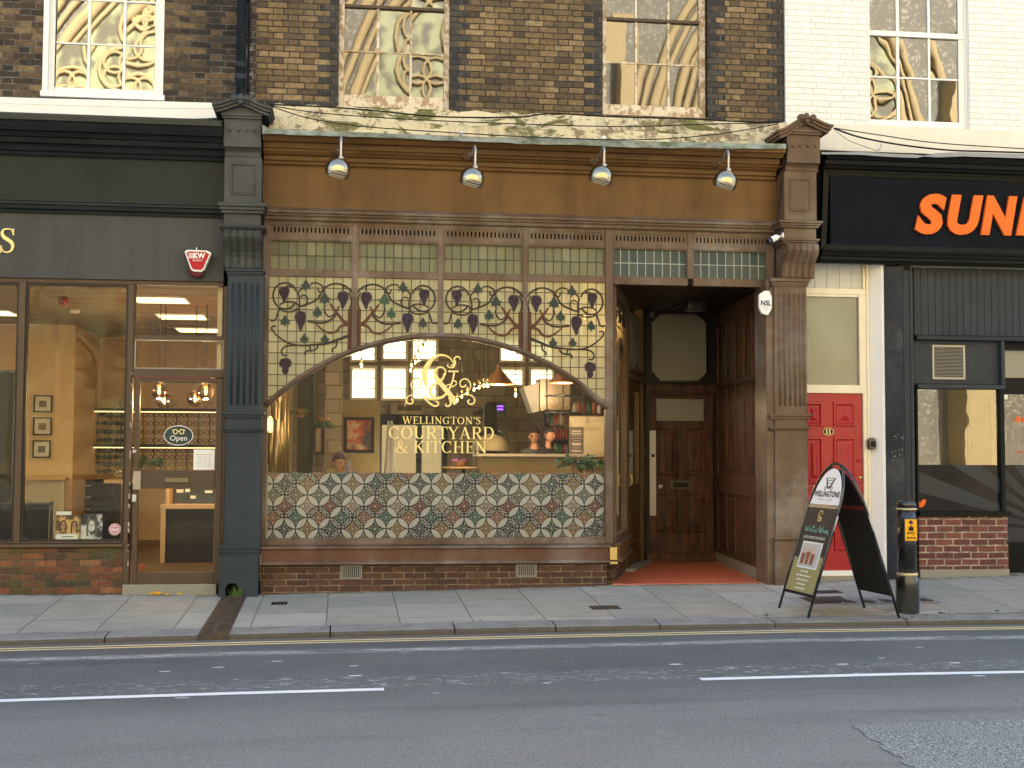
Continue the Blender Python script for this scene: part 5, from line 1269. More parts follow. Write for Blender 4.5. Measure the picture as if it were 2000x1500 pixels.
# white alarm box NSL
t = thing('alarm_box', 'white hexagonal alarm box lettered NSL fixed to the edge of the porch reveal', 'alarm box', tuple(P(1495,595,-.1)))
Yx = -.24; hx = [(1483,575),(1493,568),(1503,568),(1508,580),(1508,602),(1500,616),(1488,612),(1483,600)]
pts = [(X(a, b, Yx), Z(a, b, Yx)) for a, b in hx]; xc_ = sum(a for a, b in pts)/8
MB().prism(pts, Yx, -.19).build('box_cover', M['whitep'], t, bevel=.008)
MB().prism([(x+.012, z-.012) for x, z in pts], -.189, -.172).build('box_base', M['iron'], t)
l = MB(); text(l, 'NSL', X(1485.5,590,Yx), X(1506,590,Yx), Z(1495,597,Yx), Z(1495,586.5,Yx), Yx-.0035, bold=.03, shear=.1); l.build('lettering', plain('blue_ink', (.015,.05,.10), .5), t)
l = MB(); text(l, 'SECURITY', X(1486.5,600,Yx), X(1504,600,Yx), Z(1495,601,Yx), Z(1495,599,Yx), Yx-.0035); text(l, 'SYSTEMS', X(1489,600,Yx), X(1502,600,Yx), Z(1495,605,Yx), Z(1495,603,Yx), Yx-.0035); l.build('small_lettering', M['grey_ink'], t)
# cables
def cable(pts, r, label, grp='cables slung along the fascia tops'):
    q = [P(a, b, Y) for a, b, Y in pts]; mb = MB(); mb.tube(catmull3(q, 8), r, 6); tag(mb.build('cable', M['cable'], None), label, 'cable', grp)
cable([(528,204,-.12),(640,209,-.1),(740,217,-.1),(860,228,-.1),(1010,229,-.1),(1075,222,-.1),(1200,228,-.1),(1340,232,-.1),(1460,238,-.1),(1525,238,-.2)], .009, 'thick black cable running highest across the mossy band under the sash windows')
cable([(528,206,-.14),(620,220,-.14),(780,232,-.14),(960,240,-.12),(1200,247,-.12),(1400,242,-.12),(1520,240,-.2)], .006, 'thin black cable sagging across the middle of the mossy band')
cable([(528,207,-.18),(600,230,-.30),(700,246,-.42),(850,257,-.5),(1050,268,-.53),(1250,273,-.53),(1400,262,-.4),(1520,242,-.3)], .006, 'black cable drooping along the lead flashing between both pilaster hoods')
cable([(1629,251,-.4),(1680,268,-.3),(1760,283,-.3),(1850,293,-.35),(1930,296,-.4),(2060,300,-.4)], .010, 'thick black cable sagging from the brown hood over the black sign board')
cable([(1629,250,-.4),(1720,264,-.3),(1840,280,-.3),(2060,294,-.3)], .006, 'upper thin black cable leaving the brown hood to the right')
cable([(1632,256,-.4),(1660,275,-.3),(1700,290,-.35),(1715,294,-.4),(1722,280,-.35)], .003, 'thin loose wire looping down from the brown hood')
cable([(1505,258,-.42),(1532,272,-.45),(1538,292,-.44),(1530,330,-.30),(1522,400,-.22),(1514,470,-.2),(1510,540,-.22),(1500,567,-.2)], .005, 'thin wire running down the porch side of the brown pilaster to the alarm box')
for k, (px, py) in enumerate(((902,262),(1179,270))):
    p = P(px, py, -.45); MB_ = MB(); MB_.lathe((p.x, p.y, p.z-.02), [(.012,0),(.03,.012),(.032,.03),(.018,.045),(.002,.05)], 12); tag(MB_.build('cable_clip', M['whitep'], None), ('white cable knob on the lead flashing above the second lamp', 'white cable knob on the lead flashing above the third lamp')[k], 'cable knob', 'cable knobs on the flashing')
# ================================================================ opticians, left
YO = .0
opt = thing('optician_building', 'dark brick building with charcoal opticians shopfront and bronze window frames', 'building', (-2.5, .05, 0))
XO0, XO1 = -11.0, XL+.02
uo = (X(88,100,YU), X(318,100,YU), Z(200,190,YU), 7.0)
zlo = Z(200,192,YU)
mb = MB(); wall_with_holes(mb, XO0, XL-.2, zlo-.5, ZT, YU, YU+.22, [uo]); mb.build('brick_wall', brick_mat('dark_stock_brick', .335, .0685, .011, [(0,(.028,.024,.02)),(.35,(.075,.05,.028)),(.7,(.17,.11,.055)),(1,(.27,.185,.09))], (.15,.14,.125), soot=.6), opt)
mb = MB(); mb.box(XO0, XO0+.2, .3, 9.3, 0, ZT); mb.build('party_wall', M['stock'], opt)
MB().box(XO0, XO1, 9.2, 9.5, 0, ZT).build('rear_wall', M['stock'], opt); MB().box(XO0, XO1, .3, 9.2, 3.42, 3.7).build('upper_floor', M['cream'], opt)
mb = MB(); mb.box(XO0, XO1, .0, 9.5, ZT, ZT+.25); mb.build('roof', M['lead'], opt)
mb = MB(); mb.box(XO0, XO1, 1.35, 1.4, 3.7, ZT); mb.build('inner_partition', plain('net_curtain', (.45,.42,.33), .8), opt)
s1 = lambda a: a/2.42
WO = [(X(s1(a),90,YU+.1), X(s1(b),90,YU+.1)) for a, b in ((255,415),(429,583),(596,757))]
zo = lambda y: Z(200, y, YU+.1)
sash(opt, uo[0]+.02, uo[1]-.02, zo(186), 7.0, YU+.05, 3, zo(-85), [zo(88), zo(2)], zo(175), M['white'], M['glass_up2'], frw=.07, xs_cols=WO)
mb = MB(); mb.box(uo[0]-.02, uo[0]+.035, YU-.012, YU+.1, uo[2], 7.0); mb.box(uo[1]-.03, uo[1]+.01, YU-.006, YU+.1, uo[2], 7.0); mb.box(uo[0]-.03, uo[1]+.03, YU-.05, YU+.12, zo(198), zo(188)); mb.build('white_reveal', M['white'], opt)
# white band, sagging lower edge
mb = MB(); n = 20; x0, x1 = XO0, X(427,220,-.0)
for k in range(n):
    a, b = lerp(x0, x1, k/n), lerp(x0, x1, (k+1)/n); bt = lambda x: interp(x, [(X(0,222,0), Z(0,222,0)),(X(140,226,0), Z(140,226,0)),(X(240,231,0),Z(240,231,0)),(X(330,233,0),Z(330,233,0)),(X(424,230,0),Z(424,230,0))]); tp = lambda x: interp(x, [(X(0,190,0),Z(0,190,0)),(X(420,201,0),Z(420,201,0))])
    mb.quad((a,-.0,bt(a)),(b,-.0,bt(b)),(b,.0,tp(b)),(a,.0,tp(a))); mb.quad((a,.0,tp(a)),(b,.0,tp(b)),(b,YU,tp(b)+.02),(a,YU,tp(a)+.02))
    mb.quad((a,-.0,bt(a)),(b,-.0,bt(b)),(b,YU,bt(b)),(a,YU,bt(a)))
    mm = lambda x: lerp(bt(x), tp(x), .62); mb.quad((a,-.006,mm(a)),(b,-.006,mm(b)),(b,-.006,tp(b)-.0),(a,-.006,tp(a)-.0)); mb.quad((a,-.006,mm(a)),(b,-.006,mm(b)),(b,.0,mm(b)),(a,.0,mm(a)))
mb.build('white_band', M['white'], opt, recalc=False)
zq = lambda py, Y: Z(220, py, Y)
oc = [(-.07,309),(-.10,308),(-.12,301),(-.15,298),(-.17,290),(-.19,286),(-.24,283),(-.26,273),(-.30,271),(-.33,262),(-.40,259),(-.44,248),(-.46,240)]
def prof_o(steps, yb): return [(y, zq(py, y)) for y, py in steps]+[(yb, zq(steps[-1][1], yb)), (yb, zq(steps[0][1], yb))]
xo1 = X(440,300,-.1)
MB().extx(prof_o(oc, .15), XO0, xo1).build('cornice', M['green_black'], opt)
gt = MB(); gt.extx([(-.50, zq(239,-.5)),(-.50, zq(229,-.5)),(-.49, zq(229,-.49)),(-.05, zq(226,-.05)),(-.05, zq(240,-.05)),(-.2,zq(241,-.2))], XO0, xo1-.01); gt.build('gutter_lip', plain('mossy_dark_gutter', (.045,.046,.036), .8), opt)
MB().box(XO0, xo1, -.06, .14, zq(399,-.06), zq(308,-.06)).build('fascia', M['green_black'], opt)
MB().extx(prof_o([(-.07,421),(-.09,420),(-.10,414),(-.14,411),(-.15,404),(-.17,402),(-.17,398),(-.07,396)], .14), XO0, xo1).build('ledge', M['green_black'], opt)
z_t = zq(546,-.05)
MB().box(XO0, xo1+.0, -.065, .14, z_t, zq(420,-.065)).build('sign_board', M['charboard'], opt)
lt = MB(); a, b, c, e = rect(-2, 446, 31, 494, -.075); serif(lt, 'S', a, b, c, e, -.085, -.066); lt.build('gilt_letter', M['gold'], opt)
# frame (glass plane Y=0)
zsil = Z(130, 1061); zbr = Z(130, 1070)
fo = MB()
v = lambda x, y=800: X(x, y)
m1a, m1b, m2a, m2b = v(33.5), v(46.5), v(247.5), v(259)
fo.box(XO0, xo1-.0, -.03, .05, z_t-.045, z_t-.0)
for k_ in range(1, 6): fo.box(m1a-1.28*k_, m1b-1.28*k_, -.045, .05, zsil, z_t-.045)
fo.box(m1a, m1b, -.045, .05, zsil, z_t-.045); fo.box(m2a, m2b, -.045, .05, -.05, z_t-.045); fo.box(v(435), v(441.5), -.03, .05, .0, z_t-.045)
fo.box(XO0, m2a, -.04, .05, zsil, zsil+.018)
ff_ = fo.build('window_frame', M['bronze'], opt, bevel=.004)
def rounded_frame(mb, x0, x1, z0, z1, w, r, y0, y1):
    def rr(i, rad):
        pts = []
        for (cx_, cz_, s) in ((x1-i-rad, z1-i-rad, 0), (x0+i+rad, z1-i-rad, 90), (x0+i+rad, z0+i+rad, 180), (x1-i-rad, z0+i+rad, 270)):
            for k in range(6): t = R(s+90*k/5); pts.append((cx_+rad*math.cos(t), cz_+rad*math.sin(t)))
        return pts
    O, I = rr(0, .001), rr(w, r); n = len(O)
    a = [mb.pt((x, y0, z)) for x, z in O]; b = [mb.pt((x, y0, z)) for x, z in I]; c = [mb.pt((x, y1, z)) for x, z in I]
    for k in range(n): k2 = (k+1) % n; mb.face([a[k], a[k2], b[k2], b[k]]); mb.face([b[k], b[k2], c[k2], c[k]])
g2 = MB(); rounded_frame(g2, m1b, m2a, zsil+.018, z_t-.045, .022, .055, -.022, .04); rounded_frame(g2, m1a-1.22, m1a, zsil+.018, z_t-.045, .022, .055, -.022, .04)
g2.build('gasket_frame', plain('dark_gasket', (.035,.03,.026), .5), ff_, recalc=False)
MB().box(m1b, m2a, .012, .016, zsil, z_t-.05).build('window_pane', M['glass_opt'], opt)
MB().box(XO0, m1a, .012, .016, zsil, z_t-.05).build('window_pane', M['glass_opt'], opt)
MB().extx([(.05,zsil),(-.07,zsil-.004),(-.075,zbr+.012),(-.05,zbr),(.05,zbr)], XO0, m2a-.002).build('sill', M['bronze'], opt, bevel=.003)
MB().box(XO0, m2a-.004, -.04, .06, -.3, zbr).build('stall_riser', M['orange'], opt)
a, b, c, e = rect(113,1070,151,1079,-.045); av = MB(); av.box(a, b, -.043, -.035, c, e); va = av.build('air_brick', plain('air_brick_clay', (.10,.05,.035), .8), opt); hv = MB()
for k in range(10):
    for j in range(2): x = lerp(a, b, (k+.5)/10); z = lerp(c, e, (j+.5)/2); hv.box(x-.005, x+.005, -.0445, -.04, z-.006, z+.006)
hv.build('vent_void', M['hole'], va)
# posts, transoms of the door bay
tb = MB(); X1, X2 = m2b, v(435)
def zt2(y): return Z(348, y)
tb.box(X1, X2, -.03, .05, zt2(664), zt2(656)); tb.box(X1, X2, -.035, .05, zt2(737), zt2(721)); tb.box(X1, X1+.012, -.028, .05, zt2(737), z_t-.045)
tb.build('transom', M['bronze'], opt, bevel=.003)
MB().box(X1, X2, .01, .014, zt2(656), z_t-.045).build('top_light', M['glass_opt'], opt)
tl = MB(); w = .010; a, b, c, e = X1+.012, X2, zt2(721), zt2(664)
for q in ((a, a+w, c, e), (b-w, b, c, e), (a+w, b-w, c, c+w), (a+w, b-w, e-w, e)): tl.box(q[0], q[1], -.022, .03, q[2], q[3])
tf = tl.build('hopper_frame', plain('aged_cream_trim', (.36,.33,.27), .5), opt); MB().box(a, b, .01, .014, c, e).build('hopper_pane', M['glass_opt'], tf)
# door
a, b, c, e = rect(261,739,433,1140,0); ga, gb = X(275.5,830), X(422.5,830); gz1, gz0 = zt2(747.5), zt2(918.5); hz1, hz0 = zt2(954), zt2(1117)
d_ = MB(); d_.box(a, X(272,900), -.04, .02, c, e); d_.box(X(421,900), b, -.04, .02, c, e)
aa, bb = X(272,900), X(421,900); d_.box(aa, bb, -.04, .02, gz1, e); d_.box(aa, bb, -.045, .02, hz1, gz0); d_.box(aa, bb, -.04, .02, c, hz0)
od = d_.build('glazed_door', M['bronze'], opt, bevel=.005)
MB().box(aa, bb, -.008, -.004, gz0, gz1).build('upper_pane', M['glass_opt'], od); MB().box(aa, bb, -.008, -.004, hz0, hz1).build('lower_pane', M['glass_opt'], od)
q = rect(320,931,370,944,-.06); lb = MB(); lb.box(q[0], q[1], -.056, -.04, q[2], q[3]); lbo = lb.build('letterbox', M['bronze'], od, bevel=.004); MB().box(q[0]+.012, q[1]-.012, -.060, -.05, q[2]+.012, q[3]-.012).build('letter_flap', plain('worn_bronze', (.16,.12,.08), .3, .5), lbo)
q = rect(259.5,920,275,957,-.07); hp = MB(); hp.box(q[0], q[1], -.075, -.04, q[2], q[3]); hp.build('push_handle', plain('satin_aluminium', (.28,.25,.22), .35, .6), od, bevel=.006)
q = rect(258,966,266,980,-.05); MB().box(q[0], q[1], -.052, -.04, q[2], q[3]).build('lock_plate', M['steel'], od, bevel=.002)
p = P(262,882,-.05); MB().lathe((p.x,-.04,p.z), [(.022,0),(.020,.012),(.008,.016)], 14, axis=(0,-1,0)).build('lock_cylinder', M['steel'], od)
wl = MB(); q = rect(263,736,412,739,-.05); wl.box(q[0], q[1], -.045, -.02, q[2], q[3]); wl.build('draught_strip', plain('worn_red_primer', (.16,.05,.045), .7), od)
MB().box(m2b-.06, v(429), -.07, .12, -.3, Z(348,1141,-.06)).build('door_step', M['concrete'], opt, bevel=.006)
# peeling paint strip down the post
pe = MB()
for k in range(26):
    z = lerp(Z(258,1120,-.047), Z(258,745,-.047), random.random()); pe.box(X1-.012-random.uniform(0,.006), X1-.002, -.049, -.044, z, z+random.uniform(.03,.12))
pe.build('flaked_primer', plain('flaked_primer', (.40,.30,.27), .7), ff_)
# stickers on the door glass
q = rect(320,831,377.5,870,-.012); ce = ((q[0]+q[1])/2, (q[2]+q[3])/2); rx, rz = (q[1]-q[0])/2, (q[3]-q[2])/2
def ell(cx_, cz_, rx_, rz_, n=36): return [(cx_+rx_*math.cos(2*PI*k/n), cz_+rz_*math.sin(2*PI*k/n)) for k in range(n)]
stk = thing('open_sticker', 'oval dark sticker reading Open with gold spectacles on the opticians door glass', 'sticker', (ce[0], -.012, ce[1]))
MB().prism(ell(*ce, rx, rz), -.0135, -.0085).build('sticker_rim', M['paper'], stk)
MB().prism(ell(*ce, rx*.95, rz*.93), -.0150, -.0136).build('sticker_disc', plain('slate_vinyl', (.035,.055,.055), .4), stk)
l = MB(); text(l, 'Open', ce[0]-.088, ce[0]+.088, ce[1]-.072, ce[1]-.0, -.0162); l.build('lettering', M['paper'], stk)
l = MB()
for s in (-1, 1):
    pts = ell(ce[0]+s*.033, ce[1]+.04, .022, .024, 16); l.stroke(pts+[pts[0]], .008, -.0168, -.0155, sub=1)
    l.stroke([(ce[0]+s*.052, ce[1]+.05), (ce[0]+s*.066, ce[1]+.062)], .008, -.0166, -.0154)
l.stroke([(ce[0]-.012, ce[1]+.045), (ce[0]+.012, ce[1]+.045)], .006, -.0165, -.0153); l.build('spectacle_logo', M['gold'], stk)
q = rect(378,878,419,917.5,-.012); nt_ = thing('hours_notice', 'white opening hours notice in the corner of the door glass', 'notice', (q[0], -.012, q[2]))
MB().box(q[0], q[1], -.012, -.009, q[2], q[3]).build('sheet', M['paper'], nt_); l = MB()
rows = ["OPENING HOURS","Monday  9.00 - 5.30","Tuesday  9.00 - 5.30","Wednesday  9.00 - 5.30","Thursday  9.00 - 5.30","Friday  9.00 - 5.30","Saturday  9.00 - 5.00","Sunday  Closed"]
for k, r_ in enumerate(rows):
    h_ = (q[3]-q[2]); z = q[3]-h_*(.28+.085*k); w_ = (q[1]-q[0])*(.32 if k else .36); c_ = (q[0]+q[1])/2; text(l, r_, c_-w_, c_+w_, z, z+h_*.045, -.0125)
l.build('lettering', M['ink'], nt_)
p = P(224,1034,.0); rb = thing('round_sticker', 'round pink and white award sticker low in the opticians window', 'sticker', (p.x, .005, p.z)); MB().prism(ell(p.x, p.z, .062, .062), .006, .010).build('sticker_disc', plain('pink_white', (.62,.50,.53), .5), rb)
l = MB(); pts = ell(p.x, p.z, .05, .05, 24); l.stroke(pts+[pts[0]], .006, .003, .005, sub=1); l.stroke([(p.x-.03,p.z+.012),(p.x-.015,p.z+.022),(p.x,p.z+.012),(p.x+.015,p.z+.022),(p.x+.03,p.z+.012)], .008, .003, .005); l.stroke([(p.x-.025,p.z-.02),(p.x,p.z-.028),(p.x+.025,p.z-.02)], .01, .003, .005); l.build('printed_mark', plain('magenta_ink', (.35,.05,.14), .5), rb)
p = P(276,1107,-.012); rs = thing('round_mark', 'small red ring transfer in the bottom corner of the opticians door glass', 'sticker', (p.x,-.012,p.z)); l = MB(); pts = ell(p.x, p.z, .032, .032, 20); l.stroke(pts+[pts[0]], .005, -.0125, -.011, sub=1); l.stroke([(p.x-.018,p.z-.008),(p.x-.004,p.z+.012),(p.x+.008,p.z-.012),(p.x+.018,p.z+.008)], .006, -.0125, -.011); l.build('printed_ring', plain('red_ink', (.25,.03,.02), .5), rs)
# alarm box KW
Ya = -.20; poly = [(360,491),(366,487.5),(405,489),(413,494),(399,526),(394,531),(377,530),(372,525)]
pts = [(X(a, b, Ya), Z(a, b, Ya)) for a, b in poly]; al = thing('alarm_box', 'red and white shield shaped alarm box lettered KW on the charcoal sign board', 'alarm box', (pts[0][0], Ya, pts[3][1]))
mx_ = sum(p[0] for p in pts)/8; mz_ = sum(p[1] for p in pts)/8
MB().prism(pts, Ya, -.10).build('box_cover', M['whitep'], al, bevel=.008)
inn = [(mx_+(x-mx_)*.84, mz_+(z-mz_)*.84) for x, z in pts]; MB().prism(inn, Ya-.004, Ya-.0005).build('red_face', M['redp'], al)
bs = [(X(a, b, -.12), Z(a, b, -.12)) for a, b in ((369,519),(401,521),(397,538),(389,542),(380,541.5),(373,537))]; MB().prism(bs, -.17, -.066).build('strobe_lens', M['dredp'], al, bevel=.006)
l = MB(); q = rect(378,494,401,505,Ya); text(l, 'KW', q[0], q[1], q[2], q[3], Ya-.0055, bold=.04); q = rect(368.5,494,377.5,505,Ya); nb_ = 4
for k in range(nb_): z = lerp(q[2], q[3], (k+.5)/nb_); l.box(q[0], q[1], Ya-.0055, Ya-.0045, z-.004, z+.004)
q = rect(376,507,396,510.5,Ya); text(l, 'SECURITY', q[0], q[1], q[2], q[3], Ya-.0055); l.build('lettering', M['whitep'], al)
MB().lathe((X(384,487,Ya+.03), Ya+.03, Z(384,487,Ya+.03)), [(.006,-.01),(.006,.02)], 8).build('fixing_lug', M['whitep'], al)
# drainpipe
Yd = .02; xd = X(471,90,Yd); zb_d = Z(471,182,Yd); dp = thing('drainpipe', 'black cast iron drainpipe falling to the hood of the charcoal pilaster', 'drainpipe', (xd, Yd, zb_d))
MB().tube([(xd, Yd, zb_d-.1), (xd, Yd, 10.2)], .052, 20).build('pipe', M['navy'], dp)
jc = MB()
for z in (Z(471,127,Yd), Z(471,150,Yd), 7.5, 9.0): jc.lathe((xd, Yd, z-.03), [(.053,-.01),(.064,0),(.064,.05),(.053,.06)], 20)
jc.lathe((xd, Yd, zb_d-.1), [(.054,0),(.064,.02),(.064,.06),(.056,.08)], 20); jc.build('pipe_collar', M['navy'], dp)
bk = MB(); bk.box(xd+.02, xd+.085, Yd+.01, YU, Z(471,-5,Yd), Z(471,-9,Yd)); bk.tube([(xd+.075, .09, zb_d), (xd+.075, .09, 10)], .012, 8); bk.build('pipe_bracket', M['navy'], dp)
# ================================================================ right building
wb = thing('white_brick_building', 'white painted brick building with red door and black shopfront', 'building', (7, .2, 0))
YW = .12; XR0, XR1 = XR+.002, 12.5
cA = lambda a, b: (1540+a/3.572, 480+b/3.572); cB = lambda a, b: (1500+a/3.75, 860+b/3.75); cC = lambda a, b: (1500+a/3, b/3)
XR0 = X(1534,120,YW)
uw = (X(1696.5,120,YW), X(1893,120,YW), Z(1780,251,YW), 7.1)
z_mo = Z(1780,249,YW)
mb = MB(); wall_with_holes(mb, XR0, XR1, z_mo, ZT+.4, YW, YW+.25, [uw]); mb.build('brick_wall', M['whitebrick'], wb)
MB().box(XR0, XR1, YW-.025, YW+.2, Z(1780,300,YW), z_mo).build('render_band', paint('cream_render', (.70,.66,.56), .6, .06, .1, (.5,.45,.35), bump=.3), wb)
MB().box(XR0, XR1, YW, 9.5, ZT+.4, ZT+.65).build('roof', M['lead'], wb)
MB().box(XR1-.3, XR1, YW+.3, 9.3, 0, ZT+.4).build('party_wall', M['stock'], wb); MB().box(XR+.28, XR1, 9.2, 9.5, 0, ZT+.4).build('rear_wall', M['stock'], wb); MB().box(XR+.28, XR1-.3, .4, 9.2, 3.72, 3.9).build('upper_floor', M['cream'], wb); MB().box(XR+.28, XR+.4, .4, 9.2, 0, ZT).build('hall_wall', M['cream'], wb)
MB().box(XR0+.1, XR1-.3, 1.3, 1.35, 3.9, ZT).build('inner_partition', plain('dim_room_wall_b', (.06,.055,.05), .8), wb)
WC = [(X(1500+a/3,120,YW+.1), X(1500+b/3,120,YW+.1)) for a, b in ((594,750),(768,935),(949,1112))]
zr = lambda y: Z(1780, y, YW+.1)
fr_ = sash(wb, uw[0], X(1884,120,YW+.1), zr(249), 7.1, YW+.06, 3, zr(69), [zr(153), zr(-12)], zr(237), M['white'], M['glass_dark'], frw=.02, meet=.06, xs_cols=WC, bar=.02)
MB().box(X(1884,120,YW+.1), uw[1], YW+.03, YW+.12, uw[2], 7.1).build('white_reveal', M['render'], wb)
M['glass_dark2'] = M['glass_dark']
# lead edge and cornice
pts = [(1604,297,302),(1640,297,302),(1680,296,303),(1720,299,306),(1760,301,308),(1790,302,309),(1803,304,306),(1830,299,308),(1880,297,306),(1940,299,308),(2000,301,310),(2150,303,313)]
mb = MB(); K, T, B3 = [], [], []; YL2 = -.42
for a, t, b in pts:
    p, q = P(a, t, YL2), P(a, b, YL2); K.append(mb.pt((p.x, YW-.02, p.z+.06))); T.append(mb.pt((p.x, YL2, p.z))); B3.append(mb.pt((q.x, YL2-.015, q.z)))
for k in range(len(pts)-1): mb.face([K[k], T[k], T[k+1], K[k+1]], True); mb.face([T[k], B3[k], B3[k+1], T[k+1]])
mb.build('lead_flashing', plain('grey_lead', (.26,.26,.24), .6, .1), wb, recalc=False)
zk = lambda py, Y: Z(1800, py, Y)
xs_ = X(1604,400,-.12)
prof = [(-.22,336),(-.25,334),(-.27,328),(-.30,326),(-.31,318),(-.36,316),(-.39,306)]
MB().extx([(y, zk(py, y)) for y, py in prof]+[(.1, zk(306,.1)),(.1, zk(336,.1))], xs_-.02, XR1).build('cornice', M['black'], wb)
# sign board with mitred frame
a, b, c, e = rect(1622, 350, 2150, 488, -.16); 
sb = MB(); sb.box(a, XR1, -.16, .1, c-.02, zk(333,-.16)); sbo = sb.build('sign_board', M['blackboard'], wb)
fm = MB()
for o, y, w in ((0,-.20,.03),(.03,-.185,.022),(.052,-.175,.018)):
    x0 = X(1603,400,-.2)+o; zt_ = zk(336,-.2)-o; zb_ = zk(493,-.2)+o
    fm.prism([(x0, zb_), (x0+w, zb_+w), (x0+w+.04, zt_-w), (x0+.04, zt_)], y, -.1); fm.box(x0+.04+w, XR1, y, -.1, zt_-w, zt_); fm.box(x0+w, XR1, y, -.1, zb_, zb_+w)
fm.build('sign_frame', M['black'], wb)
MB().extx([(y, zk(py, y)) for y, py in ((-.10,519),(-.13,518),(-.15,512),(-.17,511),(-.175,505),(-.20,503),(-.21,497),(-.24,496),(-.25,491))]+[(.1,zk(491,.1)),(.1,zk(519,.1))], xs_-.03, XR1).build('ledge', M['black'], wb)
for ch, x0, x1, y0, y1, sh in (('S',1787,1849,378,458,.2),('U',1851,1921,381,459,.2),('N',1915.5,1987.5,382.5,459.5,.2),('I',1984,2022,384,460,.2)):
    l = MB(); q = rect(x0, y0, x1, y1, -.20); text(l, ch, q[0], q[1], q[2], q[3], -.205, th=.035, bold=.055, shear=.22); l.build('sign_letter', M['orangesign'], sbo)
# ---- red door bay
Yr = .10
q = lambda a, b, c_, d_, Y=Yr: rect(a, b, c_, d_, Y)
a, b, c, e = q(1570,516,1690,564); bo = MB(); n = 6
xs_b = [X(1500+v_,540,Yr) for v_ in (60,92,116,140.5,164,187)]
for u, w in zip(xs_b, xs_b[1:]): bo.box(u+.003, w-.003, Yr+.02, Yr+.05, c, e+.06)
bo.box(xs_b[0], xs_b[-1], Yr+.03, Yr+.06, c, e+.06); bo.build('boarding', M['boards'], wb)
fr2 = MB(); xl = X(1565,700,Yr); xdr = X(1686,900,Yr); xf = X(1697,800,Yr)
zA_, zB_, zC2, zD_ = Z(1630,564,Yr), Z(1630,580,Yr), Z(1630,752,Yr), Z(1630,768,Yr)
fr2.box(xl, xf, Yr-.02, Yr+.06, zB_+.03, zA_); fr2.box(xl, xdr-.03, Yr-.01, Yr+.06, zB_, zB_+.03); fr2.box(X(1677,650,Yr), xf, Yr-.02, Yr+.06, zD_, zB_+.03); fr2.box(xl, X(1677,650,Yr), Yr-.02, Yr+.06, zD_, zC2)
fr2.box(xdr+.0, xf, Yr-.02, Yr+.06, .05, zD_); fr2.box(xf-.03, xf, Yr-.035, Yr-.02, .05, e+.06); fr2.box(X(1684,540,Yr), xf-.03, Yr-.02, Yr+.06, zA_, e+.06)
fr2.build('door_frame', M['cream'], wb, bevel=.004)
M['fan2'] = mat('dim_overdoor_glass', lambda g: dict(c=g.mix(g.noise(1.5,3), (.11,.105,.08), (.17,.16,.125)), r=.08, s=.8))
MB().box(xl, X(1677,650,Yr)+.01, Yr+.02, Yr+.026, zC2-.01, zB_+.01).build('fanlight_glass', M['fan2'], wb)
zdb, zdt = Z(1630,1114,Yr), zD_
dr2 = MB(); dr2.box(xl, xdr-.004, Yr+.005, Yr+.05, zdb, zdt); rd = dr2.build('red_door', M['red'], wb, bevel=.003)
xc1, xc2 = (X(1572,900,Yr), X(1608,900,Yr)), (X(1628,900,Yr), X(1672,900,Yr))
rowsd = ((785,833),(853,945),(970,1076))
for (u, w) in (xc1, xc2):
    for (t0, t1) in rowsd: raised(rd, u, w, Z(1640,t1,Yr), Z(1640,t0,Yr), Yr+.004, M['red'], w=.045, field=.075, name='door_panel')
mm_ = MB(); mm_.box(xl, xdr-.01, Yr-.012, Yr+.004, Z(1630,957,Yr), Z(1630,949,Yr)); mm_.build('mid_moulding', M['red'], rd, bevel=.004)
ce = P(1618,843,Yr-.01); np_ = MB(); np_.prism(ell(ce.x, ce.z, .066, .045), Yr-.004, Yr+.004); npo = np_.build('number_plate', plain('dark_bronze_oval', (.03,.022,.016), .35, .4), rd)
l = MB(); pts_ = ell(ce.x, ce.z, .062, .041, 30); l.stroke(pts_+[pts_[0]], .005, Yr-.007, Yr-.0045, sub=1)
for s in (-1, 1): l.stroke([(ce.x+s*.018, ce.z-.024), (ce.x+s*.018, ce.z+.024)], .011, Yr-.007, Yr-.0045); l.stroke([(ce.x+s*.018-.013, ce.z-.022), (ce.x+s*.018+.013, ce.z-.022)], .006, Yr-.0072, Yr-.0046); l.stroke([(ce.x+s*.018-.012, ce.z+.016), (ce.x+s*.018, ce.z+.024)], .006, Yr-.0073, Yr-.0047)
l.build('number_eleven', M['gold'], npo)
p = P(1678,900,Yr); MB().lathe((p.x, Yr+.005, p.z), [(.022,0),(.02,.01),(.008,.014)], 12, axis=(0,-1,0)).build('upper_lock', M['red'], rd)
p = P(1681,933,Yr); MB().lathe((p.x, Yr+.005, p.z), [(.022,0),(.02,.008),(.006,.012)], 12, axis=(0,-1,0)).build('lower_lock', M['brass'], rd)
MB().box(xl, xf, Yr-.05, Yr+.06, Z(1630,1124,Yr), zdb).build('threshold', M['white'], wb, bevel=.004)
MB().box(xl-.1, xf+.02, Yr-.10, Yr+.04, -.2, Z(1630,1124,Yr)).build('step', M['concrete'], wb)
# white splayed reveal and its return
mb = MB(); zt_r = Z(1710,515,-.02); xw = X(1728,800,-.05); nsg = 14
i0 = [(xf, Yr+.0, ), (xw, -.05)]
for k in range(nsg):
    z0, z1 = lerp(-.1, zt_r, k/nsg), lerp(-.1, zt_r, (k+1)/nsg); w0, w1 = .006*math.sin(k*2.1), .006*math.sin((k+1)*2.1)
    mb.quad((xf, Yr-.01, z0), (xw-.02+w0, -.045, z0), (xw-.02+w1, -.045, z1), (xf, Yr-.01, z1)); mb.quad((xw-.02+w0, -.045, z0), (xw+.01+w0, -.05, z0), (xw+.01+w1, -.05, z1), (xw-.02+w1, -.045, z1))
mb.build('white_reveal', M['render'], wb, recalc=False)
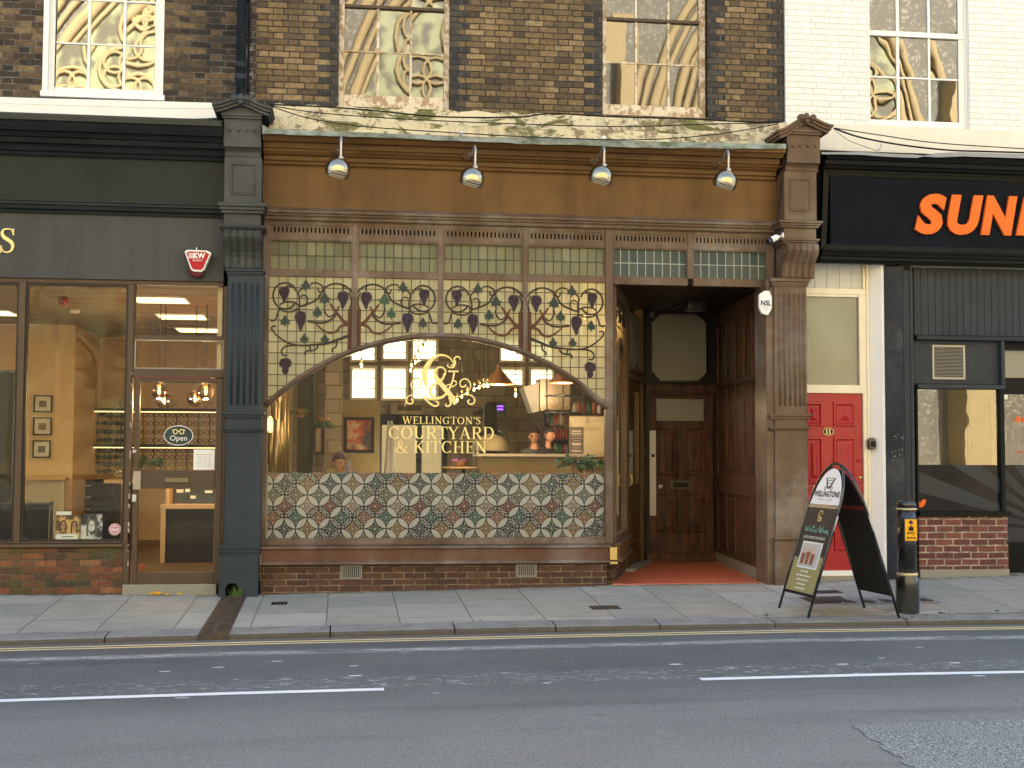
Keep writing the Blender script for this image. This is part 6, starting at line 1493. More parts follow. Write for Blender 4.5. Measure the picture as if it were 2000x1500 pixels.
# key safe
a, b, c, e = rect(1695,855,1709,878,.02); ks = thing('key_safe', 'small black key safe on the white reveal beside the red door', 'key safe', (a, .0, c))
MB().prism([(a+.01,c),(b-.01,c+.01),(b,c+.04),(b,e-.03),(b-.02,e),(a+.02,e),(a,e-.03),(a,c+.04)], -.02, .06).build('safe_body', M['iron'], ks, bevel=.008); MB().box(a+.02, b-.015, -.03, -.02, c+.03, e-.04).build('safe_cover', M['black'], ks, bevel=.006)
# navy pilasters
mb = MB(); mb.box(xw+.006, X(1766,800,-.07), -.07, .1, -.2, Z(1745,519,-.07)); mb.build('shop_pier', M['navy'], wb, bevel=.005)
mb = MB(); mb.box(X(1766,800,-.05)+.001, X(1784.5,800,-.05), -.05, .1, -.2, Z(1745,528,-.05)); mb.box(X(1779,800,-.05), X(1784.5,800,-.05)+.003, -.062, .1, -.2, Z(1745,528,-.05)-.001); mb.build('shop_post', M['navyboard'], wb, bevel=.003)
chp = MB()
for k in range(26):
    x, z = random.uniform(xw+.05, X(1764,900,-.07)), Z(1750, random.choice([random.uniform(848,862), random.uniform(876,884), random.uniform(888,902)]), -.07); chp.box(x, x+random.uniform(.004,.02), -.0715, -.0695, z, z+random.uniform(.002,.01))
chp.build('scuff_mark', plain('pale_scuff', (.22,.22,.22), .8), wb)
# boarding over the shop window
Ys = .05; x0 = X(1785,600,Ys); zb_, zt_ = Z(1880,655,Ys), Z(1880,524,Ys); bw_ = MB(); x = x0; k = 0
while x < XR1: w = .086; bw_.box(x+.0025, x+w-.0025, Ys, Ys+.03, zb_, zt_); x += w
bw_.box(x0, XR1, Ys+.008, Ys+.04, zb_, zt_); bw_.build('boarding', M['navyboard'], wb, bevel=.002)
MB().extx([(Ys+.05,Z(1880,664,Ys)),(-.02,Z(1880,664,-.02)),(-.03,Z(1880,657,-.03)),(Ys+.0,Z(1880,655,Ys))], x0, XR1).build('boarding_rail', M['navyboard'], wb)
Yp = .07; xr_ = X(1950,700,Yp)
MB().box(x0, xr_, Yp, Yp+.03, Z(1868,750,Yp), Z(1868,666,Yp)).build('vent_panel', M['navyboard'], wb)
mb = MB(); mb.box(xr_, X(1957,700,Yp), -.0, Yp+.05, Z(1950,752,Yp), Z(1950,664,Yp)); mb.box(x0, X(1964,755,-.03), -.04, Yp+.05, Z(1868,759,-.03), Z(1868,751,-.03)); mb.build('transom', M['navyboard'], wb, bevel=.004)
a, b, c, e = rect(1821,674,1885,741,Yp-.01); v = MB(); t = .022
v.box(a, b, Yp-.015, Yp, e-t, e); v.box(a, b, Yp-.015, Yp, c, c+t); v.box(a, a+t, Yp-.0145, Yp, c+t, e-t); v.box(b-t, b, Yp-.0145, Yp, c+t, e-t)
vo = v.build('fan_grille', plain('beige_plastic', (.42,.38,.31), .5), wb, bevel=.003); v = MB()
for k in range(22): z = lerp(c+t, e-t, (k+.5)/22); v.box(a+t, b-t, Yp-.010, Yp-.004, z-.0025, z+.0025)
v.build('grille_slat', plain('beige_slat', (.35,.32,.26), .5), vo); MB().box(a+t, b-t, Yp-.003, Yp-.001, c+t, e-t).build('vent_void', M['hole'], vo)
# window and plinth
zw1, zw0, zf_ = Z(1868,759,Yp), Z(1868,999,Yp), Z(1868,908,Yp); xwr = X(1951,880,Yp)
MB().box(x0, xwr, Yp, Yp+.005, zf_, zw1).build('window_pane', glass('sun_shop_glass', .09, (.62,.6,.52), .002, 1.2), wb)
MB().box(x0, xwr, Yp-.002, Yp+.004, zw0, zf_).build('black_film', mat('black_window_film', lambda g: dict(c=(.008,.009,.012), r=.12, s=.12)), wb)
def rays(parent, x0_, x1_, z0_, z1_, cx_, cz_, angs, y, m, name='ray_film'):
    mb = MB()
    for t0, t1 in angs:
        poly = [(cx_+r_*math.cos(R(t)), cz_+r_*math.sin(R(t))) for r_, t in ((.05,t0),(6,t0),(6,t1),(.05,t1))]
        for (nx_, nz_, d0) in ((1,0,-x0_),(-1,0,x1_),(0,1,-z0_),(0,-1,z1_)):
            out = []
            for k in range(len(poly)):
                p_, q_ = poly[k], poly[(k+1)%len(poly)]; dp, dq = p_[0]*nx_+p_[1]*nz_+d0, q_[0]*nx_+q_[1]*nz_+d0
                if dp >= 0: out.append(p_)
                if (dp >= 0) != (dq >= 0): s_ = dp/(dp-dq); out.append((lerp(p_[0],q_[0],s_), lerp(p_[1],q_[1],s_)))
            poly = out
            if len(poly) < 3: break
        if len(poly) >= 3: mb.poly([(px_, y, pz_) for px_, pz_ in poly])
    return mb.build(name, m, parent, recalc=False)
M['ray'] = mat('grey_ray_film', lambda g: dict(c=(.036,.039,.044), r=.25, s=.12))
sun_c = P(2075,1035,Yp)
rays(wb, x0, xwr, zw0, zf_, sun_c.x, sun_c.z, ((174,181-.5),(159,166),(143,151),(128,136)), Yp-.004, M['ray'])
bird = [(1792,988),(1796,986.5),(1792.5,983),(1796,983),(1793,978),(1799,981),(1801,976.5),(1804.5,975),(1807,976.5),(1809.5,976),(1808,979),(1807.5,984),(1804,989),(1799,991.5),(1795,991)]
p0 = P(1800,983,Yp-.006); bd_ = thing('bird_sticker', 'orange bird silhouette sticker in the lower corner of the black window film', 'sticker', (p0.x, p0.y, p0.z)); MB().prism([(X(a_,b_,Yp-.006), Z(a_,b_,Yp-.006)) for a_, b_ in bird], Yp-.006, Yp-.0045).build('bird', M['orangesign'], bd_)
fr3 = MB(); fr3.box(xwr, X(1959,880,Yp), .02, Yp+.05, Z(1950,999,Yp), zw1); fr3.box(x0, x0+.025, .03, Yp+.05, zw0, zw1); fr3.build('window_frame', M['black'], wb, bevel=.003)
zs1, zs0 = Z(1868,999,-.03), Z(1868,1008,-.03); MB().box(x0, X(1974,1003,-.03), -.05, Yp+.03, zs0, zs1).build('sill', M['black'], wb, bevel=.004)
MB().box(x0, X(1969,1060,-.01), -.01, .2, Z(1868,1112,-.01), zs0).build('stall_riser', M['purple'], wb); MB().box(x0, X(1970,1060,-.01), -.025, .2, -.2, Z(1868,1112,-.01)).build('plinth', M['concrete'], wb, bevel=.006)
# glazed door at the far right
Yd2 = .25; xd0 = X(1958,900,Yd2)
mb = MB(); mb.box(X(1956,700,Yd2), XR1, Yd2-.02, Yd2+.05, Z(1980,770,Yd2), Z(1980,738,Yd2)); mb.box(X(1956,700,Yd2)-.1, xd0+.01, Yd2-.02, Yd2+.05, .0, Z(1980,770,Yd2)); mb.box(X(1956,600,Yd2)-.1, XR1, Yd2-.1, Yd2+.05, Z(1980,684,Yd2), Z(1980,650,Yd2)); mb.box(xd0, XR1, Yd2-.02, Yd2+.04, .05, Z(1980,1058,Yd2)); mb.build('door_frame', M['black'], wb)
MB().box(X(1956,700,Yd2), XR1, Yd2+.01, Yd2+.015, Z(1980,738,Yd2), Z(1980,684,Yd2)).build('top_light', M['fan2'], wb)
gd = MB(); gd.box(xd0, XR1, Yd2+.01, Yd2+.014, Z(1980,908,Yd2), Z(1980,770,Yd2)); gdo = gd.build('door_pane', glass('sun_door_glass', .08, (.6,.55,.45)), wb)
MB().box(xd0, XR1, Yd2+.005, Yd2+.014, Z(1980,1058,Yd2), Z(1980,908,Yd2)).build('black_film', M['ray'], wb)
rays(wb, xd0, XR1-.1, Z(1980,1058,Yd2), Z(1980,908,Yd2), X(2075,1035,Yd2), Z(2075,1035,Yd2), ((100,107),(114,121),(128,134),(141,146),(152,157),(163,167),(173,177)), Yd2+.003, mat('black_ray_film', lambda g: dict(c=(.008,.009,.012), r=.1, s=.12)))
l = MB(); q_ = rect(1982,814,2012,825,Yd2); text(l, 'SUN', q_[0], q_[1], q_[2], q_[3], Yd2+.006, bold=.05, shear=.2); q_ = rect(1989,880,2013,887,Yd2); text(l, '075', q_[0], q_[1], q_[2], q_[3], Yd2+.006); l.build('door_lettering', M['orangesign'], gdo)
q_ = rect(1958,771,1968,780,Yd2-.03); MB().box(q_[0], q_[1], Yd2-.03, Yd2-.02, q_[2], q_[3]).build('door_tab', M['whitep'], wb)
# room behind
mb = MB(); mb.box(x0, XR1, 3.4, 3.45, 0, 3.8); mb.box(x0-.05, x0, .3, 3.4, 0, 3.8); mb.build('shop_back_wall', plain('beige_shop_wall', (.42,.36,.24), .8), wb)
mb = MB(); mb.box(x0, XR1, .12, 3.4, .02, .05); mb.build('shop_floor', M['wood_o'], wb); MB().box(x0, XR1, .12, 3.4, 3.6, 3.7).build('shop_ceiling', plain('white_ceiling', (.6,.58,.52), .8), wb)
for k, (a_, b_, c_, d_, l_) in enumerate(((1935,788,1948,853,'tall white taped sheet at the right edge of the shop window'),(1936,856,1947,905,'lower white taped sheet at the right edge of the shop window'))):
    q_ = rect(a_, b_, c_, d_, Yp+.02); tag(MB().box(q_[0], q_[1], Yp+.02, Yp+.023, q_[2], q_[3]).build('taped_sheet', plain('bluish_paper', (.45,.55,.62), .6), None), l_, 'paper', 'sheets taped in the window')
# stuff on back wall: white door frames and a door
for k, (px0, px1) in enumerate(((1790,1832),(1903,1945))):
    q_ = rect(px0, 790, px1, 1050, 3.35); t = thing('inner_door', ('pale inner door seen at the left of the dim shop window','pale inner door seen at the right of the dim shop window')[k], 'door', (q_[0], 3.35, .05), 'inner doors of the dim shop')
    MB().box(q_[0], q_[1], 3.36, 3.398, .05, q_[3]).build('door_leaf', plain('beige_door', (.35,.31,.22), .6), t)
    f = MB(); f.box(q_[0]-.07, q_[0], 3.34, 3.398, .05, q_[3]+.07); f.box(q_[1], q_[1]+.07, 3.34, 3.398, .05, q_[3]+.07); f.box(q_[0], q_[1], 3.34, 3.398, q_[3], q_[3]+.07); f.build('architrave', M['cream'], t)
# ================================================================ bollard
zp = pav_y(1773,1196); bp = Vector((zp.x, zp.y, pav(zp.x, zp.y))); bol = thing('bollard', 'black street bollard with two gold rings and a yellow any time plate', 'bollard', tuple(bp))
sc_ = 176.43*(14.2/(14.2+bp.y))*.985
Hh = lambda py: (Z(1773, py, bp.y)-bp.z)
k_ = 1/ (2550/((bp-CAM).dot(fwd)))
w = lambda px: px*k_/2
prof = [(w(44),-.1),(w(44.5),.0),(w(44.5),Hh(1145)),(w(44.5),Hh(1138)),(w(43),Hh(1131)),(w(39.5),Hh(1126)),(w(37.5),Hh(1123)),(w(37),Hh(1122))]
MB().lathe(bp, prof+[(w(36),Hh(1121.9))], 36).build('bollard_base', M['iron'], bol)
MB().lathe(bp, [(w(36.6),Hh(1125)),(w(36.2),Hh(994)),(w(35),Hh(993.9))], 36).build('bollard_shaft', M['iron'], bol)
MB().lathe(bp, [(w(36.5),Hh(991)),(w(36.5),Hh(989)),(w(38),Hh(987)),(w(38),Hh(984)),(w(35),Hh(981)),(w(27),Hh(978.5)),(w(14),Hh(977)),(w(1),Hh(976.6))], 36).build('bollard_cap', M['iron'], bol)
M['goldband'] = plain('gold_reflective_band', (.62,.52,.33), .4, .3)
for y0_, y1_ in ((1124,1118),(996,992)): MB().lathe(bp, [(w(36.5),Hh(y0_)),(w(40),Hh(y0_-.5)),(w(40.6),Hh((y0_+y1_)/2)),(w(40),Hh(y1_+.5)),(w(36.5),Hh(y1_))], 36).build('gold_ring', M['goldband'], bol)
Yb_ = bp.y-w(36)-.012; qx = rect(1766,1012,1792.5,1058,Yb_)
mb = MB(); mb.box(qx[0], qx[1], Yb_, Yb_+.05, qx[2], qx[3]); pb = mb.build('plate_back', M['iron'], bol, bevel=.004)
qy = rect(1768,1014.5,1790.5,1056,Yb_-.002); MB().box(qy[0], qy[1], Yb_-.003, Yb_-.0005, qy[2], qy[3]).build('yellow_plate', M['yellowp'], pb)
cx_, wz = (qy[0]+qy[1])/2, qy[3]-qy[2]
l = MB(); l.prism(ell(cx_, qy[3]-wz*.14, .021, .021, 20), Yb_-.005, Yb_-.0035); l.build('no_waiting_ring', plain('dull_crimson', (.25,.02,.05), .5), pb)
l = MB(); l.prism(ell(cx_, qy[3]-wz*.14, .014, .014, 20), Yb_-.006, Yb_-.0052); l.build('no_waiting_disc', plain('dull_blue', (.03,.04,.16), .5), pb)
l = MB(); text(l, 'any', cx_-.040, cx_+.040, qy[2]+wz*.24, qy[2]+wz*.42, Yb_-.0042, bold=.02); text(l, 'time', cx_-.048, cx_+.048, qy[2]+wz*.07, qy[2]+wz*.21, Yb_-.0042, bold=.02)
l.prism([(cx_-.024,qy[2]+wz*.46),(cx_+.024,qy[2]+wz*.46),(cx_+.028,qy[2]+wz*.68),(cx_+.008,qy[2]+wz*.6),(cx_+.014,qy[2]+wz*.7),(cx_-.014,qy[2]+wz*.7),(cx_-.008,qy[2]+wz*.6),(cx_-.028,qy[2]+wz*.66)], Yb_-.0042, Yb_-.0035); l.build('plate_lettering', M['ink'], pb)
# ================================================================ folding pavement sign
F1, F2, B1, B2a = [pav_y(*p_) for p_ in ((1523,1187),(1576,1210),(1693,1189),(1752,1208))]
for v_ in (F1, F2, B1, B2a): v_.z = pav(v_.x, v_.y)
cen = (F1+F2+B1+B2a)/4; sg_ = thing('folding_sign', 'black arched folding pavement sign advertising hot chocolate, beside the bollard', 'sign', tuple(cen))
# shared width direction and apex
wd = ((F2-F1)+(B2a-B1))/2; wd.z = 0; Wd = (F2-F1).length; wd.normalize()
mF, mB2 = (F1+F2)/2, (B1+B2a)/2; base_mid = (mF+mB2)/2
dcam = lambda px, py, pt: None
tt = (base_mid-CAM).dot(fwd); ap = CAM+ray(1634,905)*tt; HA = ap.z-cen.z
apexF = Vector((base_mid.x, base_mid.y, cen.z+HA)); apx = CAM+ray(1633,905)*((base_mid-CAM).dot(fwd)); apexF = Vector((apx.x, apx.y, apx.z))
def leaf(m_, side):
    """side frame: returns function (u across -.5...5, v along 0..1) -> point"""
    up_ = apexF-m_
    return lambda u, v: m_+wd*(u*Wd)+up_*v
LF, LB = leaf(mF, -1), leaf(mB2, 1)
def frame_path(L_):
    pts = [L_(-.5, 0), L_(-.5, .35), L_(-.5, .68)]
    for k in range(0, 13):
        t = PI-PI*k/12; pts.append(L_(.5*math.cos(t), .70+.30*math.sin(t)))
    return pts+[L_(.5, .68), L_(.5, .35), L_(.5, 0)]
MB().tube(frame_path(LF), .0135, 8).build('front_frame', M['iron'], sg_); MB().tube(frame_path(LB), .0135, 8).build('rear_frame', M['iron'], sg_)
class TL:
    def __init__(s, L_, off): s.L = L_; s.u = wd; s.v = (L_(0,1)-L_(0,0)); s.len = s.v.length; s.n = s.u.cross(s.v).normalized(); s.n = s.n if s.n.dot(CAM-L_(0,.5)) > 0 else -s.n; s.off = off
    def __call__(s, p): return s.L(p.x/Wd, p.z/s.len)+s.n*(-p.y+s.off)
tf_, tb_ = TL(LF, 0), TL(LB, 0); LN = tf_.len
def upoly(u0, v0, u1, v1): return (u0*Wd, u1*Wd, v0*LN, v1*LN)
mb = MB(tf_); q_ = upoly(-.46,.14,.46,.70); mb.box(q_[0], q_[1], -.004, .004, q_[2], q_[3]); pf = mb.build('front_panel', plain('black_poster_panel', (.018,.018,.02), .55, 0, .25), sg_)
arch = [(-.46*Wd,.725*LN)]+[(.44*Wd*math.cos(PI-PI*k/16), (.70+.265*math.sin(PI-PI*k/16))*LN) for k in range(1,16)]+[(.46*Wd,.725*LN)]
mb = MB(tf_); mb.prism(arch, -.004, .004); hf = mb.build('header_panel', plain('pale_header', (.66,.70,.74), .3), sg_)
mb = MB(tb_); q_ = upoly(-.46,.14,.46,.70); mb.box(q_[0], q_[1], -.004, .004, q_[2], q_[3]); mb.build('rear_panel', plain('black_rear_panel', (.015,.015,.014), .6), sg_)
mb = MB(tb_); mb.prism(arch, -.004, .004); mb.build('rear_header', plain('black_rear_header', (.008,.008,.009), .6), sg_)
mb = MB(tf_); mb.box(-.48*Wd, .48*Wd, -.008, .008, .700*LN, .722*LN); mb.box(-.48*Wd, .48*Wd, -.008, .008, .125*LN, .142*LN); mb.build('cross_bar', M['iron'], sg_)
mb = MB(tb_); mb.box(-.48*Wd, .48*Wd, -.008, .008, .700*LN, .722*LN); mb.build('red_cross_bar', plain('red_brown_bar', (.14,.02,.02), .4), sg_)
st_ = MB()
for u in (-.52, .52):
    a_, b_ = LF(u, .66), LB(u, .66); 
    for L_, tdir in ((LF, -1), (LB, 1)): p_ = L_(u, .66); st_.tube([p_, p_-(L_(0,1)-L_(0,0))*.10], .007, 6)
st_.build('hinge_stay', M['steel'], sg_)
W2 = Wd/2
for (txt, u0, u1, v0, v1, m_, par, kw) in (("WELLINGTONS",-.40,.40,.775,.815,'ink',hf,dict(bold=.03)),("PIZZA & BAR",-.24,.24,.752,.764,'grey_ink',hf,{}),("LATTE OR HOT CHOCOLATE",-.34,.34,.495,.512,'paper',pf,dict(bold=.01))):
    l = MB(tf_); text(l, txt, u0*Wd, u1*Wd, v0*LN, v1*LN, -.006, **kw); l.build('lettering', M[m_], par)
l = MB(tf_)
for p_, w_ in (([(-.09,.86),(0,.83),(.09,.86)],.006), ([(-.12,.90),(0,.835),(.12,.90)],.010), ([(-.15,.905),(-.06,.845),(-.02,.83)],.006), ([(.15,.905),(.06,.845),(.02,.83)],.006), ([(-.07,.885),(.07,.885)],.006), ([(-.05,.868),(.05,.868)],.006), ([(-.09,.90),(.09,.90)],.006)): l.stroke([(a_*Wd, b_*LN) for a_, b_ in p_], w_, -.007, -.0055, sub=3)
for s in (-1, 1): pt = [(s*.10*Wd+.018*math.cos(t*.6), .832*LN+.018*math.sin(t*.6)) for t in range(11)]; l.stroke(pt, .005, -.007, -.0052, sub=1)
l.build('header_emblem', M['ink'], hf)
l = MB(tf_)
for p_ in ([(-.05,.665),(.0,.685),(.05,.672),(.04,.655)], [(-.04,.68),(-.06,.65),(-.02,.63),(.03,.64)], [(-.03,.655),(.04,.625),(.06,.64)], [(-.06,.625),(-.02,.615),(.02,.62),(.06,.612)]): l.stroke([(a_*Wd, b_*LN) for a_, b_ in p_], .006, -.007, -.005)
l.build('gold_emblem', M['gold'], pf)
l = MB(tf_); script = [[(-.36,.575),(-.34,.54),(-.31,.565),(-.28,.54),(-.25,.58)],[(-.23,.56),(-.22,.54)],[(-.19,.54),(-.17,.56),(-.15,.54)],[(-.12,.585),(-.12,.545),(-.09,.54)],[(-.16,.57),(-.07,.572)],[(-.06,.55),(-.03,.56),(-.05,.54),(.0,.543)],[(.02,.54),(.03,.562),(.06,.56)],[(.09,.585),(.11,.54),(.14,.57),(.17,.54),(.20,.585)],[(.21,.55),(.24,.56),(.25,.54)],[(.27,.54),(.29,.56)],[(.30,.54),(.32,.56),(.34,.54),(.36,.56),(.38,.53),(.41,.545)]]
for p_ in script: l.stroke([(a_*Wd, (b_-.0)*LN) for a_, b_ in p_], .006, -.007, -.0052, sub=4)
l.build('script_lettering', plain('mint_ink', (.20,.48,.42), .5), pf)
M['photo_cup'] = mat('drink_photo', lambda g: dict(c=g.mix(g.noise(14,3,v=g.pos()).sstep(.45,.55), g.mix(g.noise(20,2), (.30,.10,.05), (.55,.12,.08)), g.mix(g.noise(30,2), (.62,.55,.50), (.12,.06,.04))), r=.3))
mb = MB(tf_); q_ = upoly(-.30,.30,.34,.475); mb.box(q_[0], q_[1], -.0075, -.0055, q_[2], q_[3]); po = mb.build('photo_border', M['paper'], pf); q_ = upoly(-.27,.31,.31,.465); mb = MB(tf_); mb.box(q_[0], q_[1], -.0095, -.008, q_[2], q_[3]); ph = mb.build('drink_photo', plain('pale_blurred_ground', (.45,.44,.46), .4), po)
dc = MB(tf_)
for k, (u, hh) in enumerate(((-.17,.12),(-.02,.14),(.13,.12))):
    dc.prism([((u-.05)*Wd,.325*LN),((u+.05)*Wd,.325*LN),((u+.065)*Wd,(.325+hh*.6)*LN),((u-.065)*Wd,(.325+hh*.6)*LN)], -.0108, -.0098)
dc.build('printed_cup', plain('cup_brown', (.26,.09,.045), .4), ph); dc = MB(tf_)
for k, (u, hh) in enumerate(((-.17,.12),(-.02,.14),(.13,.12))): dc.prism([((u-.075)*Wd,(.325+hh*.6)*LN),((u+.075)*Wd,(.325+hh*.6)*LN),((u+.04)*Wd,(.325+hh*.95)*LN),((u-.0)*Wd,(.325+hh)*LN),((u-.05)*Wd,(.325+hh*.9)*LN)], -.0112, -.0101)
dc.build('printed_cream', plain('cup_cream', (.55,.40,.33), .4), ph)
mb = MB(tf_); q_ = upoly(-.455,.145,.455,.385); 
mb.poly([(q_[0], -.0045, q_[2]), (q_[1], -.0045, q_[2]), (q_[1], -.0045, q_[3]), (.30*Wd, -.0045, q_[3]), (.30*Wd,-.0045,.345*LN), (-.33*Wd,-.0045,.345*LN), (-.33*Wd,-.0045,q_[3]-.03), (q_[0], -.0045, q_[3]-.03)]); ol = mb.build('olive_panel', mat('olive_gold_print', lambda g: dict(c=g.mix(g.noise(12,4,.6,stretch=(1,1,.3)), (.22,.19,.07), (.40,.35,.15)), r=.55, s=.25)), pf, recalc=False)
l = MB(tf_)
for k, w_ in enumerate((.13,.24,.2,.13,.15)):
    u = -w_
    while u < w_: d = random.uniform(.03,.08); l.box(u*Wd, min(w_, u+d)*Wd, -.006, -.0052, (.275-.028*k)*LN, (.284-.028*k)*LN); u += d+.02
l.build('list_lettering', M['paper'], ol)
# ================================================================ people (one skinned body, hair and clothing as parts)
def skin_body(name, joints, edges, m, parent, sub=2):
    o0 = root_loc(parent); keys = list(joints); me = bpy.data.meshes.new(name)
    me.from_pydata([tuple(Vector(joints[k][0])-o0) for k in keys], [(keys.index(a), keys.index(b)) for a, b in edges], []); me.materials.append(m)
    o = bpy.data.objects.new(name, me); COL.objects.link(o); o.parent = parent
    sk = o.modifiers.new('skin', 'SKIN'); sk.use_smooth_shade = True
    for i, k in enumerate(keys): r_ = joints[k][1]; me.skin_vertices[0].data[i].radius = r_ if isinstance(r_, tuple) else (r_, r_)
    me.skin_vertices[0].data[0].use_root = True
    s_ = o.modifiers.new('sub', 'SUBSURF'); s_.levels = sub; s_.render_levels = sub
    return o
SKIN = plain('skin', (.42,.23,.15), .5)
def person(px, py, Y, label, face_dir, hair_c, top_c, sit=False, hair='bun', glasses=False, headr=.105):
    """px,py: surveyed centre of the head; face_dir: unit direction the face points"""
    c = P(px, py, Y); floor = .1; Hh_ = c.z; root = thing('person', label, 'person', (c.x, c.y, floor))
    f = Vector((face_dir[0], face_dir[1], 0)).normalized(); s = Vector((-f.y, f.x, 0)); up = Vector((0,0,1))
    W = lambda a, b, h: c + s*a + f*b + up*h          # sideways, forward, up from the head centre
    seat = -.72 if sit else -.78
    J = {'pelvis': (W(0,-.04,seat-.0), (.15,.12)), 'waist': (W(0,-.03,seat+.2), (.135,.10)), 'chest': (W(0,-.02,seat+.40), (.13,.095)), 'collar': (W(0,-.03,-.235), (.06,.05)), 'neck': (W(0,-.02,-.15), (.052,.052)), 'skull': (W(0,.0,-.05), (.05,.05))}
    E_ = [('pelvis','waist'),('waist','chest'),('chest','collar'),('collar','neck'),('neck','skull')]
    for sg2, n_ in ((-1,'a'),(1,'b')):
        J['sh'+n_] = (W(sg2*.17,-.03,-.265), .045); J['el'+n_] = (W(sg2*.24,.04,-.54), .042); J['wr'+n_] = (W(sg2*.13,.27,-.60), .027); J['pa'+n_] = (W(sg2*.11,.34,-.60), (.036,.018))
        E_ += [('collar','sh'+n_),('sh'+n_,'el'+n_),('el'+n_,'wr'+n_),('wr'+n_,'pa'+n_)]
        for fi, (du, ln) in enumerate(((-.030,.062),(-.010,.075),(.010,.072),(.028,.058))):
            J['f%d%s' % (fi,n_)] = (W(sg2*.11+du,.375,-.60), .0095); J['g%d%s' % (fi,n_)] = (W(sg2*.11+du*1.1,.375+ln*.6,-.605), .0085); J['h%d%s' % (fi,n_)] = (W(sg2*.11+du*1.1,.375+ln,-.625), .0075)
            E_ += [('pa'+n_,'f%d%s' % (fi,n_)),('f%d%s' % (fi,n_),'g%d%s' % (fi,n_)),('g%d%s' % (fi,n_),'h%d%s' % (fi,n_))]
        J['t0'+n_] = (W(sg2*.075,.33,-.60), .011); J['t1'+n_] = (W(sg2*.055,.37,-.605), .0095); E_ += [('pa'+n_,'t0'+n_),('t0'+n_,'t1'+n_)]
        if sit: leg = [('hp', (sg2*.09,.0,seat-.06), .09), ('kn', (sg2*.11,.43,seat-.04), .062), ('an', (sg2*.11,.42,-Hh_+floor+.09), .042), ('to', (sg2*.11,.58,-Hh_+floor+.04), (.045,.03))]
        else: leg = [('hp', (sg2*.09,-.03,seat-.08), .09), ('kn', (sg2*.10,-.01,(seat-Hh_+floor)/2-.02), .062), ('an', (sg2*.10,-.04,-Hh_+floor+.09), .042), ('to', (sg2*.10,.12,-Hh_+floor+.04), (.045,.03))]
        prev = 'pelvis'
        for n2, q_, r_ in leg: J[n2+n_] = (W(*q_), r_); E_.append((prev, n2+n_)); prev = n2+n_
    skin_body('body', J, E_, SKIN, root)
    # clothing: same skeleton grown a little, without head and hands
    K = {k: (v[0], tuple(x+.014 for x in v[1]) if isinstance(v[1], tuple) else v[1]+.014) for k, v in J.items() if k in ('pelvis','waist','chest','collar','sha','shb','ela','elb','wra','wrb')}
    K['collar'] = (W(0,-.025,-.215), (.115,.095)); K['neckline'] = (W(0,-.015,-.155), (.072,.070)); K['sha'] = (J['sha'][0], .078); K['shb'] = (J['shb'][0], .078)
    mt_ = plain('cloth', top_c, .85); skin_body('top', K, [e for e in E_ if e[0] in K and e[1] in K]+[('collar','neckline')], mt_, root)
    jb = MB(); hs = [(seat-.10,.19,.14),(seat+.05,.18,.135),(seat+.2,.165,.125),(seat+.36,.18,.135),(seat+.48,.165,.12),(seat+.54,.11,.085)]
    jb.grid(lambda u, i: W(hs[i][1]*math.cos(u), -.03+hs[i][2]*math.sin(u), hs[i][0]), [2*PI*k/24 for k in range(25)], range(6)); jb.build('jumper', mt_, root)
    K = {k: (v[0], tuple(x+.012 for x in v[1]) if isinstance(v[1], tuple) else v[1]+.012) for k, v in J.items() if k in ('pelvis','hpa','hpb','kna','knb','ana','anb')}
    skin_body('trousers', K, [e for e in E_ if e[0] in K and e[1] in K], plain('dark_trousers', (.03,.032,.04), .9), root)
    # head with brow, nose, cheeks, chin
    def headpt(u, v, e=0.0):
        th, ph = u, v; x, y, z = math.sin(th)*math.cos(ph), math.cos(th)*math.cos(ph), math.sin(ph)    # y = forward
        rx, ry, rz = .076, .098, .118; k = 1.0
        if z < -.25: k = 1-.28*((-z-.25)/.75)**1.2
        X_, Y_, Z_ = x*rx*k, y*ry*(k if y < .2 else 1-.10*max(0,-z)), z*rz
        fw_ = max(0, y)
        g_ = lambda a, b, w_, h_: math.exp(-((x-a)/w_)**2-((z-b)/h_)**2)*(fw_ > .3)
        Y_ += .019*g_(0,-.16,.13,.16)+.008*g_(0,.02,.12,.2)-.012*g_(.36,.04,.18,.12)-.012*g_(-.36,.04,.18,.12)+.007*g_(0,.2,.6,.12)+.008*g_(0,-.48,.26,.10)-.006*g_(0,-.38,.3,.05)+.010*g_(0,-.78,.3,.16)
        return W(X_*(1+e), Y_*(1+e)+.0, Z_*(1+e)+.0)
    hd = MB(); hd.grid(lambda u, v: headpt(u, v), [2*PI*k/28 for k in range(29)], [lerp(-PI/2, PI/2, k/20) for k in range(21)])
    for sg2 in (-1, 1): hd.tube([W(sg2*.074,-.005,.02), W(sg2*.084,-.012,.01), W(sg2*.082,-.01,-.02), W(sg2*.074,0,-.03)], .012, 6)
    head = hd.build('head', SKIN, root)
    ey = MB()
    for sg2 in (-1, 1): ey.lathe(W(sg2*.030,.082,.006), [(.001,0),(.010,.004),(.008,.010),(.001,.012)], 10, axis=tuple(f))
    ey.build('eye', M['ink'], head)
    lp = MB(); lp.tube([W(-.024,.083,-.052), W(-.01,.092,-.050), W(0,.093,-.052), W(.01,.092,-.050), W(.024,.083,-.052)], [.002,.005,.0055,.005,.002], 6); lp.build('lips', plain('lips', (.28,.07,.06), .5), head)
    hr = MB(); top = .32 if hair != 'down' else .12
    def hp(u, v):
        back = (1-math.cos(u))/2; p_ = headpt(u, v, .17+.03*math.sin(u*9+v*7)*.6); return p_
    us_ = [2*PI*k/36 for k in range(37)]
    hr.grid(lambda u, t: hp(u, lerp((.36 if math.cos(u) > .35 else lerp(.36, -.75 if hair == 'down' else -.35, min(1, (.35-math.cos(u))/.6))), PI/2, t)), us_, [k/10 for k in range(11)])
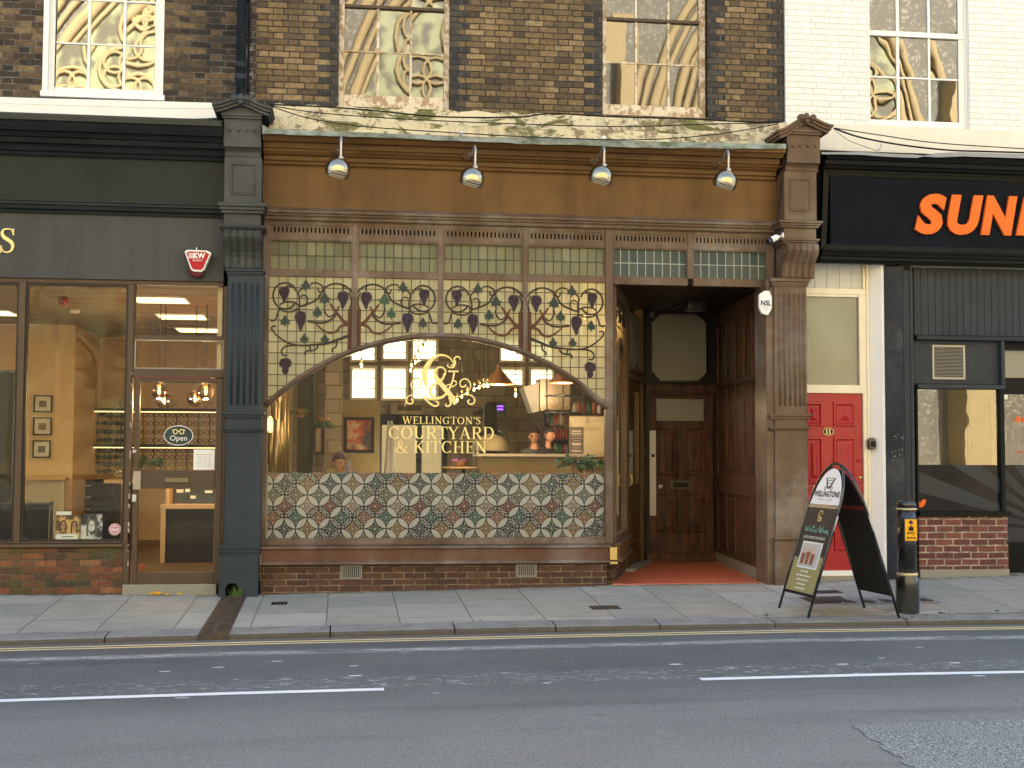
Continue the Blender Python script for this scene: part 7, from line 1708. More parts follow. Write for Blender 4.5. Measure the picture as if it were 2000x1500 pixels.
    if hair == 'bun': hr.lathe(W(0,-.06,.115), [(.004,-.03),(.035,-.018),(.045,.005),(.032,.032),(.004,.045)], 14)
    if hair == 'down':
        for k in range(-7, 8): a_ = k/7*1.7; r_ = .088; hr.tube(catmull3([W(r_*math.sin(a_),-.02-r_*abs(math.cos(a_))*.8,.02), W((r_+.018)*math.sin(a_),-.03-r_*math.cos(a_)*.8,-.10), W((r_+.01)*math.sin(a_),-.04-r_*math.cos(a_)*.7,-.24)], 4), [.022]*8+[.008], 6)
    hr.build('hair', plain('hair_'+label[:5], hair_c, .6), root)
    if glasses:
        gl_ = MB()
        for sg2 in (-1, 1): gl_.tube([W(sg2*.034+.026*math.cos(t*PI/6), .098, .004+.020*math.sin(t*PI/6)) for t in range(12)], .0032, 5, closed=True); gl_.tube([W(sg2*.06,.095,.008), W(sg2*.082,-.0,.012)], .0025, 5)
        gl_.tube([W(-.009,.1,.006), W(.009,.1,.006)], .003, 5); gl_.build('spectacles', M['ink'], root)
    return root
# ================================================================ cafe interior
CB = 9.0
in_ = thing('cafe_room', 'warm cafe room with pale stone block back wall seen through the arch window', 'room', (2, 5, 0))
M['plaster'] = plain('cream_plaster', (.42,.39,.27), .8)
def f_block(g):
    mask, rnd, idv = bricks(g, .42, .21, .016, False)
    return dict(c=g.mix(mask, (.17,.145,.10), g.mix(rnd, (.17,.145,.105), (.27,.23,.165))), r=.85, n=g.bump(mask+g.noise(14,5)*.6, 1, .015))
M['block'] = mat('stone_block_wall', f_block)
xi0, xi1 = XL-.05+.1, XR-.2
xi0 = X(516,800)-.03
MB().box(xi0-.08, xi0, .06, CB, 0, ZC-.01).build('side_wall', M['plaster'], in_)
mb = MB(); mb.prismz([(B0[0]+.06,.25),(B2_[0]+.06,YBK+.1),(B2_[0]+.16,YBK+.1),(B0[0]+.16,.25)], 0, ZC); mb.box(XR-.3, XR-.16, YBK+.1, CB, 0, ZC); mb.box(A2[0]-.3, B2_[0]+.2, YBK+.10, YBK+.2, ZFL, ZC); mb.build('inner_wall', M['plaster'], in_)
mb = MB(); mb.box(xi0, A0[0]-.1, .1, YBK+.15, .02, .1); mb.box(xi0, XR-.3, YBK+.15, CB, .02, .1); mb.build('wooden_floor', M['wood_o'], in_)
MB().box(xi0, XR-.3, .1, CB, ZC-.06, ZC-.005).build('ceiling_board', plain('cafe_ceiling', (.55,.5,.38), .8), in_)
# back wall with openings
px_h = [((687,733.6),(717.5,778)),((747.5,794),(717.5,779)),((806,853),(718,779)),((687,733),(665,704)),((748.5,794),(660,701.5)),((977.5,1022),(662,705)),((977,1022),(720,752)),((1036,1081),(720,752)),((1036,1081),(662,705)),((806,853),(662,702))]
holes = [rect(a[0], b[0], a[1], b[1], CB) for a, b in px_h]; dho = rect(745, 828, 862, 1010, CB); dho = (dho[0], dho[1], .1, dho[3])
bw = MB(); wall_with_holes(bw, xi0, XR-.3, .0, ZC, CB, CB+.2, holes+[dho]); bw.build('back_wall', M['block'], in_)
M['bright'] = mat('leaded_privacy_glass', lambda g: shader_mix(g, .12, bsdf(g,'Translucent', g.mix(g.noise(3,5,.7).sstep(.4,.6), (.24,.25,.225), (.16,.20,.14))), bsdf(g,'Transparent', (.3,.3,.3))))
wf = MB(); wp = MB()
for h_ in holes: wp.quad((h_[0],CB+.1,h_[2]),(h_[1],CB+.1,h_[2]),(h_[1],CB+.1,h_[3]),(h_[0],CB+.1,h_[3]))
wdw = wp.build('rear_window', M['bright'], in_, recalc=False)
for h_ in holes:
    t = .03
    for q_ in ((h_[0]-t,h_[0]+.01,h_[2]-t,h_[3]+t),(h_[1]-.01,h_[1]+t,h_[2]-t,h_[3]+t),(h_[0]+.01,h_[1]-.01,h_[2]-t,h_[2]+.01),(h_[0]+.01,h_[1]-.01,h_[3]-.01,h_[3]+t)): wf.box(q_[0], q_[1], CB-.03, CB+.12, q_[2], q_[3])
    n = 3
    for k in range(1, n): z = lerp(h_[2], h_[3], k/n); wf.box(h_[0], h_[1], CB+.07, CB+.085, z-.008, z+.008)
wf.build('window_frame', M['cream'], wdw)
db = MB(); db.box(dho[0]-.12, dho[1]+.1, CB-.05, CB-.001, dho[3]-.02, dho[3]+.16); db.box(dho[0]-.12, dho[0], CB-.05, CB-.001, .1, dho[3]-.02); db.box(dho[1], dho[1]+.1, CB-.05, CB-.001, .1, dho[3]-.02); xm2 = lerp(dho[0], dho[1], .62); db.box(xm2-.05, xm2+.05, CB-.04, CB+.05, .1, dho[3]-.02); db.build('rear_door_frame', plain('teal_black_paint', (.012,.02,.024), .5), in_)
# panelled dado and door zone left (ochre)
q_ = rect(668, 782, 742, 1000, CB-.06); MB().box(q_[0], q_[1], CB-.06, CB-.002, .1, q_[3]).build('ochre_panel', plain('ochre_panelling', (.38,.29,.13), .7), in_)
def framed(px0, py0, px1, py1, Y, label, m_pic, grp=None, fr_m=None, w=.035, name='framed_picture'):
    q_ = rect(px0, py0, px1, py1, Y); t = thing(name, label, 'picture', (q_[0], Y, q_[2]), grp); f = MB()
    f.box(q_[0], q_[0]+w, Y-.02, Y+.02, q_[2], q_[3]); f.box(q_[1]-w, q_[1], Y-.02, Y+.02, q_[2], q_[3]); f.box(q_[0]+w, q_[1]-w, Y-.02, Y+.02, q_[2], q_[2]+w); f.box(q_[0]+w, q_[1]-w, Y-.02, Y+.02, q_[3]-w, q_[3])
    f.build('frame', fr_m or M['wood_d'], t); MB().box(q_[0]+w, q_[1]-w, Y, Y+.015, q_[2]+w, q_[3]-w).build('picture_sheet', m_pic, t); return t, q_
gx_ = P(702,850,CB-.3)
M['painting'] = mat('ship_painting', lambda g: dict(c=g.mix((g.noise(2.6,5,.65).sstep(.40,.56)), g.mix(g.noise(5,3), (.05,.045,.05), (.16,.12,.11)), g.mix(g.noise(6,3).sstep(.45,.55), (.62,.42,.22), (.55,.13,.05))), r=.5))
framed(672,815,731,884,CB-.1,'dark framed painting of red and cream blooms on the ochre wall', M['painting'], w=.05)
framed(611,829,634,888,4.2,'narrow brown framed picture on the cream wall behind the dark column', plain('brown_print', (.20,.15,.10), .6), w=.04)
# AC unit, purple lit screen
q_ = rect(763,788,827,809,CB-.2); ac = thing('air_conditioner', 'beige air conditioner box below the rear left window', 'air conditioner', (q_[0], CB-.2, q_[2])); MB().box(q_[0], q_[1], CB-.2, CB-.001, q_[2], q_[3]).build('case', plain('beige_case', (.30,.25,.16), .6), ac); MB().box(q_[0]+.12, q_[1]-.03, CB-.21, CB-.2, q_[2]+.06, q_[3]-.03).build('intake_grille', plain('brown_grille', (.10,.08,.06), .7), ac)
Yn = 7.0; q_ = rect(951,785,988,809,Yn); ik = thing('insect_killer', 'black insect killer box glowing purple above the bar', 'insect killer', (q_[0], Yn, q_[2]))
f = MB(); t=.03; f.box(q_[0], q_[1], Yn+.05, Yn+.12, q_[2], q_[3]); f.box(q_[0], q_[0]+t, Yn-.02, Yn+.05, q_[2], q_[3]); f.box(q_[1]-t, q_[1], Yn-.02, Yn+.05, q_[2], q_[3]); f.box(q_[0]+t, q_[1]-t, Yn-.02, Yn+.05, q_[3]-t, q_[3]); f.box(q_[0]+t, q_[1]-t, Yn-.02, Yn+.05, q_[2], q_[2]+t); f.build('case', M['black'], ik)
f = MB()
for k in range(2): f.tube([(q_[0]+.04, Yn+.02, lerp(q_[2],q_[3],.4+.25*k)), (q_[1]-.04, Yn+.02, lerp(q_[2],q_[3],.4+.25*k))], .014, 8)
f.build('purple_tube', emit('purple_glow', (.22,.06,.8), .7), ik)
MB().box(q_[0]-.03, q_[1]+.05, Yn+.12, CB, q_[2]+.06, q_[2]+.10).build('wall_bracket', M['black'], ik)
# bar counter
Yc = 4.3; zcn = Z(1060, 887.5, Yc); xc0, xc1 = X(940, 900, Yc), X(1184, 900, Yc)+.25
bar = thing('bar_counter', 'copper toned bar counter with pale top below the hanging glasses', 'counter', (xc0, Yc, .1))
MB().box(xc0, xc1, Yc, Yc+.6, .1, zcn-.03).build('counter_front', mat('oxidised_copper_sheet', lambda g: dict(c=g.mix(g.noise(5,7,.75).sstep(.38,.62), (.30,.17,.09), (.24,.23,.15)), r=.5, m=.3)), bar)
MB().box(xc0-.06, xc1, Yc-.06, Yc+.64, zcn-.03, zcn+.008).build('counter_top', plain('pale_marble', (.62,.56,.46), .3), bar)
# back shelf, bottles and glass racks
M['clearglass'] = M['clear']
rk_ = thing('glass_rack', 'black hanging rack of upturned wine glasses over the right end of the bar', 'glass rack', (X(1090,770,5), 5, Z(1090,760,5)))
mb = MB(); 
for zpx in (779, 812): 
    z = Z(1100,zpx-6,5); 
    for yy in (4.85,5.15): mb.tube([(X(1066,780,5), yy, z), (X(1140,780,5), yy, z)], .010, 6)
for px in (1068, 1100, 1138): mb.tube([(X(px,780,5), 5, Z(px,812,5)), (X(px,780,5), 5, ZC-.06)], .010, 6)
mb.build('rack_rail', M['iron'], rk_)
def wineglass(px, py, Y, lab):
    p = P(px, py, Y); mb = MB(); mb.lathe(p, [(.036,0),(.036,-.004),(.005,-.012),(.0045,-.085),(.02,-.095),(.040,-.13),(.042,-.16),(.034,-.205)], 14, cap=False); return tag(mb.build('wine_glass', M['clear'], None), lab, 'wine glass', 'wine glasses hanging in the rack')
for k, px in enumerate((1074,1083,1093,1103,1113,1123,1133)): wineglass(px, 775, 5, 'clear upturned wine glass hanging in the top tier of the rack')
for k, px in enumerate((1079,1090,1101,1112)): wineglass(px, 812, 5, 'clear upturned wine glass hanging in the lower tier of the rack')
M['bottle'] = [plain('green_bottle', (.01,.07,.02), .15), plain('amber_bottle', (.10,.035,.008), .15), plain('clear_bottle', (.2,.21,.2), .15), plain('red_label_bottle', (.14,.012,.012), .3)]
sh_ = thing('back_shelf', 'dark back bar shelf unit behind the bar', 'shelf', (X(1078,870,6.0), 6.0, .1)); mb = MB(); xs0_, xs1_ = X(1066,860,6), X(1112,860,6)
for z in (Z(1085,888,6), Z(1085,858,6), Z(1085,828,6)): mb.box(xs0_, xs1_, 5.9, 6.15, z-.03, z)
mb.box(xs0_, xs0_+.03, 5.9, 6.15, .1, Z(1085,800,6)); mb.box(xs1_-.03, xs1_, 5.9, 6.15, .1, Z(1085,800,6)); mb.box(xs0_, xs1_, 6.15, 6.18, .1, Z(1085,800,6)); mb.build('shelf_unit', M['wood_d'], sh_)
cols_ = ['green','amber','clear','red labelled']
k2 = 0
for zpx in (888, 858, 828):
    for k in range(7):
        ci = random.randrange(4); x = lerp(xs0_+.05, xs1_-.05, k/6); z = Z(1085,zpx,6); h_ = random.uniform(.17,.2)
        mb = MB(); mb.lathe((x, 5.98, z), [(.03,0),(.032,.01),(.032,h_*.6),(.012,h_*.78),(.011,h_)], 12)
        tag(mb.build('bottle', M['bottle'][ci], None), cols_[ci]+' bottle standing on the '+{888:'lowest',858:'middle',828:'top'}[zpx]+' back bar shelf', 'bottle', 'bottles on the back bar shelves')
q_ = rect(1113,812,1186,892,5.2); wpz = thing('cream_partition', 'cream partition panel behind the right end of the bar', 'partition', (q_[0],5.2,.1)); MB().box(q_[0], q_[1]+.5, 5.2, 5.28, .1, q_[3]).build('panel', M['plaster'], wpz); MB().box(q_[0]-.02, q_[1]+.5, 5.17, 5.3, q_[3], q_[3]+.03).build('capping', M['wood_d'], wpz)
for k, (px, hh, ci) in enumerate(((1122,.17,2),(1130,.22,1),(1139,.26,3),(1149,.2,0),(1160,.24,1),(1170,.18,2))):
    p = P(px, 811, 5.22); MB_ = MB(); MB_.lathe((p.x, 5.22, q_[3]+.031), [(.03,0),(.033,.01),(.033,hh*.6),(.012,hh*.78),(.011,hh)], 12); tag(MB_.build('bottle', M['bottle'][ci], None), ['shortest clear bottle at the left end of the cream partition top','amber bottle second from the left on the cream partition top','tall red labelled bottle on the cream partition top','green bottle on the cream partition top','amber bottle second from the right on the cream partition top','clear bottle at the right end of the cream partition top'][k], 'bottle', 'bottles on the cream partition top')
q_ = rect(1112,834,1140,882,4.6); ms = thing('menu_board', 'dark grey printed menu board standing on the bar', 'menu board', (q_[0],4.6,zcn)); MB().box(q_[0], q_[1], 4.6, 4.63, zcn+.012, q_[3]).build('board', plain('grey_board', (.10,.095,.09), .5), ms); l = MB(); xm3 = (q_[0]+q_[1])/2
h_ = q_[3]-zcn
for k, (w_, hh, m_) in enumerate(((.07,.02,0),(.08,.02,0),(.06,.008,0),(.07,.008,0),(.05,.008,0),(.07,.03,0),(.05,.008,0),(.06,.008,0),(.07,.02,0))):
    z = q_[3]-.05-k*.036; l.box(xm3-w_, xm3+w_, 4.594, 4.599, z-hh, z)
l.build('printed_line', plain('pale_print', (.4,.39,.36), .6), ms)
# steel hood
Yh_ = 6.2; hp_ = [(1022,756),(1053,746),(1072,746),(1072,803),(1053,803),(1040,806)]; pts = [(X(a,b,Yh_), Z(a,b,Yh_)) for a, b in hp_]
hd_ = thing('extractor_hood', 'angled white steel extractor hood and duct over the bar', 'extractor hood', (pts[0][0], Yh_, pts[5][1])); MB().prism([pts[0], pts[1], pts[4], pts[5]], Yh_, Yh_+.5).build('hood_face', plain('white_enamel', (.66,.66,.60), .35), hd_); a, b, c, e = rect(1055,740,1113,802,Yh_+.05); MB().box(a, b, Yh_+.05, Yh_+.55, c, e).build('duct', plain('brushed_steel', (.50,.44,.34), .3, .8), hd_)
# pizza oven dome
p = P(960,868,6.4); ov = thing('pizza_oven', 'cream domed pizza oven with a dark top behind the bar', 'oven', (p.x, 6.4, .1)); rxo = X(996,868,6.4)-p.x; mb = MB()
mb.grid(lambda u, v: Vector((p.x+rxo*math.cos(v)*math.cos(u), 6.6+.55*math.cos(v)*math.sin(u), Z(960,880,6.4)+.30*math.sin(v))), [2*PI*k/28 for k in range(29)], [lerp(0, PI/2, k/10) for k in range(11)]); mb.build('dome', plain('cream_tile_dome', (.42,.36,.22), .5), ov)
mb = MB(); mb.lathe((p.x, 6.6, Z(960,884,6.4)-.05), [(rxo*1.02,0),(rxo*1.05,.05),(rxo,.06)], 30); mb.build('rim', M['iron'], ov); mb = MB(); mb.box(p.x-rxo*.9, p.x+rxo*.9, 6.2, 7.1, .1, Z(960,884,6.4)-.05); mb.build('stand', M['iron'], ov)
mb = MB(); mb.lathe((p.x, 6.6, Z(960,880,6.4)+.24), [(.30,0),(.2,.06),(.12,.09),(.11,.5)], 20); mb.build('flue_cap', M['iron'], ov)
# pendants
BULB = emit('filament_glow', (1,.58,.22), 5); BULBW = emit('white_bulb_glow', (1,.85,.62), 8)
def bulb(px, py, Y, label, r_=.032, m_=None, globe=False, grp='bare filament bulbs hanging on cords'):
    p = P(px, py, Y); t = thing('pendant_bulb', label, 'pendant lamp', tuple(p), grp)
    MB().tube([(p.x,p.y,p.z+r_*1.6+.05), (p.x,p.y,ZC-.06)], .004, 5).build('cord', M['iron'], t)
    MB().lathe((p.x,p.y,p.z+r_*1.3), [(.014,0),(.016,.01),(.016,.045),(.008,.055)], 10).build('bulb_holder', M['brass'], t)
    R_ = r_ if not globe else r_*1.9
    MB().lathe((p.x,p.y,p.z), [(.001,-R_*1.25),(R_*.7,-R_*1.0),(R_,-R_*.35),(R_*.95,R_*.2),(R_*.5,R_*.95),(.013,R_*1.35)], 14).build('bulb_glass', M['clear'], t)
    MB().lathe((p.x,p.y,p.z-.01), [(.002,-r_*.8),(.010,-r_*.6),(.011,r_*.5),(.002,r_*.8)], 8).build('filament', m_ or BULB, t)
ords = ['first','second','third','fourth','fifth','sixth','seventh','eighth','ninth']
for k, (a, b, Y_) in enumerate(((953,752,3.2),(945,752,3.5),(936,755,3.8),(926,759,4.1),(912.5,767,4.6),(902,773,5.0),(893,780,5.4),(887,785,5.8))): bulb(a, b, Y_, ords[k]+' filament bulb from the copper cone in the row running down to the monogram')
for k, (a, b, Y_) in enumerate(((831,673,2.6),(826,683,2.9),(817,696,3.3),(811,706,3.7),(804,712,4.1),(802,722,4.5))): bulb(a, b, Y_, ords[k]+' filament bulb from the top in the cluster left of the gilt monogram', globe=k in (1,2,3))
for k, (a, b, Y_) in enumerate(((704,690,2.6),(706,712,3.0),(707,727,3.4))): bulb(a, b, Y_, ords[k]+' filament bulb from the top in the short string under the left of the arch')
for k, (a, b, l_) in enumerate(((1142,618,'filament bulb glowing orange behind the rightmost vine pane'),(706,634,'filament bulb glowing behind the vine trunk above the short string'))): bulb(a, b, .8+k*.8, l_)
bulb(1007,770,4.4,'lone white bulb hanging between the copper cone and the steel hood', .036, BULBW)
def cone(px, py, Y, r_, h_, label):
    p = P(px, py, Y); t = thing('cone_pendant', label, 'pendant lamp', tuple(p), 'copper cone pendants over the bar'); MB().lathe((p.x,p.y,p.z), [(r_,0),(r_*1.0,.015),(r_*.14,h_),(.03,h_+.05)], 28, cap=False).build('cone_shade', plain('copper', (.30,.15,.08), .35, .7), t); MB().tube([(p.x,p.y,p.z+h_), (p.x,p.y,ZC-.06)], .008, 6).build('cord', M['iron'], t); MB().lathe((p.x,p.y,p.z+.05), [(.01,-.05),(.035,-.02),(.03,.04),(.01,.07)], 12).build('bulb', BULB, t)
cone(974,751,4.0,.21,.22,'copper cone pendant nearest the monogram, over the left of the bar'); cone(1100,748,4.3,.20,.21,'copper cone pendant partly hidden by the arch over the glass rack')
# brass organ pipe sconces on the left wall
op = thing('pipe_wall_art', 'brass and bronze vertical pipe wall sculpture on the cream side wall', 'wall art', (xi0+.02, 1.0, 1.0)); mb = MB()
for k in range(26):
    y = 1.0+k*.145; z0 = 1.15+random.uniform(-.25,.35); z1 = 2.0+random.uniform(-.35,.6); x_ = xi0+.04+random.uniform(0,.07); mb.tube([(x_, y, z0), (x_, y, z1)], .028, 8)
mb.build('pipe', mat('aged_brass', lambda g: dict(c=g.mix(g.noise(3,4), (.20,.13,.05), (.42,.31,.13)), r=.35, m=.8)), op)
p = P(535,829,.5); wlp = thing('wall_light', 'slim glowing yellow wall light just inside the left edge of the window', 'wall light', (xi0+.03, .45, p.z)); MB().lathe((xi0+.07, .45, p.z-.09), [(.012,0),(.03,.03),(.034,.09),(.028,.15),(.01,.18)], 14).build('glowing_shade', emit('yellow_glow', (1,.82,.22), .6), wlp); MB().box(xi0, xi0+.03, .42, .48, p.z-.03, p.z+.03).build('wall_plate', M['brass'], wlp)
# dark column
q_ = rect(580,700,612,1000,3.4); cl = MB().box(q_[0], q_[1], 3.4, 3.62, .1, ZC-.06).build('dark_column', plain('black_green_paint', (.012,.014,.012), .4)); tag(cl, 'near black column standing near the cream side wall', 'column')
q_ = rect(634,700,668,1000,6.0); cl = MB().box(q_[0], q_[1], 6.0, 6.25, .1, ZC-.06).build('stone_pier', M['block']); tag(cl, 'grey stone pier beside the ochre panel', 'pier')
# plants
def leafy(name, c, r_, n, lmin, lmax, m_, label, cat='plant', pot=None, droop=0.0, flat=.6):
    t = thing(name, label, cat, tuple(c)); mb = MB(); c = Vector(c)
    for k in range(n):
        a = random.uniform(0, 2*PI); el = random.uniform(-.3, 1.0); rr = r_*random.uniform(.25,1); d = Vector((math.cos(a)*math.cos(el), math.sin(a)*math.cos(el), math.sin(el)*flat-droop)); p0 = c+d*rr*.4; p1 = c+d*rr
        L_ = random.uniform(lmin, lmax); t1 = (d+Vector((0,0,-.4-droop))).normalized(); w_ = t1.cross(Vector((random.uniform(-1,1),random.uniform(-1,1),.6))).normalized()*L_*.32; q0 = p1; q1 = p1+t1*L_*.5; q2 = p1+t1*L_
        mb.face([mb.pt(q0), mb.pt(q1+w_), mb.pt(q2), mb.pt(q1-w_)])
        if k % 3 == 0: mb.tube([c, p0, p1], .0035, 4, cap=False)
    mb.build('foliage', m_, t, recalc=False)
    if pot: MB().lathe(c+Vector((0,0,-pot)), [(.05,-.0),(.06,.02),(.075,pot),(.06,pot)], 14).build('pot', plain('terracotta', (.25,.12,.07), .8), t)
    return t
M['fol'] = mat('indoor_foliage', lambda g: dict(c=g.mix(g.noise(30,2), (.025,.07,.03), (.07,.15,.06)), r=.5)); M['fol2'] = mat('blue_green_foliage', lambda g: dict(c=g.mix(g.noise(30,2), (.05,.12,.09), (.13,.22,.16)), r=.5))
leafy('potted_plant', P(1128,905,1.0), .22, 130, .05,.10, M['fol2'], 'blue green feathery plant just inside the lower right of the window', pot=.15)
leafy('potted_plant', P(1160,912,.7), .16, 110, .05,.11, M['fol'], 'darker green plant at the right corner of the window above the film', pot=.15)
leafy('hanging_plant', P(633,815,2.6), .12, 120, .03,.06, M['fol'], 'trailing green plant hanging before the narrow framed picture', droop=.9, pot=.08)
leafy('hanging_plant', P(586,800,2.6), .12, 90, .03,.06, M['fol'], 'bushy green plant hanging before the dark column', droop=.3, pot=.10)
# chairs, table, outside furniture in the rear courtyard
def bentchair(x, y, label, m_=None, rz=0.0):
    t = thing('cafe_chair', label, 'chair', (x, y, .1), 'pale chairs by the rear door'); m_ = m_ or M['whitep']
    for sx in (-1, 1):
        for sy in (-1, 1): MB().tube([(x+sx*.19,y+sy*.19,.1),(x+sx*.17,y+sy*.17,.55)], .015, 6).build('leg', m_, t)
    MB().lathe((x,y,.55), [(.19,0),(.21,.01),(.2,.035)], 18).build('seat', M['pine'], t); b = MB(); b.tube(catmull3([(x-.19,y+.19,.55),(x-.19,y+.22,.9),(x,y+.23,1.05),(x+.19,y+.22,.9),(x+.19,y+.19,.55)]), .015, 6); b.tube([(x-.18,y+.2,.62),(x+.15,y+.22,.98)], .010, 6); b.tube([(x+.18,y+.2,.62),(x-.15,y+.22,.98)], .010, 6); b.build('backrest', m_, t)
p = P(812,900,7.5); bentchair(p.x, 7.5, 'white cross backed chair left of the pair by the rear door'); p = P(838,900,7.3); bentchair(p.x, 7.3, 'white cross backed chair draped with a cream blanket by the rear door')
bl = MB(); bl.grid(lambda u, v: Vector((p.x+u*.24, 7.3+.25-.06*math.cos(v*3)+.012*math.sin(u*9), 1.09-.42*abs(v)+.02*math.sin(u*7+v*5))), [k/6-1 for k in range(13)], [k/6-1 for k in range(13)]); bl.build('blanket', plain('cream_wool', (.70,.66,.55), .9)); tag(bpy.data.objects['blanket'], 'cream blanket draped over the right hand chair back', 'blanket')
p = P(905,905,4.8); ct = thing('cafe_table', 'small table with purple flowers in front of the bar', 'table', (p.x,4.8,.1)); zt_ = Z(905,912,4.8); MB().lathe((p.x,4.8,zt_-.03), [(.28,0),(.30,.01),(.30,.03)], 24).build('table_top', M['pine'], ct); MB().lathe((p.x,4.8,.1), [(.22,0),(.2,.02),(.03,.05),(.03,zt_-.13)], 16).build('pedestal', M['iron'], ct)
leafy('flower_vase', (p.x-.05,4.8,zt_+.09), .10, 60, .02,.045, plain('purple_petals', (.30,.10,.40), .6), 'small vase of purple flowers on the cafe table', 'flowers', pot=.09)
for k, px in enumerate((755, 768)):
    p = P(px, 880, 8.4); t = thing('parasol_pole', ('closed white parasol leaning left inside the rear door','closed white parasol leaning right inside the rear door')[k], 'parasol', (p.x,8.4,.1), 'closed parasols by the rear door')
    top = P(px+(4 if k == 0 else -3), 822, 8.5); MB().tube([(p.x-.05*(1-2*k),8.4,.1),(top.x,8.5,top.z)], .02, 8).build('pole', M['whitep'], t); MB().tube([(lerp(p.x-.05*(1-2*k),top.x,.4),8.42,lerp(.1,top.z,.4)),(lerp(p.x,top.x,.6),8.45,lerp(.1,top.z,.6)),(top.x,8.5,top.z)], [.06,.05,.015], 10).build('canopy', plain('white_canvas', (.66,.66,.62), .9), t)
# yard wall and floor behind, seen through the rear door
yw = MB(); yw.box(-3, 9, 14, 14.2, -.3, 2.2); tag(yw.build('yard_wall', M['plaster']), 'pale wall closing the sunlit rear courtyard', 'wall'); g = MB(); g.box(-8, 14, 9.2, 30, -.3, .02); structure(g.build('yard_paving', plain('yard_slabs', (.40,.38,.33), .9)))
person(1044,852,5.4,'person with tied back dark hair and glasses standing behind the bar looking out', (-.2,-1), (.02,.014,.012), (.05,.055,.06), glasses=True)
person(1071,850,5.2,'person with long dark hair and dark top behind the bar, turned aside', (.75,-.6), (.012,.010,.010), (.02,.02,.024), hair='down')
person(663,905,1.6,'person with short purple brown hair seated just inside the window', (.5,-.9), (.10,.055,.085), (.30,.28,.36), sit=True, hair='crop')
person(658,873,6.8,'person with dark hair seen over the seated purple haired one', (.1,-1), (.02,.015,.014), (.28,.27,.34), hair='crop')
# ================================================================ opticians interior
OB = 7.6; oc_ = 3.35; xo0 = -10.7
oi = thing('optician_room', 'warm cream opticians showroom behind bronze framed glass', 'room', (-3, 4, 0))
M['warmwall'] = plain('warm_cream_wall', (.60,.42,.235), .8)
mb = MB(); mb.box(xo0, XL+.02, OB, OB+.1, 0, oc_); mb.build('back_wall', M['warmwall'], oi)
xst = X(143,850,5.6)
mb = MB(); q_ = rect(-60,700,143,900,5.6); mb.box(xo0, xst, 5.6, OB, 0, oc_); mb.box(xo0-.1, xo0, .06, OB, 0, oc_); mb.box(XL-.03, XL+.02, .06, OB, 0, oc_); mb.build('side_wall', M['warmwall'], oi)
MB().box(xo0, XL-.03, .06, OB, .0, .07).build('wooden_floor', mat('laminate_floor', lambda g: dict(c=g.mix(g.noise(4,5,.6,stretch=(1,4,1)), (.10,.07,.045), (.16,.11,.07)), r=.4)), oi)
ceil = MB(); ceil.box(xo0, XL-.03, .06, OB, oc_, oc_+.05); ceo = ceil.build('ceiling_board', plain('ceiling_tile', (.30,.24,.17), .85), oi)
cg = MB()
for k in range(17): cg.box(xo0+k*.6, xo0+k*.6+.02, .06, OB, oc_-.004, oc_)
for k in range(12): cg.box(xo0, XL-.03, .4+k*.6, .42+k*.6, oc_-.0045, oc_); 
cg.build('ceiling_grid', plain('ceiling_grid', (.30,.24,.17), .8), ceo)
PAN = emit('ceiling_panel_glow', (1,.66,.26), 1.1)
def cpanel(px, py, w_, label, ph=None):
    q_ = PZ(px, py, oc_-.01); t = thing('ceiling_light', label, 'ceiling light', (q_.x, q_.y, oc_), 'glowing square ceiling panels in the opticians')
    MB().box(q_.x-w_/2, q_.x+w_/2, q_.y-.3, q_.y+.3, oc_-.014, oc_-.005).build('light_diffuser', PAN, t)
    f = MB(); 
    for s in (-1, 1): f.box(q_.x+s*(w_/2+.012)-.012, q_.x+s*(w_/2+.012)+.012, q_.y-.32, q_.y+.32, oc_-.018, oc_-.004); f.box(q_.x-w_/2, q_.x+w_/2, q_.y+s*.312-.012, q_.y+s*.312+.012, oc_-.018, oc_-.004)
    f.build('panel_frame', M['whitep'], t)
for a, b, l_ in ((314,586,'nearest glowing ceiling panel over the shop door'),(356,619,'middle glowing ceiling panel over the shop door'),(388,645,'deepest glowing ceiling panel over the shop door'),(-20,611,'nearest glowing ceiling panel at the left edge behind the big window'),(38,638,'glowing ceiling panel crossing the mullion of the big window'),(92,661,'deepest glowing ceiling panel behind the big window')): cpanel(a, b, .62, l_)
# pictures
M['mount'] = plain('picture_mount', (.60,.55,.45), .7)
for k, (a, b, c, d) in enumerate(((66,772,102,805),(65,815,101,850),(64,860,99,894))):
    t, q_ = framed(a, b, c, d, 5.56, ('top','middle','bottom')[k]+' of three small black framed prints on the warm wall', M['mount'], 'black framed prints in a column', M['ink'], w=.018)
    MB().box(lerp(q_[0],q_[1],.3), lerp(q_[0],q_[1],.7), 5.545, 5.559, lerp(q_[2],q_[3],.3), lerp(q_[2],q_[3],.68)).build('print', plain('grey_brown_print_%d'%k, ((.16,.13,.10),(.20,.12,.05),(.13,.12,.11))[k], .6), t)
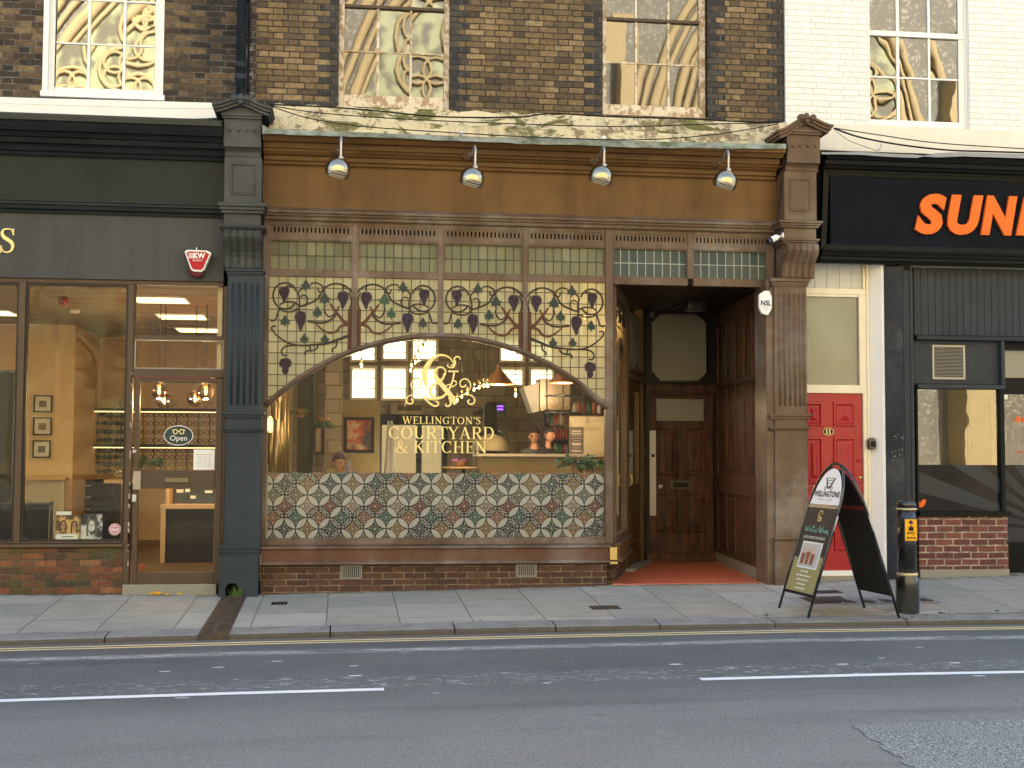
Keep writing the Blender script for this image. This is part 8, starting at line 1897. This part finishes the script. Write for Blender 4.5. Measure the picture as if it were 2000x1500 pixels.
# display wall
Yd3 = 7.3; q_ = rect(138,797,428,925,Yd3); ds = thing('display_shelving', 'dark framed wall display with rows of spectacles and lit shelves', 'display shelf', (q_[0],Yd3,q_[2])); mb = MB()
zs_t, zs_m, zs_b = Z(200,797,Yd3), Z(200,867,Yd3), Z(200,925,Yd3)
for z in (zs_t, zs_m): mb.box(q_[0], q_[1]+.1, Yd3-.15, OB, z-.05, z)
mb.box(q_[0], q_[0]+.03, Yd3-.1, OB, zs_b, zs_t); dso = mb.build('shelf_board', M['wood_d'], ds)
mb = MB()
for z in (zs_t, zs_m): mb.box(q_[0]+.03, q_[1]+.1, Yd3-.12, Yd3-.08, z-.064, z-.052)
mb.build('lit_strip', emit('shelf_strip_glow', (1,.62,.24), .7), ds)
mb = MB(); mb.box(q_[0]+.03, q_[1]+.1, OB-.05, OB-.005, zs_b, zs_t-.05); mb.build('back_panel', M['warmwall'], ds); mb = MB(); xs_d = []
n = 13
for k in range(n+1): x = lerp(q_[0]+.03, q_[1], k/n); xs_d.append(x); mb.box(x-.008, x+.008, OB-.07, OB-.05, zs_b, zs_t-.06)
mb.build('display_rod', plain('grey_brown_rod', (.14,.10,.06), .5), ds)
def specs(x, z, y, dark, base=[None, None]):
    i = 1 if dark else 0
    if base[i] is None:
        mb = MB(); r1, r2_ = .028, .022
        for s in (-1, 1):
            ring = [(s*.034+r1*math.cos(t*PI/5), 0, r2_*math.sin(t*PI/5)) for t in range(10)]
            mb.tube(ring, .005 if dark else .004, 4, closed=True)
            if dark: mb.poly(ring)
            mb.tube([(s*.062,0,.008),(s*.066,.11,.0)], .003, 4)
        mb.tube([(-.008,0,.004),(.008,0,.004)], .004, 4)
        o = mb.build('spectacles', plain('black_acetate' if dark else 'fine_brown_acetate', (.012,.010,.010) if dark else (.10,.06,.035), .3)); base[i] = o
    else: o = base[i].copy(); COL.objects.link(o)
    o.location = (x, y, z); o.scale = (1.45,1.2,1.45)
    return tag(o, 'pair of dark sunglasses on the left part of the display wall' if dark else 'pair of fine rimmed spectacles on the right part of the display wall', 'spectacles', 'dark sunglasses on display' if dark else 'fine rimmed spectacles on display')
for zt_, zb_ in ((zs_t-.10, zs_m+.06), (zs_m-.10, zs_b+.04)):
    for r_ in range(4):
        z = lerp(zt_, zb_, r_/3)
        for k in range(n): specs((xs_d[k]+xs_d[k+1])/2+random.uniform(-.006,.006), z, OB-.2, k < 5)
p = P(163,787,Yd3); sg3 = thing('giant_spectacles', 'oversized wooden spectacles ornament on top of the display', 'ornament', (p.x,Yd3,zs_t)); mb = MB()
for s in (-1, 1): mb.tube([(p.x+s*.09+.075*math.cos(t*PI/10), Yd3, zs_t+.085+.075*math.sin(t*PI/10)) for t in range(20)], .014, 6, closed=True)
mb.tube([(p.x-.015,Yd3,zs_t+.1),(p.x+.015,Yd3,zs_t+.1)], .012, 6); mb.build('rim', M['pine'], sg3)
for k, px in enumerate((237, 333, 402)):
    p = P(px,790,Yd3); mb = MB(); r_ = .10; q0 = Vector((p.x,Yd3,zs_t+.09)); V8 = [q0+Vector(v_)*r_ for v_ in ((1,0,0),(-.6,.8,0),(-.6,-.8,0),(0,0,.8),(0,0,-.8))]
    for a_ in range(3):
        for b_ in (3, 4): mb.tube([V8[a_], V8[b_]], .006, 4)
        mb.tube([V8[a_], V8[(a_+1)%3]], .006, 4)
    tag(mb.build('wire_ornament', M['brass']), 'brass wire polyhedron on top of the display, '+('above the sunglasses','over the left of the door glass','over the right of the door glass')[k], 'ornament', 'brass wire ornaments')
# cabinet, desk, radiator, chair
Yb5 = 6.6; q_ = rect(128,933,212,1060,Yb5); cb_ = thing('drawer_cabinet', 'dark drawer cabinet with brass pulls below the sunglasses', 'cabinet', (q_[0],Yb5,.07)); ztop = Z(160,937,Yb5)
MB().box(q_[0], q_[1]+.1, Yb5, Yb5+.5, .07, ztop-.03).build('carcass', plain('charcoal_cabinet', (.035,.032,.03), .5), cb_); MB().box(q_[0]-.03, q_[1]+.12, Yb5-.03, Yb5+.52, ztop-.03, ztop).build('cabinet_top', M['wood_d'], cb_)
hn = MB()
for k in range(5): z = ztop-.10-.18*k; a_, b_ = X(160,950,Yb5), X(178,950,Yb5); hn.box(a_, b_, Yb5-.03, Yb5-.01, z, z+.018)
hn.build('drawer_pull', M['brass'], cb_)
def desk(px0, px1, pyt, Y_, label, legpx):
    a_, b_ = X(px0,pyt,Y_), X(px1,pyt,Y_); z = Z((px0+px1)/2,pyt,Y_); t = thing('reception_desk', label, 'desk', (a_,Y_,.07)); MB().box(a_, b_, Y_, Y_+.6, z-.05, z).build('desk_top', M['pine'], t); l_ = X(legpx,pyt,Y_); MB().box(l_, l_+.06, Y_+.01, Y_+.59, .07, z-.05).build('desk_leg', M['pine'], t); MB().box(l_+.06, b_, Y_+.05, Y_+.08, .07, z-.05).build('modesty_panel', plain('dark_grey_panel', (.045,.045,.048), .6), t); return z
desk(203,262,937,5.2,'pale wooden counter end seen at the right of the big window',240)
zz2 = desk(314,437,986,3.0,'pale wooden reception desk seen through the lower door glass',314)
q_ = rect(324,948,331,986,3.05); MB().box(q_[0], q_[1], 3.05, 3.5, zz2, q_[3]).build('desk_upstand', M['pine'], bpy.data.objects['reception_desk.001'])
q_ = rect(331,955,432,984,3.4); bx_ = thing('document_tray', 'black desk organiser with white cards on the reception desk', 'organiser', (q_[0],3.4,zz2)); MB().box(q_[0], q_[1], 3.4, 3.6, zz2, q_[3]).build('tray_body', M['iron'], bx_); w = MB(); 
for a_, b_, c_, d_ in ((345,956,358,962),(362,955,371,961),(372,968,382,974),(400,958,415,963)): k_ = rect(a_,b_,c_,d_,3.39); w.box(k_[0],k_[1],3.385,3.395,k_[2],k_[3])
w.build('white_card', M['paper'], bx_)
q_ = rect(52,938,124,1040,5.3); rd_ = thing('radiator', 'cream ribbed radiator on the wall below the framed prints', 'radiator', (q_[0],5.3,.2)); mb = MB()
for k in range(18): x = lerp(q_[0], q_[1], (k+.5)/18); mb.box(x-.017, x+.017, 5.3, 5.36, .25, q_[3])
mb.box(q_[0], q_[1], 5.31, 5.35, .25, q_[3]-.02); mb.build('radiator_fin', plain('radiator_cream', (.50,.43,.31), .5), rd_); q2_ = rect(45,934,128,938,5.25); MB().box(q2_[0], q2_[1], 5.22, 5.5, q2_[2], q2_[3]).build('radiator_shelf', M['pine'], rd_)
ch2 = thing('waiting_chair', 'black slatted waiting chair behind the bottom of the big window', 'chair', (X(60,1020,1.6),1.6,.07)); a_, b_ = X(-6,1000,1.6), X(100,1000,1.6); z1_, z0_ = Z(50,985,1.6), Z(50,1052,1.6)
mb = MB(); mb.tube(catmull3([(a_,1.6,z0_-.4),(a_,1.6,z1_-.03),(a_+.03,1.6,z1_),(b_-.03,1.6,z1_),(b_,1.6,z1_-.03),(b_,1.6,z0_-.4)],4), .018, 8)
mb.build('chair_frame', M['iron'], ch2); mb = MB()
mb.box(a_+.03, b_-.03, 1.59, 1.61, z0_-.05, z1_-.015)
mb.build('backrest', plain('black_leatherette', (.02,.018,.018), .5), ch2); MB().box(a_, b_, 1.55, 2.05, z0_-.30, z0_-.22).build('seat', plain('black_seat', (.02,.018,.018), .5), ch2)
for s in (a_, b_):
    for yy in (1.62, 2.0): MB().tube([(s,yy,.07),(s,yy,z0_-.3)], .015, 6).build('leg', M['iron'], ch2)
# window cards: two photo boards and a white card
def f_ph(dark, light, s):
    return lambda g: dict(c=g.mix(g.noise(s,3,.55).sstep(.42,.58), dark, light), r=.35)
for (a_, b_, c_, d_, l_, m1, m2) in ((109,1006,157,1053,'colour photo board of spectacle wearers at the bottom of the opticians window',(.10,.05,.025),(.62,.40,.16)),(158,1004,200,1054,'black and white portrait board at the bottom of the opticians window',(.05,.05,.05),(.62,.62,.62))):
    q_ = rect(a_, b_, c_, d_, .14); pb_ = thing('photo_board', l_, 'photo board', (q_[0],.14,zsil), 'photo boards leaning in the opticians window'); MB().box(q_[0], q_[1], .14, .15, zsil, q_[3]).build('board', mat('board_'+str(a_), f_ph(m1, m2, 9)), pb_)
    sk_ = MB(); w_ = q_[1]-q_[0]; h_ = q_[3]-zsil
    faces = ((.3,.62),(.75,.60)) if a_ == 109 else ((.5,.58),)
    for fx, fz in faces: sk_.prism(ell(q_[0]+w_*fx, zsil+h_*fz, w_*(.10 if a_ == 109 else .17), h_*(.15 if a_ == 109 else .2), 16), .1375, .1395)
    so = sk_.build('portrait_face', plain('face_tone_%d'%a_, (.42,.24,.14) if a_ == 109 else (.62,.62,.62), .5), pb_)
    hr_ = MB()
    for fx, fz in faces:
        cx3, cz3, rw, rh = q_[0]+w_*fx, zsil+h_*fz, w_*(.10 if a_ == 109 else .17), h_*(.15 if a_ == 109 else .2)
        hr_.stroke([(cx3-rw*1.1, cz3-rh*1.8),(cx3-rw*1.15, cz3),(cx3-rw*.6, cz3+rh*1.0),(cx3+rw*.6, cz3+rh*1.0),(cx3+rw*1.15, cz3),(cx3+rw*1.1, cz3-rh*1.8)], rw*.55, .1355, .137)
        for s in (-1, 1): pt = ell(cx3+s*rw*.42, cz3+rh*.15, rw*.32, rh*.2, 10); hr_.stroke(pt+[pt[0]], rw*.1, .1345, .1352, sub=1)
    hr_.build('portrait_hair', plain('hair_tone_%d'%a_, (.06,.03,.02) if a_ == 109 else (.12,.12,.12), .5), pb_)
q_ = rect(108,1043,152,1054,.10); wc = thing('window_card', 'small white name card in front of the colour photo board', 'card', (q_[0],.10,zsil)); MB().box(q_[0], q_[1], .10, .115, zsil, q_[3]).build('card', M['paper'], wc); l = MB(); l.box(lerp(q_[0],q_[1],.3), lerp(q_[0],q_[1],.8), .098, .0995, lerp(q_[2],q_[3],.45), lerp(q_[2],q_[3],.58)); l.build('printed_line', M['ink'], wc)
q_ = rect(110,999,139,1009,.17); tag(MB().box(q_[0], q_[1], .17, .18, zsil, q_[3]).build('backing_card', M['paper']), 'white card sticking up behind the colour photo board', 'card')
leafy('potted_plant', P(292,905,4.0), .17, 150, .06,.13, M['fol'], 'green potted plant on the reception desk behind the door glass', pot=.16)
p = P(232,925,5.3); mb = MB(); mb.lathe((p.x,5.4,p.z-.08), [(.05,0),(.11,.05),(.12,.10),(.10,.14)], 18, cap=False); bw2 = thing('glass_bowl', 'clear glass bowl of bits on the pale counter end', 'bowl', (p.x,5.4,p.z-.08)); mb.build('bowl', M['clear'], bw2); mb = MB()
for k in range(24): a_ = random.uniform(0,2*PI); r_ = random.uniform(0,.08); c_ = Vector((p.x+r_*math.cos(a_),5.4+r_*math.sin(a_),p.z-.06+random.uniform(0,.1))); mb.lathe(c_, [(.005,0),(.018,.01),(.005,.022)], 6, axis=(random.uniform(-1,1),random.uniform(-1,1),1))
mb.build('wrapped_sweets', plain('foil', (.6,.55,.5), .3, .5), bw2)
# globe pendants
def globe(px, py, Y_, label):
    p = P(px, py, Y_); t = thing('globe_pendant', label, 'pendant lamp', tuple(p), 'smoked glass globe pendants behind the door'); r_ = .105
    MB().lathe(p, [(r_*math.sin(PI*k/14), -r_*math.cos(PI*k/14)) for k in range(1,14)], 20, cap=False).build('glass_globe', M['smoke'], t)
    MB().lathe(p, [(.004,-.045),(.016,-.03),(.02,0),(.012,.03),(.01,.05)], 10).build('filament', emit('pendant_glow', (1,.62,.25), 3), t)
    MB().lathe(p+Vector((0,0,.05)), [(.02,0),(.022,.03),(.012,.06)], 10).build('lamp_holder', M['brass'], t); MB().tube([p+Vector((0,0,.1)), (p.x,p.y,oc_)], .006, 6).build('cord', M['iron'], t)
for a, b, Y_, l_ in ((311,764,2.6,'upper globe of the left pair of smoked pendants'),(321,783,2.9,'lower globe of the left pair of smoked pendants'),(402,765,2.6,'upper globe of the right pair of smoked pendants'),(381,779,2.9,'lower globe of the right pair of smoked pendants')): globe(a, b, Y_, l_)
p = PZ(123,588,oc_-.05); sd_ = thing('fire_sounder', 'small red fire sounder on the opticians ceiling', 'sounder', (p.x,p.y,oc_)); MB().lathe((p.x,p.y,oc_), [(.06,0),(.06,-.05),(.05,-.09),(.02,-.10)], 16).build('sounder_body', M['redp'], sd_)
p = PZ(146,610,oc_-.03); sd_ = thing('ceiling_sensor', 'small white sensor on the opticians ceiling right of the red sounder', 'sensor', (p.x,p.y,oc_)); MB().lathe((p.x,p.y,oc_), [(.07,0),(.065,-.03),(.04,-.045)], 16).build('sensor_body', M['whitep'], sd_)
# dark doorway far left
q_ = rect(-40,728,28,1000,5.5); dw = thing('dark_mirror', 'tall dark framed mirror at the left edge of the opticians window', 'mirror', (q_[0],5.5,.07)); MB().box(q_[0], q_[1], 5.5, 5.56, .07, q_[3]).build('mirror_glass', plain('dark_mirror', (.02,.022,.022), .12), dw); f = MB(); f.box(q_[1]-.02, q_[1]+.03, 5.48, 5.57, .07, q_[3]+.04); f.box(q_[0], q_[1]-.02, 5.48, 5.57, q_[3], q_[3]+.04); f.build('mirror_frame', M['iron'], dw)
# ================================================================ church across the street (it stands behind the camera and is seen in the panes)
YCH = -23.0
chu = thing('church', 'tall flint and stone church with traceried windows across the street', 'church', (0, YCH, 0))
def f_flint(g):
    v = g.vor(9); return dict(c=g.mix(v.sstep(.1,.5), (.40,.385,.32), (.20,.19,.16)), r=.8)
M['flint'] = mat('flint_wall', f_flint); M['stone'] = plain('honey_stone', (.42,.33,.18), .8); M['chglass'] = mat('leaded_church_glass', lambda g: dict(c=g.mix(g.noise(2,4).sstep(.4,.6), (.14,.13,.09), (.34,.36,.20)), r=.3))
mb = MB(); mb.box(-30, 34, YCH-1, YCH, -1, 17.5); mb.build('flint_wall', M['flint'], chu)
def arcpts(cx_, hw, zs, n=14):
    """pointed arch: two arcs of radius 2*hw"""
    pts = [(cx_-hw, zs+0)]
    for k in range(n+1): a = R(180-60*k/n); pts.append((cx_+hw+2*hw*math.cos(a), zs+2*hw*math.sin(a)))
    for k in range(n+1): a = R(60-60*k/n); pts.append((cx_-hw+2*hw*math.cos(a), zs+2*hw*math.sin(a)))
    return pts
def gothic(cx_, hw, zb_, zs, rich=True):
    w_ = MB(); pts = arcpts(cx_, hw, zs); w_.prism([(cx_-hw, zb_)]+pts+[(cx_+hw, zb_)], YCH+.02, YCH+.04); w_.build('window_glass', M['chglass'], chu)
    t = MB()
    for off, r_ in ((0,.16),) if not rich else ((0,.17),(.34,.10),(.62,.14),(-.22,.07)): t.tube([(x, YCH+.12, z) for x, z in [(cx_-hw-off, zb_)]+arcpts(cx_, hw+off, zs)+[(cx_+hw+off, zb_)]], r_, 6)
    n = max(2, int(hw*1.5)+1)
    lw_ = hw/n
    for k in range(1, 2*n//2): x = cx_-hw+2*hw*k/n; t.tube([(x, YCH+.12, zb_), (x, YCH+.12, zs+.1)], .085, 6)
    for k in range(n):
        c0 = cx_-hw+2*hw*(k+.5)/n; t.tube([(x, YCH+.12, z) for x, z in arcpts(c0, lw_*.92, zs-.4)], .065, 6); t.tube([(x, YCH+.12, z) for x, z in arcpts(c0, lw_*.6, zs-.5)], .035, 5)
        t.tube([(c0+lw_*.5*math.cos(a*PI/6), YCH+.12, zs-.1+lw_*.5*math.sin(a*PI/6)) for a in range(12)], .045, 6, closed=True)
    H = hw*1.73
    for (a, b, r_) in () if not rich else ((0,.55,.30),(-.42,.30,.22),(.42,.30,.22),(0,.2,.2),(-.2,.86*.9,.12),(.2,.86*.9,.12)):
        c0, c1, rr = cx_+a*hw, zs+b*H+.25, r_*hw
        for j in range(4): t.tube([(c0+rr*.48*math.cos(j*PI/2+.78)+rr*.5*math.cos(q*PI/6), YCH+.12, c1+rr*.48*math.sin(j*PI/2+.78)+rr*.5*math.sin(q*PI/6)) for q in range(12)], .05, 5, closed=True)
        t.tube([(c0+rr*1.05*math.cos(q*PI/8), YCH+.12, c1+rr*1.05*math.sin(q*PI/8)) for q in range(16)], .065, 6, closed=True)
    t.build('tracery', M['stone'], chu)
gothic(-6.0, 2.7, 8.2, 10.4); gothic(3.2, 3.6, 7.4, 10.2); gothic(13.4, 3.4, 7.6, 10.6); gothic(23.5, 3.2, 7.6, 10.6); gothic(-15.5, 3.2, 7.6, 10.4)
for cx_ in (-7.2, 3.4, 14): gothic(cx_, 1.7, .8, 4.2, False)
bt = MB()
for x in (-10.8, -1.4, 8.3, 18.6, 28): bt.box(x-.55, x+.55, YCH-.1, YCH+1.3, -1, 9.5); bt.box(x-.5, x+.5, YCH-.1, YCH+.8, 9.5, 14.5); bt.box(x-.75, x+.75, YCH-.1, YCH+1.45, -1, 1.2)
bt.build('buttress', M['stone'], chu); bt = MB()
for z, o in ((.9,.25),(6.6,.18),(16.4,.35),(17.5,.3)): bt.box(-30, 34, YCH-.3, YCH+o, z, z+.3)
bt.build('string_course', M['stone'], chu)
# ================================================================ light
EL, AZ = R(27), R(12)
sun = bpy.data.lights.new('sun', 'SUN'); sun.energy = 5; sun.angle = R(.5); sun.color = (1, .945, .81); so = bpy.data.objects.new('sun', sun); COL.objects.link(so)
sd = Vector((math.sin(AZ)*math.cos(EL), math.cos(AZ)*math.cos(EL), math.sin(EL)))      # towards the sun, behind the shops
so.rotation_euler = sd.to_track_quat('Z', 'Y').to_euler()
w = bpy.data.worlds.new('World'); sc.world = w; w.use_nodes = True; nt = w.node_tree; nt.nodes.clear()
o = nt.nodes.new('ShaderNodeOutputWorld'); b = nt.nodes.new('ShaderNodeBackground'); s = nt.nodes.new('ShaderNodeTexSky'); s.sky_type = 'NISHITA'; s.sun_disc = False; s.sun_elevation = EL; s.sun_rotation = AZ; s.air_density = 1.0; s.dust_density = 4.0; s.ozone_density = 1.0
nt.links.new(s.outputs[0], b.inputs[0]); nt.links.new(b.outputs[0], o.inputs[0]); b.inputs[1].default_value = .15
def plight(name, loc, e, c, r_=.05):
    l = bpy.data.lights.new(name, 'POINT'); l.energy = e; l.color = c; l.shadow_soft_size = r_; ob = bpy.data.objects.new(name, l); ob.location = loc; COL.objects.link(ob)
p = P(974,757,4.0); plight('cone_lamp_light', p, 13, (1,.66,.38)); p = P(1100,754,4.3); plight('cone_lamp_light', p, 11, (1,.66,.38))
p = P(817,700,3.3); plight('bulb_cluster_light', p+Vector((0,0,-.12)), 10, (1,.76,.48), .08); p = P(706,715,3.0); plight('bulb_string_light', p+Vector((0,0,-.12)), 8, (1,.76,.48), .08)
plight('vine_bulb_light', P(1142,618,.8)+Vector((0,-.07,-.10)), 5, (1,.55,.2), .04); plight('vine_bulb_light', P(706,634,1.6)+Vector((0,-.07,-.10)), 5, (1,.68,.34), .04)
p = P(912,769,4.6); plight('bulb_row_light', p+Vector((0,0,-.12)), 7, (1,.72,.42), .08)
for px, py, Y_ in ((311,764,2.6),(402,765,2.6)): plight('globe_light', P(px,py,Y_)+Vector((0,0,-.13)), 11, (1,.68,.34), .06)
vs = sc.view_settings; vs.view_transform = 'Standard'; vs.look = 'None'; vs.exposure = 2.42; vs.gamma = 1; vs.use_curve_mapping = False
cy = sc.cycles; cy.use_denoising = True; cy.max_bounces = 10; cy.diffuse_bounces = 5; cy.transparent_max_bounces = 24; cy.sample_clamp_indirect = 6; cy.caustics_reflective = False; cy.caustics_refractive = False; cy.use_light_tree = True; cy.blur_glossy = .5
try: cy.denoiser = 'OPENIMAGEDENOISE'
except Exception: pass
